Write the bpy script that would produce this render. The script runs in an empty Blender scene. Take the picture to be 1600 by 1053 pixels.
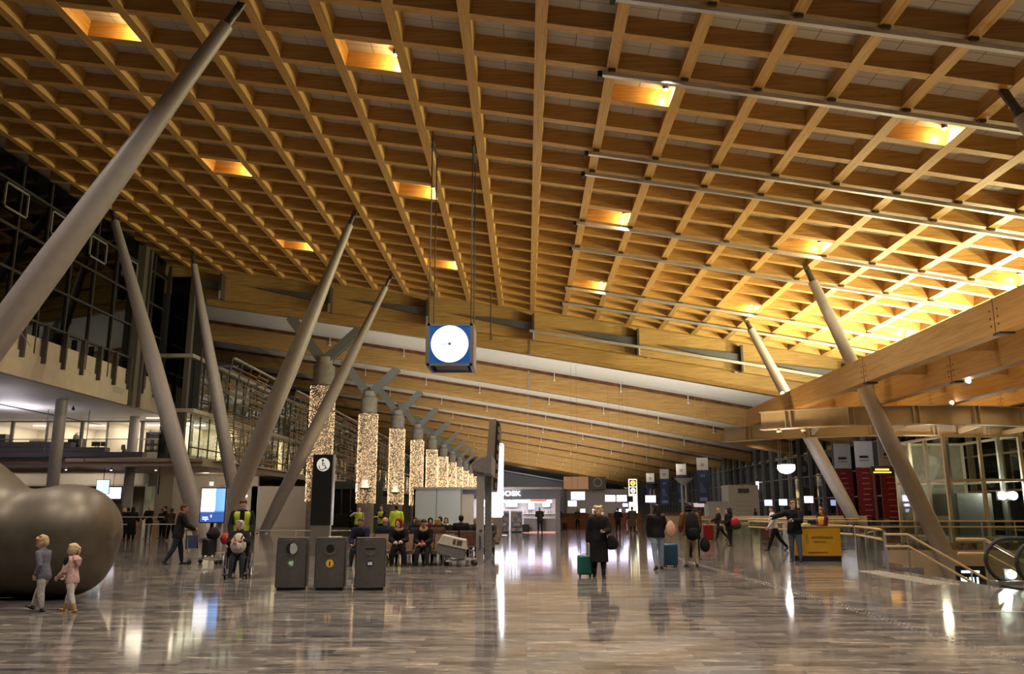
import bpy, bmesh, math, random
from mathutils import Vector, Matrix
random.seed(7)
SC = bpy.context.scene
COL = SC.collection
R = math.radians
PI = math.pi

# ------------------------------------------------------------------ camera, world, exposure
cd = bpy.data.cameras.new('camera')
cam = bpy.data.objects.new('camera', cd)
COL.objects.link(cam)
cd.sensor_fit = 'HORIZONTAL'
cd.sensor_width = 36.0
cd.lens = 36.0 * 1291.0 / 1600.0
cd.clip_start = 0.1
cd.clip_end = 800
cam.location = (0, 0, 1.62)
cam.rotation_euler = (R(90 + 11.85), 0, math.atan(22 / 1291.0))
SC.camera = cam

w = bpy.data.worlds.new('night')
SC.world = w
w.use_nodes = True
bgn = w.node_tree.nodes['Background']
bgn.inputs[0].default_value = (0.30, 0.27, 0.24, 1)
bgn.inputs[1].default_value = 0.05

SC.view_settings.view_transform = 'Standard'
SC.view_settings.look = 'None'
SC.view_settings.gamma = 1
SC.view_settings.exposure = 0.0
SC.cycles.sample_clamp_indirect = 4.0
SC.cycles.max_bounces = 7
SC.cycles.diffuse_bounces = 3
SC.cycles.glossy_bounces = 3
SC.cycles.transparent_max_bounces = 12
SC.cycles.caustics_reflective = False
SC.cycles.caustics_refractive = False

# roof profiles: the lattice roof and the old hall's roof both fall to the right
def roof_z(x): return 17.30 - 0.15 * x - 0.0006 * x * x
def hall_z(x): return 14.25 - 0.168 * x - 0.0003 * x * x

def lamp(kind, name, loc, energy, color, size=0.3, target=None, spot=None, size_y=None, blend=0.6):
    l = bpy.data.lights.new(name, kind)
    l.energy = energy
    l.color = color
    if kind == 'AREA':
        l.size = size
        if size_y:
            l.shape = 'RECTANGLE'; l.size_y = size_y
    else:
        l.shadow_soft_size = size
    if kind == 'SPOT':
        l.spot_size = R(spot); l.spot_blend = blend
    o = bpy.data.objects.new(name, l)
    COL.objects.link(o)
    o.location = loc
    if target is not None:
        d = Vector(target) - Vector(loc)
        o.rotation_euler = d.to_track_quat('-Z', 'Y').to_euler()
    return o

WARM = (1.0, 0.66, 0.30)
GOLD = (1.0, 0.92, 0.52)
SOFTW = (1.0, 0.80, 0.58)
WHITE = (1.0, 0.93, 0.86)
COOL = (0.86, 0.88, 1.0)
# floods standing on the canopy beams, washing the lattice roof on the right
for (x, y, e, tx) in ((29, 32, 5600, 27), (29, 40, 9500, 27), (29, 47, 13500, 27), (29, 54, 13500, 27), (25, 44, 5500, 22), (25, 51, 7500, 22), (25, 57, 7500, 22), (20.9, 50, 3400, 17), (20.9, 56, 3400, 17), (17.2, 40, 1200, 10), (24.9, 34, 2400, 15)):
    lamp('SPOT', 'roof_flood', (x, y, 9.0), e, GOLD, 0.45, (tx, y + 0.5, 14), 160, blend=0.9)
for (x, y, e) in ((28.5, 36, 7000), (28.5, 50, 9000)):
    lamp('SPOT', 'roof_flood', (x, y, 9.0), e, GOLD, 0.45, (4, y + 2, 17.5), 70, blend=1.0)
# rows of downlights in the lattice roof behind and beside the viewer
for (x, y) in ((-6, 4), (6, 4), (-16, 8), (14, 6), (0, 12), (-20, 22), (-26, 36), (-9, 20), (5, 26), (2, 40), (-8, 50), (9, 16), (-3, 31), (9, 34)):
    lamp('SPOT', 'roof_downlight', (x, y, roof_z(x) - 0.1), 3900, (1.0, 0.88, 0.74), 0.25, (x, y, 0), 120, blend=0.8)
for (x, y) in ((-13, 50), (-14, 36)):  # added spots brightening the left slab and mezzanine front, no fixture behind them
    lamp('SPOT', 'slab_fill', (x, y, 15), 1600, (1.0, 0.88, 0.76), 0.3, (-34, 68, 4.5), 70, blend=0.9)
# added fill spots aimed up at the lattice roof, without any fixture
for (x, y, z, e, tx, ty) in ((-27.5, 20, 11.6, 80, -14, 24), (-27.5, 44, 11.6, 80, -14, 48), (-3.2, 35, 9.5, 120, -3.2, 36), (-12, 24, 3.2, 140, -12, 26), (0, 22, 3.2, 260, 0, 24), (0, 59, 3.2, 800, 0, 56), (-14, 58, 3.2, 350, -14, 55), (-10, 48, 3.2, 300, -10, 49), (2, 46, 3.2, 600, 2, 48), (13, 46, 3.0, 1500, 13, 47), (12, 24, 3.0, 950, 12, 27)):
    lamp('SPOT', 'lattice_fill', (x, y, z), e, WARM, 0.5, (tx, ty, 19), 150, blend=0.9)
for (x, y, z, e, tx, ty, tz) in ((28, 75, 9.5, 600, 33, 84, 3), (28, 105, 9, 600, 33, 114, 3), (27, 140, 9, 600, 33, 150, 3), (0, 262, 9, 5000, 0, 289, 12), (8, 88, 12.0, 2200, 8, 88, 0), (14, 102, 11.0, 2200, 14, 102, 0)):
    lamp('SPOT', 'hall_fill', (x, y, z), e, WHITE, 0.25, (tx, ty, tz), 110, blend=0.9)
# uplights of the old hall, on the torchere poles and kiosk roofs
for k in range(9):
    y = 76 + 20 * k
    for x in (-12, 2, 14):
        lamp('SPOT', 'beam_uplight', (x, y, 4.2), 5000 if x > 0 else 3600, (1.0, 0.88, 0.68), 0.4, (x, y + 3, 14), 150, blend=0.9)

# ------------------------------------------------------------------ materials
MATS = {}
def nt(name):
    m = bpy.data.materials.new(name)
    m.use_nodes = True
    return m, m.node_tree.nodes, m.node_tree.links, m.node_tree.nodes['Principled BSDF']

def mat(name, col, rough=0.6, metal=0.0, var=0.12, scale=12.0, bump=0.0, spec=0.5):
    """plain procedural material: base colour varied by fine noise"""
    if name in MATS: return MATS[name]
    m, N, L, b = nt(name)
    tc = N.new('ShaderNodeTexCoord'); no = N.new('ShaderNodeTexNoise'); ra = N.new('ShaderNodeValToRGB')
    no.inputs['Scale'].default_value = scale
    no.inputs['Detail'].default_value = 4
    c0 = [max(0, c * (1 - var)) for c in col]; c1 = [min(1, c * (1 + var)) for c in col]
    ra.color_ramp.elements[0].color = (*c0, 1); ra.color_ramp.elements[0].position = 0.3
    ra.color_ramp.elements[1].color = (*c1, 1); ra.color_ramp.elements[1].position = 0.7
    L.new(tc.outputs['Object'], no.inputs['Vector'])
    L.new(no.outputs[0], ra.inputs[0])
    L.new(ra.outputs[0], b.inputs['Base Color'])
    b.inputs['Roughness'].default_value = rough
    b.inputs['Metallic'].default_value = metal
    b.inputs['Specular IOR Level'].default_value = spec
    if bump:
        bp = N.new('ShaderNodeBump'); bp.inputs['Strength'].default_value = bump; bp.inputs['Distance'].default_value = 0.02
        L.new(no.outputs[0], bp.inputs['Height']); L.new(bp.outputs[0], b.inputs['Normal'])
    MATS[name] = m
    return m

def emit(name, col, strength, sample=True):
    if name in MATS: return MATS[name]
    m, N, L, b = nt(name)
    b.inputs['Base Color'].default_value = (*[c * 0.5 for c in col], 1)
    b.inputs['Emission Color'].default_value = (*col, 1)
    b.inputs['Emission Strength'].default_value = strength
    if not sample: m.cycles.emission_sampling = 'NONE'
    MATS[name] = m
    return m

def glulam(name, c0, c1, axis, rough=0.45):
    m, N, L, b = nt(name)
    tc = N.new('ShaderNodeTexCoord'); mp = N.new('ShaderNodeMapping'); no = N.new('ShaderNodeTexNoise'); ra = N.new('ShaderNodeValToRGB')
    s = [14.0, 14.0, 14.0]; s[axis] = 0.5
    mp.inputs['Scale'].default_value = s
    no.inputs['Scale'].default_value = 1.0; no.inputs['Detail'].default_value = 5; no.inputs['Roughness'].default_value = 0.65
    ra.color_ramp.elements[0].color = (*c0, 1); ra.color_ramp.elements[0].position = 0.32
    ra.color_ramp.elements[1].color = (*c1, 1); ra.color_ramp.elements[1].position = 0.68
    # laminations and board joints
    n2 = N.new('ShaderNodeTexNoise'); n2.inputs['Scale'].default_value = 1.0; n2.inputs['Detail'].default_value = 1
    m2 = N.new('ShaderNodeMapping'); s2 = [22.0, 22.0, 22.0]; s2[axis] = 0.9
    m2.inputs['Scale'].default_value = s2
    r2 = N.new('ShaderNodeValToRGB')
    r2.color_ramp.elements[0].color = (0.72, 0.66, 0.58, 1); r2.color_ramp.elements[0].position = 0.28
    r2.color_ramp.elements[1].color = (1, 1, 1, 1); r2.color_ramp.elements[1].position = 0.42
    # knots
    vo = N.new('ShaderNodeTexVoronoi'); vo.inputs['Scale'].default_value = 1.0
    m3 = N.new('ShaderNodeMapping'); s3 = [2.6, 2.6, 2.6]; s3[axis] = 1.5
    m3.inputs['Scale'].default_value = s3
    r3 = N.new('ShaderNodeValToRGB')
    r3.color_ramp.elements[0].color = (0.45, 0.30, 0.18, 1); r3.color_ramp.elements[0].position = 0.03
    r3.color_ramp.elements[1].color = (1, 1, 1, 1); r3.color_ramp.elements[1].position = 0.10
    x1 = N.new('ShaderNodeMix'); x1.data_type = 'RGBA'; x1.blend_type = 'MULTIPLY'; x1.inputs[0].default_value = 0.7
    x2 = N.new('ShaderNodeMix'); x2.data_type = 'RGBA'; x2.blend_type = 'MULTIPLY'; x2.inputs[0].default_value = 0.6
    for mm, tx in ((mp, no), (m2, n2), (m3, vo)):
        L.new(tc.outputs['Object'], mm.inputs[0]); L.new(mm.outputs[0], tx.inputs['Vector'])
    L.new(no.outputs[0], ra.inputs[0]); L.new(n2.outputs[0], r2.inputs[0]); L.new(vo.outputs['Distance'], r3.inputs[0])
    L.new(ra.outputs[0], x1.inputs[6]); L.new(r2.outputs[0], x1.inputs[7])
    L.new(x1.outputs[2], x2.inputs[6]); L.new(r3.outputs[0], x2.inputs[7])
    L.new(x2.outputs[2], b.inputs['Base Color'])
    b.inputs['Roughness'].default_value = rough
    MATS[name] = m
    return m

def glass(name, tint, trans=0.85, rough=0.03):
    """architectural glass: tinted see-through mixed with mirror reflection by facing angle"""
    m, N, L, b = nt(name)
    N.remove(b)
    out = N['Material Output']
    t = N.new('ShaderNodeBsdfTransparent'); t.inputs[0].default_value = (*[c * trans for c in tint], 1)
    g = N.new('ShaderNodeBsdfGlossy'); g.inputs['Roughness'].default_value = rough; g.inputs[0].default_value = (0.85, 0.9, 0.88, 1)
    lw = N.new('ShaderNodeLayerWeight'); lw.inputs['Blend'].default_value = 0.5
    pw = N.new('ShaderNodeMath'); pw.operation = 'POWER'; pw.inputs[1].default_value = 4.0
    L.new(lw.outputs['Facing'], pw.inputs[0])
    f = N.new('ShaderNodeMath'); f.operation = 'MULTIPLY_ADD'; f.inputs[1].default_value = 0.92; f.inputs[2].default_value = 0.05
    L.new(pw.outputs[0], f.inputs[0])
    no = N.new('ShaderNodeTexNoise'); no.inputs['Scale'].default_value = 1.5
    ma = N.new('ShaderNodeMath'); ma.operation = 'MULTIPLY_ADD'; ma.inputs[1].default_value = 0.03; 
    L.new(no.outputs[0], ma.inputs[0]); L.new(f.outputs[0], ma.inputs[2])
    mx = N.new('ShaderNodeMixShader')
    L.new(ma.outputs[0], mx.inputs[0]); L.new(t.outputs[0], mx.inputs[1]); L.new(g.outputs[0], mx.inputs[2])
    L.new(mx.outputs[0], out.inputs[0])
    MATS[name] = m
    return m

WOOD_Y = glulam('glulam_along', (0.39, 0.20, 0.048), (0.61, 0.38, 0.125), 1)
WOOD_X = glulam('glulam_across', (0.34, 0.17, 0.038), (0.54, 0.315, 0.10), 0)
HALLW = glulam('glulam_hall', (0.30, 0.165, 0.05), (0.52, 0.33, 0.125), 0, 0.36)
OAK = glulam('glulam_oak', (0.38, 0.215, 0.07), (0.53, 0.335, 0.13), 1, 0.5)
STEELP = mat('column_paint', (0.33, 0.30, 0.285), 0.45, 0.0, 0.06, 3)
STEEL = mat('brushed_steel', (0.50, 0.49, 0.47), 0.32, 0.9, 0.08, 20)
DSTEEL = mat('dark_steel', (0.09, 0.085, 0.08), 0.4, 0.5, 0.15, 10)
ALU = mat('aluminium', (0.62, 0.62, 0.62), 0.35, 0.75, 0.06, 15)
BLACK = mat('black_plastic', (0.012, 0.012, 0.013), 0.4, 0, 0.2, 20)
CONC = mat('concrete', (0.33, 0.31, 0.28), 0.8, 0, 0.16, 3, 0.1)
PANEL = mat('panel_white', (0.62, 0.62, 0.62), 0.6, 0, 0.05, 2)
BEIGE = mat('beige_paint', (0.50, 0.42, 0.33), 0.6, 0, 0.07, 2)
OFFW = mat('offwhite_paint', (0.68, 0.66, 0.63), 0.6, 0, 0.04, 2)
GREYW = mat('grey_wall', (0.36, 0.33, 0.28), 0.6, 0, 0.06, 1.5)
DARKW = mat('dark_wall', (0.05, 0.05, 0.052), 0.6, 0, 0.2, 2)
BROWNW = mat('brown_board', (0.22, 0.11, 0.05), 0.5, 0, 0.2, 6)
RUBBER = mat('rubber', (0.02, 0.02, 0.02), 0.7, 0, 0.2, 20)
GLASS_D = glass('facade_glass', (0.30, 0.31, 0.30), 0.75)
GLASS_C = glass('clear_glass', (1.0, 1.0, 0.99), 0.95)
GLASS_G = glass('green_glass', (0.86, 0.92, 0.88), 0.90)
BULB = emit('fairy_bulb', (1.0, 0.64, 0.34), 4.2, False)
SCREEN_W = emit('screen_white', (0.75, 0.68, 1.0), 6.0)
LEDW = emit('led_white', (0.92, 0.90, 1.0), 16.0)
LAMPW = emit('lamp_white', (1.0, 0.97, 0.95), 22.0)
LAMPG = emit('lamp_warm', (1.0, 0.80, 0.50), 30.0, False)

def floor_mat():
    """polished marble strips laid across the hall, streaked along their length"""
    m, N, L, b = nt('marble_floor')
    tc = N.new('ShaderNodeTexCoord')
    br = N.new('ShaderNodeTexBrick')
    br.offset = 0.37; br.squash = 1.0
    br.inputs['Color1'].default_value = (0.0, 0.0, 0.0, 1); br.inputs['Color2'].default_value = (1, 1, 1, 1)
    br.inputs['Mortar'].default_value = (0.25, 0.25, 0.25, 1)
    br.inputs['Scale'].default_value = 1.0
    br.inputs['Mortar Size'].default_value = 0.004
    br.inputs['Bias'].default_value = -0.1
    br.inputs['Brick Width'].default_value = 0.95; br.inputs['Row Height'].default_value = 0.24
    L.new(tc.outputs['Object'], br.inputs['Vector'])
    # streaks
    mp = N.new('ShaderNodeMapping'); mp.inputs['Scale'].default_value = (1.0, 3.6, 1)
    n1 = N.new('ShaderNodeTexNoise'); n1.inputs['Scale'].default_value = 1.6; n1.inputs['Detail'].default_value = 9; n1.inputs['Roughness'].default_value = 0.74; n1.inputs['Distortion'].default_value = 0.4
    # shift each strip's pattern so the streaks break at the joints
    sh = N.new('ShaderNodeVectorMath'); sh.operation = 'MULTIPLY_ADD'
    sh.inputs[1].default_value = (37.0, 11.0, 5.0)
    L.new(br.outputs['Color'], sh.inputs[0]); L.new(tc.outputs['Object'], sh.inputs[2])
    L.new(sh.outputs[0], mp.inputs[0]); L.new(mp.outputs[0], n1.inputs['Vector'])
    r1 = N.new('ShaderNodeValToRGB')
    e = r1.color_ramp.elements
    e[0].position = 0.36; e[0].color = (0.035, 0.032, 0.032, 1)
    e[1].position = 0.66; e[1].color = (0.62, 0.57, 0.51, 1)
    a = e.new(0.46); a.color = (0.165, 0.150, 0.143, 1)
    a = e.new(0.60); a.color = (0.27, 0.245, 0.225, 1)
    L.new(n1.outputs[0], r1.inputs[0])
    # tone of each strip
    r2 = N.new('ShaderNodeValToRGB')
    e2 = r2.color_ramp.elements
    e2[0].position = 0.0; e2[0].color = (0.55, 0.55, 0.57, 1)
    e2[1].position = 1.0; e2[1].color = (3.0, 2.8, 2.5, 1)
    q = e2.new(0.55); q.color = (1.0, 0.98, 0.95, 1)
    q = e2.new(0.90); q.color = (1.2, 1.14, 1.05, 1)
    L.new(br.outputs['Color'], r2.inputs[0])
    mu = N.new('ShaderNodeMix'); mu.data_type = 'RGBA'; mu.blend_type = 'MULTIPLY'; mu.inputs[0].default_value = 1.0
    L.new(r1.outputs[0], mu.inputs[6]); L.new(r2.outputs[0], mu.inputs[7])
    L.new(mu.outputs[2], b.inputs['Base Color'])
    b.inputs['Roughness'].default_value = 0.075
    b.inputs['Specular IOR Level'].default_value = 0.18
    n3 = N.new('ShaderNodeTexNoise'); n3.inputs['Scale'].default_value = 1.1; n3.inputs['Detail'].default_value = 2
    L.new(tc.outputs['Object'], n3.inputs['Vector'])
    bp = N.new('ShaderNodeBump'); bp.inputs['Strength'].default_value = 0.05; bp.inputs['Distance'].default_value = 0.02
    L.new(n3.outputs[0], bp.inputs['Height']); L.new(bp.outputs[0], b.inputs['Normal'])
    return m
FLOOR_M = floor_mat()

def panel_mat():
    """acoustic boards above the lattice with a dark joint down the middle of each cell"""
    m, N, L, b = nt('ceiling_board')
    tc = N.new('ShaderNodeTexCoord'); br = N.new('ShaderNodeTexBrick')
    br.offset = 0.0
    br.inputs['Color1'].default_value = (0.46, 0.43, 0.39, 1); br.inputs['Color2'].default_value = (0.52, 0.49, 0.45, 1)
    br.inputs['Mortar'].default_value = (0.10, 0.09, 0.08, 1)
    br.inputs['Scale'].default_value = 1.0; br.inputs['Mortar Size'].default_value = 0.012
    br.inputs['Brick Width'].default_value = 1.265; br.inputs['Row Height'].default_value = 2.205
    mp = N.new('ShaderNodeMapping'); mp.inputs['Location'].default_value = (-0.53, 0.4, 0)
    L.new(tc.outputs['Object'], mp.inputs[0]); L.new(mp.outputs[0], br.inputs['Vector'])
    L.new(br.outputs['Color'], b.inputs['Base Color'])
    b.inputs['Roughness'].default_value = 0.8
    return m
BOARD = panel_mat()

# ------------------------------------------------------------------ mesh helpers
class MB:
    def __init__(s): s.v = []; s.f = []; s.mi = []; s.cur = 0
    def add(s, vs, fs):
        o = len(s.v); s.v += [tuple(p) for p in vs]; s.f += [tuple(i + o for i in f) for f in fs]; s.mi += [s.cur] * len(fs)
    def box(s, c, d, rz=0.0, M=None):
        hx, hy, hz = d[0] / 2, d[1] / 2, d[2] / 2
        P = [Vector((x, y, z)) for z in (-hz, hz) for y in (-hy, hy) for x in (-hx, hx)]
        if M is None: M = Matrix.Rotation(rz, 3, 'Z')
        c = Vector(c)
        s.add([M @ p + c for p in P], [(0, 2, 3, 1), (4, 5, 7, 6), (0, 1, 5, 4), (2, 6, 7, 3), (0, 4, 6, 2), (1, 3, 7, 5)])
        return s
    def bb(s, x0, x1, y0, y1, z0, z1):
        return s.box(((x0 + x1) / 2, (y0 + y1) / 2, (z0 + z1) / 2), (abs(x1 - x0), abs(y1 - y0), abs(z1 - z0)))
    def beam(s, a, b, w_, h, up=(0, 0, 1)):
        a, b = Vector(a), Vector(b); t = (b - a); l = t.length; t.normalize()
        u = Vector(up); sd = t.cross(u)
        if sd.length < 1e-4: sd = t.cross(Vector((1, 0, 0)))
        sd.normalize(); u = sd.cross(t)
        M = Matrix((sd, t, u)).transposed()
        return s.box((a + b) / 2, (w_, l, h), M=M)
    def ring(s, c, u, v, ru, rv, n):
        return [Vector(c) + u * (ru * math.cos(2 * PI * k / n)) + v * (rv * math.sin(2 * PI * k / n)) for k in range(n)]
    def skin(s, rings, cap=True, closed=True):
        n = len(rings[0]); vs = [p for r in rings for p in r]; fs = []
        for i in range(len(rings) - 1):
            for k in range(n if closed else n - 1):
                a = i * n + k; b = i * n + (k + 1) % n
                fs.append((a, b, b + n, a + n))
        if cap:
            fs.append(tuple(range(n - 1, -1, -1))); m = (len(rings) - 1) * n; fs.append(tuple(range(m, m + n)))
        s.add(vs, fs); return s
    def cyl(s, a, b, r0, r1=None, n=12):
        a, b = Vector(a), Vector(b); r1 = r0 if r1 is None else r1
        t = (b - a).normalized(); u = t.cross(Vector((0, 0, 1)))
        if u.length < 1e-3: u = Vector((1, 0, 0))
        u.normalize(); v = t.cross(u)
        return s.skin([s.ring(a, u, v, r0, r0, n), s.ring(b, u, v, r1, r1, n)])
    def tube(s, pts, r, n=8, closed=False):
        pts = [Vector(p) for p in pts]; rings = []
        N = len(pts)
        for i, p in enumerate(pts):
            t = (pts[(i + 1) % N] - pts[i - 1]) if closed else (pts[min(i + 1, N - 1)] - pts[max(i - 1, 0)])
            t.normalize(); u = t.cross(Vector((0, 0, 1)))
            if u.length < 0.05: u = t.cross(Vector((0, 1, 0)))
            u.normalize(); v = t.cross(u)
            rr = r[i] if isinstance(r, (list, tuple)) else r
            rings.append(s.ring(p, u, v, rr, rr, n))
        if closed: rings.append(rings[0])
        return s.skin(rings, cap=not closed)
    def lathe(s, prof, c=(0, 0, 0), n=24, cap=True):
        c = Vector(c)
        rings = [[c + Vector((r * math.cos(2 * PI * k / n), r * math.sin(2 * PI * k / n), z)) for k in range(n)] for (r, z) in prof]
        return s.skin(rings, cap)
    def chain(s, pts, rad, side, n=12, cap=True):
        """tube of elliptical rings through pts with rounded ends; rad = r or (along side, other)"""
        pts = [Vector(p) for p in pts]; rad = [(q, q) if not isinstance(q, (tuple, list)) else q for q in rad]
        side = Vector(side); rings = []; N = len(pts)
        ts = []
        for i in range(N):
            t = pts[min(i + 1, N - 1)] - pts[max(i - 1, 0)]; ts.append(t.normalized())
        def fr(t):
            u = side - t * side.dot(t)
            if u.length < 1e-3: u = t.orthogonal()
            u.normalize(); return u, t.cross(u)
        if cap:
            u, v = fr(ts[0]); r = rad[0]; m = min(r)
            rings.append(s.ring(pts[0] - ts[0] * m * 0.8, u, v, r[0] * 0.35, r[1] * 0.35, n))
            rings.append(s.ring(pts[0] - ts[0] * m * 0.5, u, v, r[0] * 0.78, r[1] * 0.78, n))
        for p, t, r in zip(pts, ts, rad):
            u, v = fr(t); rings.append(s.ring(p, u, v, r[0], r[1], n))
        if cap:
            u, v = fr(ts[-1]); r = rad[-1]; m = min(r)
            rings.append(s.ring(pts[-1] + ts[-1] * m * 0.5, u, v, r[0] * 0.78, r[1] * 0.78, n))
            rings.append(s.ring(pts[-1] + ts[-1] * m * 0.8, u, v, r[0] * 0.35, r[1] * 0.35, n))
        return s.skin(rings)
    def ball(s, c, r, n=10, m=7, M=None):
        c = Vector(c); r = (r, r, r) if not isinstance(r, (tuple, list)) else r
        rings = []
        for i in range(m):
            a = PI * (i + 0.35) / (m - 0.3) - PI / 2
            a = max(-1.5, min(1.5, a))
            rings.append([Vector((r[0] * math.cos(a) * math.cos(2 * PI * k / n), r[1] * math.cos(a) * math.sin(2 * PI * k / n), r[2] * math.sin(a))) for k in range(n)])
        if M is not None: rings = [[M @ p for p in q] for q in rings]
        return s.skin([[p + c for p in q] for q in rings])
    def prism(s, poly, z0, z1, M=None):
        n = len(poly)
        vs = [Vector((p[0], p[1], z0)) for p in poly] + [Vector((p[0], p[1], z1)) for p in poly]
        if M is not None: vs = [M @ v for v in vs]
        fs = [tuple(range(n - 1, -1, -1)), tuple(range(n, 2 * n))] + [(k, (k + 1) % n, n + (k + 1) % n, n + k) for k in range(n)]
        s.add(vs, fs); return s
    def mesh(s, name, mats, smooth=True, angle=40):
        me = bpy.data.meshes.new(name)
        me.from_pydata(s.v, [], s.f)
        for m in (mats if isinstance(mats, (list, tuple)) else [mats]): me.materials.append(m)
        me.polygons.foreach_set('material_index', s.mi)
        bm = bmesh.new(); bm.from_mesh(me)
        bmesh.ops.recalc_face_normals(bm, faces=bm.faces)
        if smooth:
            ca = math.cos(R(angle))
            for f in bm.faces: f.smooth = True
            for e in bm.edges:
                if len(e.link_faces) == 2 and e.link_faces[0].normal.dot(e.link_faces[1].normal) < ca: e.smooth = False
        bm.to_mesh(me); bm.free()
        me.update()
        return me
    def build(s, name, mats, parent=None, smooth=True, bevel=0.0, loc=None, rz=0.0):
        o = bpy.data.objects.new(name, s.mesh(name, mats, smooth))
        COL.objects.link(o)
        if parent is not None: o.parent = parent
        if loc is not None: o.location = loc
        o.rotation_euler.z = rz
        if bevel:
            b = o.modifiers.new('bevel', 'BEVEL'); b.width = bevel; b.segments = 2; b.limit_method = 'ANGLE'
        return o

def tag(o, label=None, cat=None, group=None, kind=None):
    if label: o['label'] = label
    if cat: o['category'] = cat
    if group: o['group'] = group
    if kind: o['kind'] = kind
    return o
def thing(name, label, cat, loc=(0, 0, 0), rz=0.0, group=None):
    o = bpy.data.objects.new(name, None); COL.objects.link(o)
    o.empty_display_size = 0.2
    o.location = loc; o.rotation_euler = (0, 0, rz)
    return tag(o, label, cat, group)
def struct(name, mb, m, parent=None, smooth=False, kind=True):
    o = mb.build(name, m, parent, smooth)
    if parent is None: o['kind'] = 'structure'
    return o
def kids(o): return [c for c in bpy.data.objects if c.parent == o]
def dup(root, loc, rz=None, label=None, group=None, parent=None):
    c = root.copy(); COL.objects.link(c)
    if parent is not None: c.parent = parent
    if loc is not None: c.location = loc
    if rz is not None: c.rotation_euler = (0, 0, rz)
    if label: c['label'] = label
    if group: c['group'] = group
    for k in kids(root): dup(k, None, None, None, None, c)
    return c
def text(name, s, size, m, parent, loc, rot=(R(90), 0, 0), align='CENTER', ext=0.004, sx=1.0):
    cu = bpy.data.curves.new(name, 'FONT'); cu.body = s; cu.size = size; cu.extrude = ext
    cu.align_x = align; cu.align_y = 'CENTER'
    cu.materials.append(m)
    o = bpy.data.objects.new(name, cu); COL.objects.link(o)
    dg = bpy.context.evaluated_depsgraph_get(); dg.update()
    me = bpy.data.meshes.new_from_object(o.evaluated_get(dg), depsgraph=dg); bpy.data.objects.remove(o)
    o = bpy.data.objects.new(name, me); COL.objects.link(o); 
    if parent is not None: o.parent = parent
    o.location = loc; o.rotation_euler = rot; o.scale = (sx, 1, 1)
    return o
# ================================================================== THE SETTING
CX0, CDX, CY0, CDY = 0.53, 2.53, 24.5, 2.205
GX = lambda k: CX0 + CDX * k
GY = lambda i: CY0 + CDY * i
K0, K1, I0, I1 = -11, 13, -9, 18

mb = MB()
for r in ((-60, 10.2, -6, 290), (10.2, 36, 43.5, 290), (10.2, 36, -6, 16.6), (30, 36, 16.6, 43.5), (10.2, 11.5, 25.0, 43.5)):
    mb.bb(*r, -0.35, 0.0)
floor = struct('floor', mb, FLOOR_M)
mb = MB().bb(9.0, 37, 14, 60, -6.3, -6.0)
struct('floor_below', mb, GREYW)
mb = MB()
mb.bb(10.2, 30.2, 43.5, 43.7, -6, -0.35).bb(30.0, 30.2, 16.4, 43.5, -6, -0.35).bb(10.2, 30.2, 16.4, 16.6, -6, -0.35).bb(11.3, 11.5, 25, 43.5, -6, -0.35)
struct('wall_below', mb, BEIGE)

# boards above the lattice
mb = MB(); n = 40
xs = [-30 + 66 * k / n for k in range(n + 1)]
mb.skin([[Vector((x, y, roof_z(x) + dz)) for (y, dz) in ((-2, 0.66), (64.5, 0.66), (64.5, 0.9), (-2, 0.9))] for x in xs])
ceiling = struct('ceiling', mb, BOARD)
def arc_beam(y, z0, z1, wdt, xa, xb, zf, n=30, m=None):
    mb = MB(); rg = []
    for k in range(n + 1):
        x = xa + (xb - xa) * k / n; z = zf(x)
        rg.append([Vector((x, y - wdt / 2, z + z0)), Vector((x, y + wdt / 2, z + z0)), Vector((x, y + wdt / 2, z + z1)), Vector((x, y - wdt / 2, z + z1))])
    return mb.skin(rg)
for i in range(I0, I1 + 1):
    arc_beam(GY(i), 0.0, 0.68, 0.36, GX(K0) - 1.4, GX(K1), roof_z).build('lattice_cross_beam', WOOD_X, ceiling, False)
for k in range(K0, K1 + 1):
    x = GX(k); z = roof_z(x); sl = math.atan(-0.15 - 0.0012 * x)
    L_ = GY(I1) - GY(I0)
    mb = MB(); mb.box((0, 0, 0.334), (0.38, L_ + 0.36, 0.69))
    o = mb.build('lattice_long_beam', WOOD_Y, ceiling, False)
    o.location = (x, (GY(I1) + GY(I0)) / 2, z); o.rotation_euler = (0, -sl, 0)

# lit cells: a lamp in the corner of every sixth row, every fourth bay
RN = {1: 'first', 7: 'second', 13: 'third', -5: 'overhead', -11: 'far overhead'}
for i, rowname in ((-5, 'row above the viewer'), (1, 'nearest visible row'), (7, 'middle row'), (13, 'farthest row')):
    for k, colname in ((-7, 'leftmost bay'), (-3, 'bay left of the clock'), (1, 'bay right of the clock'), (5, 'bay toward the right columns'), (9, 'rightmost bay')):
        x, y = GX(k + 1) - 0.36, GY(i + 1) - 0.62
        z = roof_z(x) + 0.42
        t = thing('recessed_lamp', 'bright lamp in a lattice ceiling cell, %s, %s' % (rowname, colname), 'lamp', (x, y, z), 0, 'recessed lamps in the lattice ceiling')
        mb = MB().cyl((0, 0, 0.02), (0, 0, 0.24), 0.10, 0.10, 14); mb.build('lamp_housing', BLACK, t)
        mb = MB().cyl((0, 0, 0.0), (0, 0, 0.02), 0.085, 0.085, 14); mb.build('lamp_lens', LAMPG, t)
        lamp('POINT', 'cell_light', (x, y, z - 0.06), 140, (1.0, 0.63, 0.22), 0.06)
        lamp('SPOT', 'cell_down', (x, y, z - 0.08), 500, SOFTW, 0.06, (x, y, 0), 110)

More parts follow.
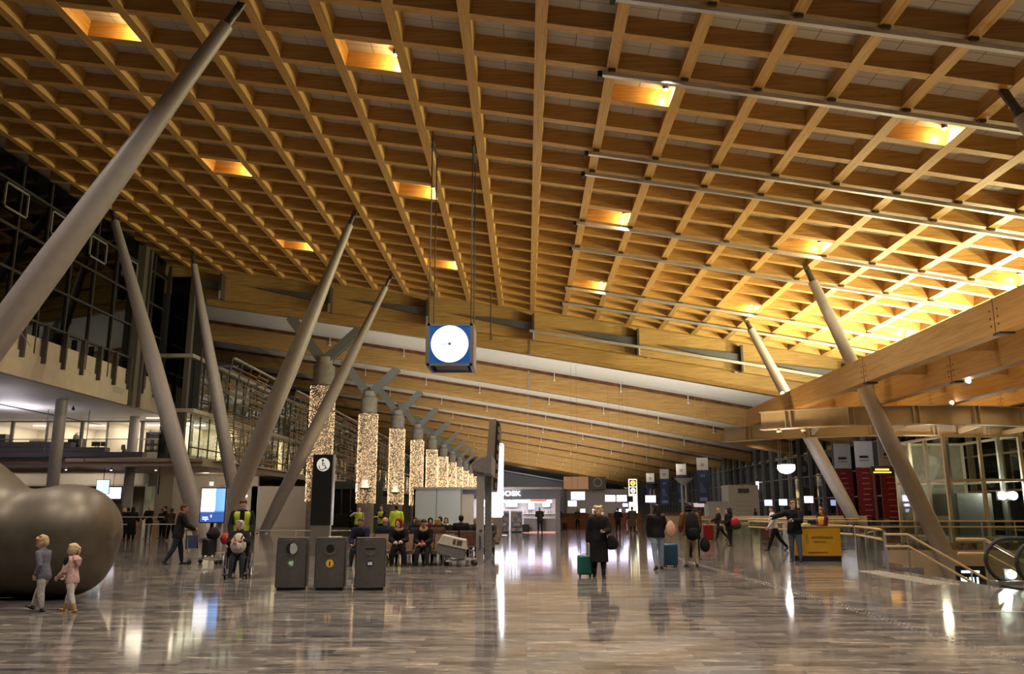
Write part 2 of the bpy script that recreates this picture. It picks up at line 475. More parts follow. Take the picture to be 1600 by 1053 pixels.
# steel rails for the ceiling rig, right of the clock
for j, i in enumerate((-1, 1, 4, 5, 8, 10, 14, 16)):
    y = GY(i) - 0.05
    ordn = ('nearest', 'second nearest', 'third nearest', 'fourth nearest', 'fifth nearest', 'sixth nearest', 'second farthest', 'farthest')[j]
    t = thing('ceiling_rail', 'long grey metal rail clamped under the lattice, %s of the eight' % ordn, 'rail', (GX(1), y, roof_z(GX(1))), 0, 'grey rails clamped under the lattice')
    mb = MB(); rg = []
    for q in range(21):
        x = GX(1) - 0.35 + (GX(13) - GX(1)) * q / 20; z = roof_z(x) - roof_z(GX(1))
        rg.append([Vector((x - GX(1), sy, z + sz)) for sy, sz in ((-0.09, -0.28), (0.09, -0.28), (0.09, -0.12), (0.03, -0.12), (0.03, -0.16), (-0.03, -0.16), (-0.03, -0.12), (-0.09, -0.12))])
    mb.skin(rg); mb.build('rail_profile', ALU, t, False)
    mb = MB().box((-0.42, 0, -0.2), (0.16, 0.24, 0.22)); mb.build('end_box', BLACK, t, False)
    for k in range(1, 13):
        x = GX(k); z = roof_z(x) - roof_z(GX(1))
        mb = MB().box((x - GX(1), 0, z - 0.08), (0.26, 0.3, 0.09)).box((x - GX(1), 0.16, z - 0.02), (0.2, 0.05, 0.1)); mb.build('clamp', DSTEEL, t, False)

# fascia closing the lattice against the old hall, brackets and rail on it
fa = arc_beam(66.0, -2.0, 1.0, 0.3, -33, 36, lambda x: roof_z(x), 30); struct('wall_fascia', fa, HALLW)

# old hall: roof boards and right, far walls
mb = MB()
mb.skin([[Vector((x, y, hall_z(x) + dz)) for (y, dz) in ((66, 2.15), (290, 2.15), (290, 2.4), (66, 2.4))] for x in [-45 + 81 * k / 30 for k in range(31)]])
struct('ceiling_old_hall', mb, PANEL)
def BUP(j): return 0.0 if j < 2 else (0.35 if j == 2 else 0.55)
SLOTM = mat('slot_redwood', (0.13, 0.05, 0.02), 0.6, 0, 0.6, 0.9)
ORD = ('nearest', 'second', 'third', 'fourth', 'fifth', 'sixth', 'seventh', 'eighth', 'ninth', 'tenth', 'farthest')
for j in range(11):
    y = 67.2 + 20 * j
    t = thing('roof_beam', 'long curved timber roof beam across the old hall, %s of eleven from the lattice' % ORD[j], 'beam', (0, y, hall_z(0)), 0, 'timber beams across the old hall')
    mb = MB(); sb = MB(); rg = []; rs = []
    for q in range(41):
        x = -44 + 79.5 * q / 40; z = hall_z(x) - hall_z(0); b_ = BUP(j)
        rg.append([Vector((x, yy, z + zz)) for yy, zz in ((-0.30, b_), (0.30, b_), (0.525, b_ + 0.30), (0.525, 2.15), (-0.525, 2.15), (-0.525, b_ + 0.30))])
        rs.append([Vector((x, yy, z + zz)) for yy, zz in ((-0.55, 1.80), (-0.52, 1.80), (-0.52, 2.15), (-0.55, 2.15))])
    mb.skin(rg); mb.build('glulam', HALLW, t, False)
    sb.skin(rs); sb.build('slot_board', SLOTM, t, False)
    mb = MB().bb(0.2, 0.34, -0.56, 0.56, BUP(j) - 0.04, 1.9); mb.build('joint_plate', STEEL, t, False)
    for x in (-21, -13, -6, 3, 10, 17, 24):
        mb = MB().cyl((x, -0.75, hall_z(x) - hall_z(0) + 2.15), (x, -0.75, hall_z(x) - hall_z(0) + 1.35), 0.05, 0.05, 6).box((x, -0.75, hall_z(x) - hall_z(0) + 1.3), (0.22, 0.22, 0.16)); mb.build('spot_fitting', OFFW, t, False)
for j, x in enumerate((-25.0, -16.0, -8.0, 0.6, 9.0, 17.2, 25.4)):
    z = roof_z(x)
    t = thing('fascia_bracket', 'dark steel bracket with wedge fin on the timber fascia, %s from the left' % ('first', 'second', 'third', 'fourth', 'fifth', 'sixth', 'seventh')[j], 'bracket', (x, 65.12, z - 0.6), 0, 'steel brackets under the lattice edge')
    mb = MB().bb(-0.09, 0.09, -0.2, 0.72, -1.5, 0.6); mb.build('post', DSTEEL, t, False)
    mb = MB().cyl((0, -0.3, -1.6), (0, -0.3, -0.9), 0.12, 0.12, 8); mb.build('clamp', STEEL, t)
    mb = MB(); a = -0.158
    mb.add([(-0.1, 0.2, -0.05), (-0.1, 0.2, -0.75), (-6.2, 0.2, 0.62), (-0.1, 0.45, -0.05), (-0.1, 0.45, -0.75), (-6.2, 0.45, 0.62)], [(0, 1, 2), (3, 5, 4), (0, 3, 4, 1), (1, 4, 5, 2), (2, 5, 3, 0)])
    mb.build('wedge_fin', mat('fin_grey', (0.13, 0.14, 0.16), 0.4, 0.5), t, False)
mb = MB(); mb.skin([[Vector((x, 64.72 + sy, roof_z(x) - 1.55 + sz)) for sy, sz in ((-0.1, -0.1), (0.1, -0.1), (0.1, 0.1), (-0.1, 0.1))] for x in [0.3 + 34 * k / 16 for k in range(17)]])
tag(mb.build('fascia_rail', ALU, None, False), 'long grey rail hung on brackets along the timber fascia', 'rail')

# right side facade of dark glass
t = MB(); t.bb(34.6, 34.9, -6, 290, 0, 16); struct('wall_right', t, DARKW)
gl = MB().bb(34.0, 34.05, 30, 288, 0.2, 11.5); wr = struct('window_right', gl, GLASS_D)
for j in range(60):
    y = 44 + 4 * j
    MB().bb(33.6, 34.1, y - 0.12, y + 0.12, 0, 13).build('mullion', mat('mullion_grey', (0.26, 0.26, 0.265), 0.45, 0.1), wr, False)
for z in (0.3, 3.0, 5.6, 8.2):
    MB().bb(33.85, 34.1, 30, 288, z - 0.07, z + 0.07).build('transom', mat('mullion_grey', (0.16, 0.16, 0.165)), wr, False)
cols = [((0.5, 0.6, 1.0), 1.2), ((1.0, 0.85, 0.6), 0.8), ((0.6, 0.75, 1.0), 0.6), ((0.25, 0.32, 0.5), 0.8)]
for j in range(110):
    y = 66 + random.random() * 170; z = random.choice((0.6, 1.4, 2.0, 3.4, 4.2, 6.0, 6.8)) + random.random() * 0.5
    c, s = random.choice(cols)
    w_ = random.uniform(0.5, 2.0)
    MB().bb(34.35, 34.6, y, y + w_, z, z + random.uniform(0.3, 1.3)).build('lit_window', emit('win%d' % cols.index((c, s)), c, s * 0.5), wr, False)
mb = MB().bb(-60, 36, 289, 289.6, 0, 20); struct('wall_far', mb, mat('far_wall', (0.26, 0.26, 0.28), 0.6))
mb = MB()
mb.skin([[Vector((x, y, hall_z(x) - 0.9 + dz)) for (y, dz) in ((279, 0), (289, 0.0), (289, 0.4), (279, 0.4))] for x in (-20, 36)])
struct('trim_1', mb, mat('duct_grey', (0.34, 0.37, 0.42), 0.5))

# metal joint across the floor, tactile line of studs
mb = MB().bb(6.6, 13, 14.2, 14.27, -0.01, 0.004)
struct('trim_2', mb, STEEL)
STUD = MB().lathe([(0.016, 0), (0.014, 0.004), (0.006, 0.006)], n=8).mesh('stud', STEEL)
tr = thing('tactile_line', 'double line of small round metal studs crossing the floor at right', 'tactile studs', (5.35, 9, 0.0)); 
mb = MB()
for k in range(150):
    y = k * 0.145
    for sx in (-0.07, 0.07):
        x = sx + 0.12 * math.sin(y * 0.25)
        mb.lathe([(0.017, 0), (0.015, 0.006), (0.008, 0.009)], (x, y, 0.0), 7)
o = mb.build('stud_row', STEEL, tr); o['kind'] = 'stuff'
tr = thing('tactile_field', 'pale field of raised warning studs at the head of the stairs', 'tactile studs', (9.35, 21.5, 0.0))
mb = MB()
for a in range(44):
    for b in range(7):
        mb.lathe([(0.028, 0), (0.026, 0.006), (0.012, 0.010)], (-0.30 + b * 0.1, -2.1 + a * 0.098, 0.0), 6)
o = mb.build('stud_grid', mat('stud_pale', (0.46, 0.42, 0.36), 0.35, 0.3), tr); o['kind'] = 'stuff'
# ================================================================== COLUMNS
def raking(name, label, base, top, rb, rm, rt, group):
    base, top = Vector(base), Vector(top); d = (top - base); L_ = d.length
    t = thing(name, label, 'column', base, 0, group)
    prof = [(0.0, rb * 0.8), (0.02, rb * 0.86), (0.12, rb), (0.3, rm), (0.5, rm * 0.98), (0.7, (rm + rt) / 2 * 1.02), (0.85, rt * 1.16), (0.955, rt), (0.956, rt * 0.9)]
    mb = MB(); pts = [d * q for q, _ in prof]
    mb.tube(pts, [r for _, r in prof], 28); mb.build('shaft', STEELP, t)
    u = d.normalized()
    mb = MB().cyl(d * 0.95, d * 0.985, rt * 0.72, rt * 0.5, 16); mb.beam(d * 0.96, d + Vector((0, 0, 0.02)), rt * 0.5, rt * 1.1)
    mb.build('top_hinge', DSTEEL, t)
    mb = MB().cyl((0, 0, 0), u * 0.5, rb * 0.55, rb * 0.8, 16).lathe([(rb * 1.15, 0), (rb * 1.15, 0.06), (rb * 0.6, 0.1)], n=24); mb.build('foot', STEEL, t)
    return t
G1 = 'raking steel columns carrying the lattice'
raking('raking_column', 'thick grey steel column leaning right, largest and nearest, cut by the left edge', (-20.9, 25.3, 0), (-9.7, 25.3, 18.7), 0.50, 0.50, 0.24, G1)
raking('raking_column', 'grey column leaning left behind the lit advertising screen', (-17.6, 45.9, 0), (-27.2, 51.0, 20.95), 0.46, 0.48, 0.26, G1)
raking('raking_column', 'grey column leaning right, its foot between screen and wheelchair', (-16.45, 45.0, 0), (-9.94, 45.6, 18.72), 0.46, 0.48, 0.22, G1)
raking('raking_column', 'slim grey column leaning left behind the man in yellow vest', (-20.3, 60.0, 0), (-25.25, 59.5, 20.7), 0.44, 0.46, 0.24, G1)
raking('raking_column', 'grey column leaning right, rising beside the black wheelchair sign', (-19.0, 61.0, 0), (-9.96, 59.0, 18.72), 0.44, 0.46, 0.22, G1)
raking('raking_column', 'pale column leaning left at right, its foot behind the information desk', (22.4, 57.0, 0), (15.58, 57.3, 14.82), 0.42, 0.44, 0.26, G1)
raking('raking_column', 'pale column leaning left in front of the steel ring, foot beyond the stair rail', (22.9, 42.75, -6), (15.43, 44.1, 14.84), 0.42, 0.44, 0.26, G1)
raking('raking_column', 'grey column top leaning left at the upper right edge', (25.5, 23.75, -6), (15.33, 24.63, 14.86), 0.42, 0.44, 0.24, G1)

# columns of the old hall wrapped in fairy lights, steel branches to the roof beams
BR = []
for j in range(11):
    x, y = -16.7, 67.2 + 20 * j
    zj = hall_z(x) - 2.95 + BUP(j)
    t = thing('branching_column', 'round concrete column with steel branches, %s of eleven in the row, strung with lights' % ORD[j], 'column', (x, y, 0), 0, 'branching columns of the old hall')
    MB().lathe([(0.88, 0), (0.88, zj - 0.75), (0.84, zj - 0.70)], n=32).build('shaft', CONC, t)
    MB().lathe([(0.66, zj - 0.72), (0.66, zj), (0.60, zj + 0.04)], n=28).build('neck', CONC, t)
    for sx in (-1, 1):
        zt = hall_z(x + 3.0 * sx) + 0.02 + BUP(j)
        a = Vector((0.32 * sx, 0, zj - 0.05)); b = Vector((3.0 * sx, 0, zt))
        mb = MB()
        for sy in (-0.28, 0.28):
            mb.beam(a + Vector((0, sy, 0)), b + Vector((0, sy, 0)), 0.12, 0.78)
        mb.beam(a, b, 0.56, 0.10)
        mb.build('branch', mat('branch_steel', (0.27, 0.29, 0.31), 0.38, 0.4), t, False)
    ztop = zj - 2.4
    c = thing('fairy_light_curtain', 'curtain of warm fairy lights wrapped round the %s branching column' % ORD[j], 'fairy lights', (x, y, 0), 0, 'fairy light curtains round the columns')
    rnd = random.Random(40 + j)
    dens = max(0.45, 1 - 0.07 * j)
    nb = int(4200 * dens); rr = 0.98
    mbw = MB()
    for k in range(56):
        a = 2 * PI * k / 56
        mbw.cyl((rr * math.cos(a), rr * math.sin(a), 2.4), (rr * math.cos(a), rr * math.sin(a), ztop), 0.008, 0.008, 3)
    mbw.lathe([(rr + 0.02, ztop), (rr + 0.02, ztop + 0.05), (rr - 0.1, ztop + 0.05)], n=40)
    o = mbw.build('wire_strands', mat('wire_brown', (0.10, 0.06, 0.04), 0.5), c, False); o['kind'] = 'stuff'
    mb = MB(); s = 0.017 + 0.0036 * j
    for k in range(nb):
        a = 2 * PI * (int(rnd.random() * 56) + 0.28 * rnd.uniform(-1, 1)) / 56; z = 2.35 + (ztop - 2.35) * rnd.random(); q = rr + rnd.uniform(-0.01, 0.05)
        px, py = q * math.cos(a), q * math.sin(a)
        if py > 0.45: continue
        mb.add([(px + s, py, z), (px, py + s, z), (px - s, py, z), (px, py - s, z), (px, py, z + s), (px, py, z - s)],
               [(0, 1, 4), (1, 2, 4), (2, 3, 4), (3, 0, 4), (1, 0, 5), (2, 1, 5), (3, 2, 5), (0, 3, 5)])
    o = mb.build('bulbs', BULB, c, False); o['kind'] = 'stuff'
    if j < 5:
        sh = thing('column_uplight', 'dark dish shaped uplight clamped on the %s branching column' % ORD[j], 'lamp', (x + 0.1, y - 1.05, 3.9 if j else 4.1), 0, 'dish uplights on the columns')
        if j:
            MB().lathe([(0.05, -0.24), (0.45, -0.16), (0.78, 0.0), (0.74, 0.0), (0.4, -0.1)], n=24).build('dish', BLACK, sh)
            MB().lathe([(0.05, -0.05), (0.4, -0.05), (0.4, -0.02)], n=16).build('lamp_lens', LAMPG, sh)
            lamp('SPOT', 'column_wash', (x + 0.1, y - 1.15, 3.95), 260, SOFTW, 0.2, (x, y - 0.9, 8), 100)
        else:
            bpy.data.objects.remove(sh)
    lamp('POINT', 'fairy_glow', (x, y - 2.2, 6.5), 70, (1.0, 0.72, 0.42), 1.0)
# ================================================================== LEFT BUILDING
WX = -29.2
# upper glass wall
wl = struct('window_left', MB().bb(WX - 0.03, WX + 0.02, 2, 64, 10.7, 21.4), GLASS_D)
struct('wall_left_upper', MB().bb(WX - 9, WX - 8.7, 0, 75, 9.1, 24), DARKW)
MULL = mat('mullion_dark', (0.07, 0.065, 0.06), 0.4, 0.4)
for j in range(22):
    y = 4 + 2.9 * j
    MB().bb(WX - 0.12, WX + 0.14, y - 0.06, y + 0.06, 10.7, roof_z(WX) + 0.1).build('mullion', MULL, wl, False)
for z in (12.6, 15.0, 17.4, 19.9):
    MB().bb(WX - 0.1, WX + 0.12, 2, 64, z - 0.07, z + 0.07).build('transom', MULL, wl, False)
# framed vent windows under the roof
for j in range(9):
    y = 20 + 4.6 * j
    mb = MB()
    mb.bb(WX + 0.1, WX + 0.2, y, y + 2.2, 18.2, 18.3).bb(WX + 0.1, WX + 0.2, y, y + 2.2, 19.6, 19.7).bb(WX + 0.1, WX + 0.2, y, y + 0.1, 18.2, 19.7).bb(WX + 0.1, WX + 0.2, y + 2.1, y + 2.2, 18.2, 19.7)
    mb.build('vent_frame', mat('frame_grey', (0.22, 0.21, 0.20), 0.5), wl, False)
# a heavy double post near the far end
MB().bb(WX - 0.1, WX + 0.6, 59.2, 59.8, 9.1, 21.2).bb(WX + 0.0, WX + 0.5, 60.4, 60.7, 9.1, 21.2).build('corner_post', mat('post_brown', (0.10, 0.085, 0.07), 0.5), wl, False)
# slab edge, soffit, fins
struct('floor_upper', MB().bb(-60, -29.0, -4, 68, 9.15, 9.45), OFFW)
fas = struct('trim_fascia_left', MB().bb(-29.35, -28.95, -4, 68, 9.1, 10.6).bb(-29.3, -29.08, -4, 68, 10.6, 11.7), BEIGE)
for j in range(30):
    y = 3 + 2.15 * j
    MB().bb(-29.0, -28.72, y - 0.09, y + 0.09, 10.2, 12.5).build('fin', mat('fin_dark', (0.055, 0.045, 0.04), 0.5), fas, False)
for y in (39.0, 57.0):
    MB().bb(-28.96, -28.93, y, y + 1.5, 9.75, 10.2).build('vent_grille', GREYW, fas, False)
tag(MB().tube([(-28.4, 34, 17.2), (-28.35, 46, 10.8)], 0.025, 6).build('stay_cable', STEEL), 'thin slanted stay cable in front of the dark upper glass wall', 'cable')

# round columns under the slab
for nm, x, y in (('round grey column rising behind the bronze sculpture', -32.2, 56.5), ('round pale column right of the office windows above the queue', -32.0, 67.0)):
    t = thing('round_column', nm, 'column', (x, y, 0))
    MB().lathe([(0.39, 0), (0.39, 9.15)], n=28).build('shaft', STEELP, t)
    MB().lathe([(0.44, 0), (0.44, 0.12), (0.40, 0.14)], n=28).build('collar', STEEL, t)

# mezzanine with offices: floor at 6.2, glass front facing the hall's near end
OY = 70.0
struct('floor_mezzanine', MB().bb(-60, -28.2, 66.5, 96, 5.55, 6.2), OFFW)
struct('wall_office_back', MB().bb(-60, -28.0, 78, 78.3, 6.2, 9.2), mat('office_wall', (0.74, 0.68, 0.58), 0.7, 0, 0.03, 1))
struct('ceiling_office', MB().bb(-60, -28.0, 68, 78, 9.1, 9.2), OFFW)
of = struct('window_office', MB().bb(-60, -28.4, OY, OY + 0.04, 6.3, 9.15), GLASS_C)
FR = mat('office_frame', (0.20, 0.18, 0.17), 0.5)
for x in (-59, -53, -48, -43.9, -37.9, -33.7, -32.7, -28.5):
    MB().bb(x - 0.12, x + 0.12, OY - 0.1, OY + 0.12, 6.2, 9.15).build('mullion', FR, of, False)
MB().bb(-60, -28.4, OY - 0.1, OY + 0.12, 9.0, 9.15).bb(-60, -28.4, OY - 0.1, OY + 0.12, 6.2, 6.32).build('frame_rail', FR, of, False)
for x in (-46.5, -41.0, -35.8, -30.6):
    struct('wall_office', MB().bb(x - 0.1, x + 0.1, OY + 0.2, 78, 6.2, 9.15), mat('office_wall', (0.74, 0.68, 0.58)))
for j, x in enumerate((-50, -43.5, -38.4, -33.2, -29.4)):
    lamp('AREA', 'office_light', (x, 74.3, 9.0), 330, (1.0, 0.86, 0.66), 3.6, (x, 74.3, 0), None, 6.0)
    tag(MB().bb(x - 0.7, x + 0.7, 73.4, 73.6, 9.02, 9.09).build('ceiling_light', emit('strip_white', (1.0, 0.95, 0.88), 4.0)), 'strip light on the office ceiling, %s office from the left' % ORD[j], 'light')
# office contents
def desk(x, y, lab):
    t = thing('desk', lab, 'desk', (x, y, 6.2))
    MB().bb(-0.9, 0.9, -0.4, 0.4, 0.72, 0.76).build('desk_top', OFFW, t, False)
    for sx in (-0.82, 0.82):
        for sy in (-0.34, 0.34): MB().bb(sx - 0.03, sx + 0.03, sy - 0.03, sy + 0.03, 0, 0.72).build('leg', STEEL, t, False)
def monitor(x, y, z, lab, w_=0.6):
    t = thing('monitor', lab, 'monitor', (x, y, z))
    MB().bb(-w_ / 2, w_ / 2, -0.02, 0.03, 0.12, 0.5).build('display', BLACK, t, False)
    MB().bb(-0.03, 0.03, -0.02, 0.02, 0.01, 0.14).bb(-0.12, 0.12, -0.1, 0.1, 0, 0.015).build('stand', DSTEEL, t, False)
desk(-37.0, 71.6, 'white office desk behind the glass, right of the coat rack')
desk(-44.3, 72.6, 'white office desk in the office at the far left')
monitor(-37.4, 71.6, 6.96, 'left one of two black monitors on the desk right of the coat rack', 0.75)
monitor(-36.6, 71.6, 6.96, 'right one of two black monitors on the desk right of the coat rack', 0.75)
monitor(-44.3, 72.6, 6.96, 'black monitor on the desk in the office at the far left', 0.9)
def cupboard(x, y, w_, h, m, lab, shelf=False):
    t = thing('cupboard', lab, 'cupboard', (x, y, 6.2))
    mb = MB().bb(-w_ / 2, w_ / 2, 0.25, 0.3, 0, h).bb(-w_ / 2, -w_ / 2 + 0.04, -0.25, 0.3, 0, h).bb(w_ / 2 - 0.04, w_ / 2, -0.25, 0.3, 0, h)
    for q in range(5): mb.bb(-w_ / 2, w_ / 2, -0.25, 0.3, q * h / 4 - (0.04 if q else 0), q * h / 4 + (0 if q else 0.04))
    mb.build('carcass', m, t, False)
    if not shelf:
        for s in (-1, 1):
            d = MB().bb(min(0.01 * s, s * w_ / 2), max(0.01 * s, s * w_ / 2), -0.28, -0.25, 0.05, h - 0.02).build('door', m, t, False)
            MB().bb(0.05 * s - 0.012, 0.05 * s + 0.012, -0.31, -0.28, h * 0.45, h * 0.55).build('handle', STEEL, d, False)
    return t
cupboard(-42.3, 71.3, 1.3, 1.35, mat('birch', (0.60, 0.46, 0.28), 0.5), 'pale birch cupboard behind the office glass at far left')
cupboard(-45.8, 71.5, 1.2, 1.9, DARKW, 'tall dark cupboard in the far left office')
cupboard(-38.9, 71.2, 1.3, 1.45, BLACK, 'black shelf unit below the hanging coat', True)
cupboard(-31.9, 71.6, 2.2, 2.1, mat('shelf_grey', (0.12, 0.12, 0.12), 0.6), 'wide dark bookcase behind the office glass beside the round pale column', True)
for q in range(18):
    x = -32.85 + (q % 6) * 0.32; z = 6.24 + (q // 6) * 0.525 + 0.0
    tag(MB().bb(x, x + 0.22, 71.4, 71.7, z, z + 0.32).build('file_binder', mat(('binder_a', 'binder_b', 'binder_c')[q % 3], ((0.4, 0.36, 0.3), (0.08, 0.08, 0.1), (0.55, 0.52, 0.45))[q % 3], 0.6)), 'ring binder on a shelf of the wide dark office bookcase', 'binder', 'binders in the office bookcase')
ct = thing('coat_rack', 'wall rail with a grey coat hung in the lit office', 'coat rack', (-39.6, 72.5, 6.2))
MB().cyl((0, 0, 0), (0, 0, 2.2), 0.03, 0.03, 8).lathe([(0.3, 0), (0.3, 0.03), (0.05, 0.06)], n=16).cyl((-0.3, 0, 2.1), (0.3, 0, 2.1), 0.02, 0.02, 6).build('stand', BROWNW, ct)
cj = MB().chain([(-0.0, -0.1, 2.0), (0, -0.1, 1.85), (0, -0.1, 1.5), (0, -0.1, 0.95)], [(0.08, 0.06), (0.26, 0.12), (0.27, 0.13), (0.34, 0.14)], (1, 0, 0), 14).build('hanging_coat', mat('coat_grey', (0.07, 0.07, 0.08), 0.9))
cj.location = (-39.6, 72.4, 6.2); tag(cj, 'grey coat hanging on the rack in the lit office', 'coat')
def office_chair(x, y, lab):
    t = thing('office_chair', lab, 'chair', (x, y, 6.2), random.random() * 6)
    MB().chain([(0, 0, 0.48), (0, 0, 0.52)], [(0.25, 0.24)] * 2, (1, 0, 0), 12).build('seat', BLACK, t)
    MB().chain([(0, 0.24, 0.62), (0, 0.27, 0.8), (0, 0.28, 1.05)], [(0.2, 0.04), (0.22, 0.04), (0.18, 0.03)], (1, 0, 0), 12).build('backrest', BLACK, t)
    mb = MB().cyl((0, 0, 0.1), (0, 0, 0.46), 0.03, 0.03, 8)
    for k in range(5): mb.beam((0, 0, 0.1), (0.3 * math.cos(k * 1.257), 0.3 * math.sin(k * 1.257), 0.06), 0.04, 0.04)
    mb.build('base', DSTEEL, t)
    for k in range(5): MB().ball((0.3 * math.cos(k * 1.257), 0.3 * math.sin(k * 1.257), 0.032), 0.03, 8, 6).build('caster', BLACK, t)
office_chair(-35.3, 72.6, 'black office chair at the desk with two monitors')
office_chair(-38.2, 73.0, 'black office chair left of the two monitor desk')
office_chair(-43.6, 73.1, 'black office chair in the far left office')
# railing before the offices
rl = thing('mezzanine_railing', 'glass railing with steel top rail before the lit offices', 'railing', (-45, 67.0, 6.2))
MB().bb(-14, 16.6, -0.01, 0.01, 0.1, 1.05).build('glass_panel', GLASS_C, rl, False)
MB().tube([(-14, 0, 1.1), (16.6, 0, 1.1)], 0.035, 8).build('top_rail', STEEL, rl)
for k in range(9): MB().bb(-14 + 3.8 * k - 0.03, -14 + 3.8 * k + 0.03, -0.04, 0.04, 0, 1.1).build('post', STEEL, rl, False)
# dark stepped bench front at left
for j, (x0, x1, z0, z1) in enumerate(((-60, -36.2, 6.55, 6.95), (-60, -33.2, 6.15, 6.5), (-60, -30.0, 5.72, 6.1))):
    tag(MB().bb(x0, x1, 65.4 - j * 0.4, 66.2 - j * 0.4, z0, z1).build('parapet_board', mat('slate', (0.09, 0.085, 0.095), 0.6)), 'dark grey parapet board along the mezzanine edge, %s of three' % ('top', 'middle', 'lowest')[j], 'parapet', None)
# hanging rods and discs under the soffit
for j, (x, y, z) in enumerate(((-38.5, 55.0, 6.9), (-36.3, 62.0, 6.0), (-33.4, 62.5, 5.2))):
    t = thing('hanging_rod', 'thin black rod hanging from the white soffit, %s' % ('left one with a grey disc', 'middle one', 'right one before the office desk')[j], 'rod', (x, y, z))
    MB().cyl((0, 0, 0), (0, 0, 9.15 - z), 0.03, 0.03, 6).build('rod', DSTEEL, t)
    if j == 0: MB().lathe([(0.7, 1.05), (0.72, 1.1), (0.1, 1.16)], n=24).build('disc', OFFW, t)
    else: MB().lathe([(0.06, 0), (0.06, 0.2), (0.03, 0.25)], n=10).build('weight', DSTEEL, t)
for j, (x, y) in enumerate(((-37.8, 51), (-33.3, 60))):
    t = thing('security_camera', 'small dark dome camera under the white soffit, %s' % ('nearer one', 'farther one')[j], 'camera', (x, y, 9.15))
    MB().cyl((0, 0, -0.15), (0, 0, 0), 0.05, 0.05, 8).build('mount', DSTEEL, t); MB().ball((0, 0, -0.22), 0.12, 12, 8).build('dome', BLACK, t)
for (x, y, e) in ((-44, 52, 330), (-38, 60, 260), (-50, 62, 330), (-36, 50, 120)):
    lamp('AREA', 'soffit_wash', (x, y, 6.9), e, (0.95, 0.88, 0.98), 2.0, (x, y, 12))
# cafe level under the mezzanine
struct('wall_cafe', MB().bb(-60, -27, 84, 84.4, 0, 5.6), GREYW)
struct('trim_cafe', MB().bb(-60, -28.1, 66.2, 66.5, 5.0, 5.6), OFFW)
struct('trim_band', MB().bb(-60, -25.15, 64.4, 64.5, 5.22, 5.34), mat('redwood', (0.20, 0.07, 0.035), 0.5))
struct('ceiling_cafe', MB().bb(-60, -24.5, 66.5, 90, 5.45, 5.55), mat('cafe_ceiling', (0.55, 0.48, 0.38), 0.6))
can = thing('cafe_canopy', 'rounded white fascia of the cafe counter behind the sculpture', 'canopy', (-40, 74, 3.7))
MB().bb(-16, 6.4, -0.6, 0.2, 0, 1.15).build('canopy_front', OFFW, can, False, 0.2)
MB().bb(-16, 6.2, -0.4, 0.2, -0.02, 0.0).build('canopy_lining', BROWNW, can, False)
tag(MB().bb(-46, -34, 75.5, 77.5, 0, 1.1).build('cafe_counter', BROWNW), 'brown cafe counter under the white fascia', 'counter')
tag(MB().bb(-33.6, -33.0, 73.5, 74.2, 0, 3.7).build('cafe_pillar', mat('mint', (0.62, 0.72, 0.60), 0.6)), 'pale green pillar at the end of the cafe counter', 'pillar')
def hung_screen(name, lab, x, y, z, w_, h, m, rz=0.0, drop=None, cat='screen', group=None):
    t = thing(name, lab, cat, (x, y, z), rz, group)
    MB().bb(-w_ / 2 - 0.04, w_ / 2 + 0.04, 0, 0.1, -0.04, h + 0.04).build('housing', BLACK, t, False)
    MB().bb(-w_ / 2, w_ / 2, -0.012, 0.0, 0, h).build('display', m, t, False)
    if drop: MB().cyl((0, 0.05, h), (0, 0.05, h + drop if drop < 2.9 else hall_z(x) + 2.16 - z), 0.03 if drop < 2.9 else 0.009, 0.03 if drop < 2.9 else 0.009, 6).build('hanger', DSTEEL, t)
    return t
SCB = emit('screen_pale_blue', (0.55, 0.75, 0.85), 1.6)
hung_screen('menu_screen', 'pale blue hung screen above the queue, upper of two', -34.6, 68.0, 2.95, 0.95, 1.1, SCB, R(12), 1.4)
hung_screen('menu_screen', 'bright white hung screen above the queue, lower of two', -35.5, 71.5, 2.6, 1.5, 0.95, emit('screen_bright', (0.9, 0.88, 1.0), 1.8), 0, 1.5)
hung_screen('hung_display', 'dark screen seen edge-on hanging left of the advertising screen', -29.2, 66.0, 2.9, 0.4, 1.4, BLACK, R(-60), 1.3)
tag(MB().bb(-31.9, -31.5, 83.9, 84, 4.05, 4.45).build('wall_sign', emit('sign_white', (0.9, 0.88, 0.8), 0.8)), 'small lit white square sign on the cafe back wall', 'sign')
tag(MB().bb(-32.5, -28.0, 83.7, 84, 2.9, 3.15).build('strip_lamp', emit('strip_warm', (1, 0.88, 0.6), 1.6)), 'long warm strip lamp on the cafe back wall', 'light')
tag(MB().bb(-33.5, -27.5, 83.6, 84, 1.15, 1.25).build('counter_lamp_strip', emit('strip_dots', (1, 0.85, 0.6), 2.4)), 'row of small warm lights low on the cafe wall', 'light')
tag(MB().bb(-34, -27.6, 82.2, 83.4, 0, 1.1).build('service_counter', mat('counter_cream', (0.55, 0.50, 0.42), 0.5)), 'long cream service counter along the cafe back wall', 'counter')
for j, x in enumerate((-48, -42, -37, -33.5, -30)):
    t = thing('ceiling_spotlight', 'small bright spotlight under the mezzanine, %s from the left' % ORD[j].replace('nearest', 'first'), 'spotlight', (x, 66.0 + 0.3 * j, 5.0), 0, 'spotlights under the mezzanine')
    MB().cyl((0, 0, -0.2), (0, 0, 0.0), 0.08, 0.08, 10).build('can', OFFW, t); MB().lathe([(0.07, -0.215), (0.07, -0.2)], n=10).build('lens', LAMPW, t)
lamp('SPOT', 'canopy_wash', (-38, 69, 5.0), 500, SOFTW, 0.3, (-39, 74, 4.0), 140)
lamp('SPOT', 'canopy_wash', (-48, 69, 5.0), 400, SOFTW, 0.3, (-48, 74, 4.0), 140)
lamp('SPOT', 'cafe_wall_wash', (-29.5, 76, 5.0), 2200, SOFTW, 0.3, (-29.5, 84, 2.6), 120)
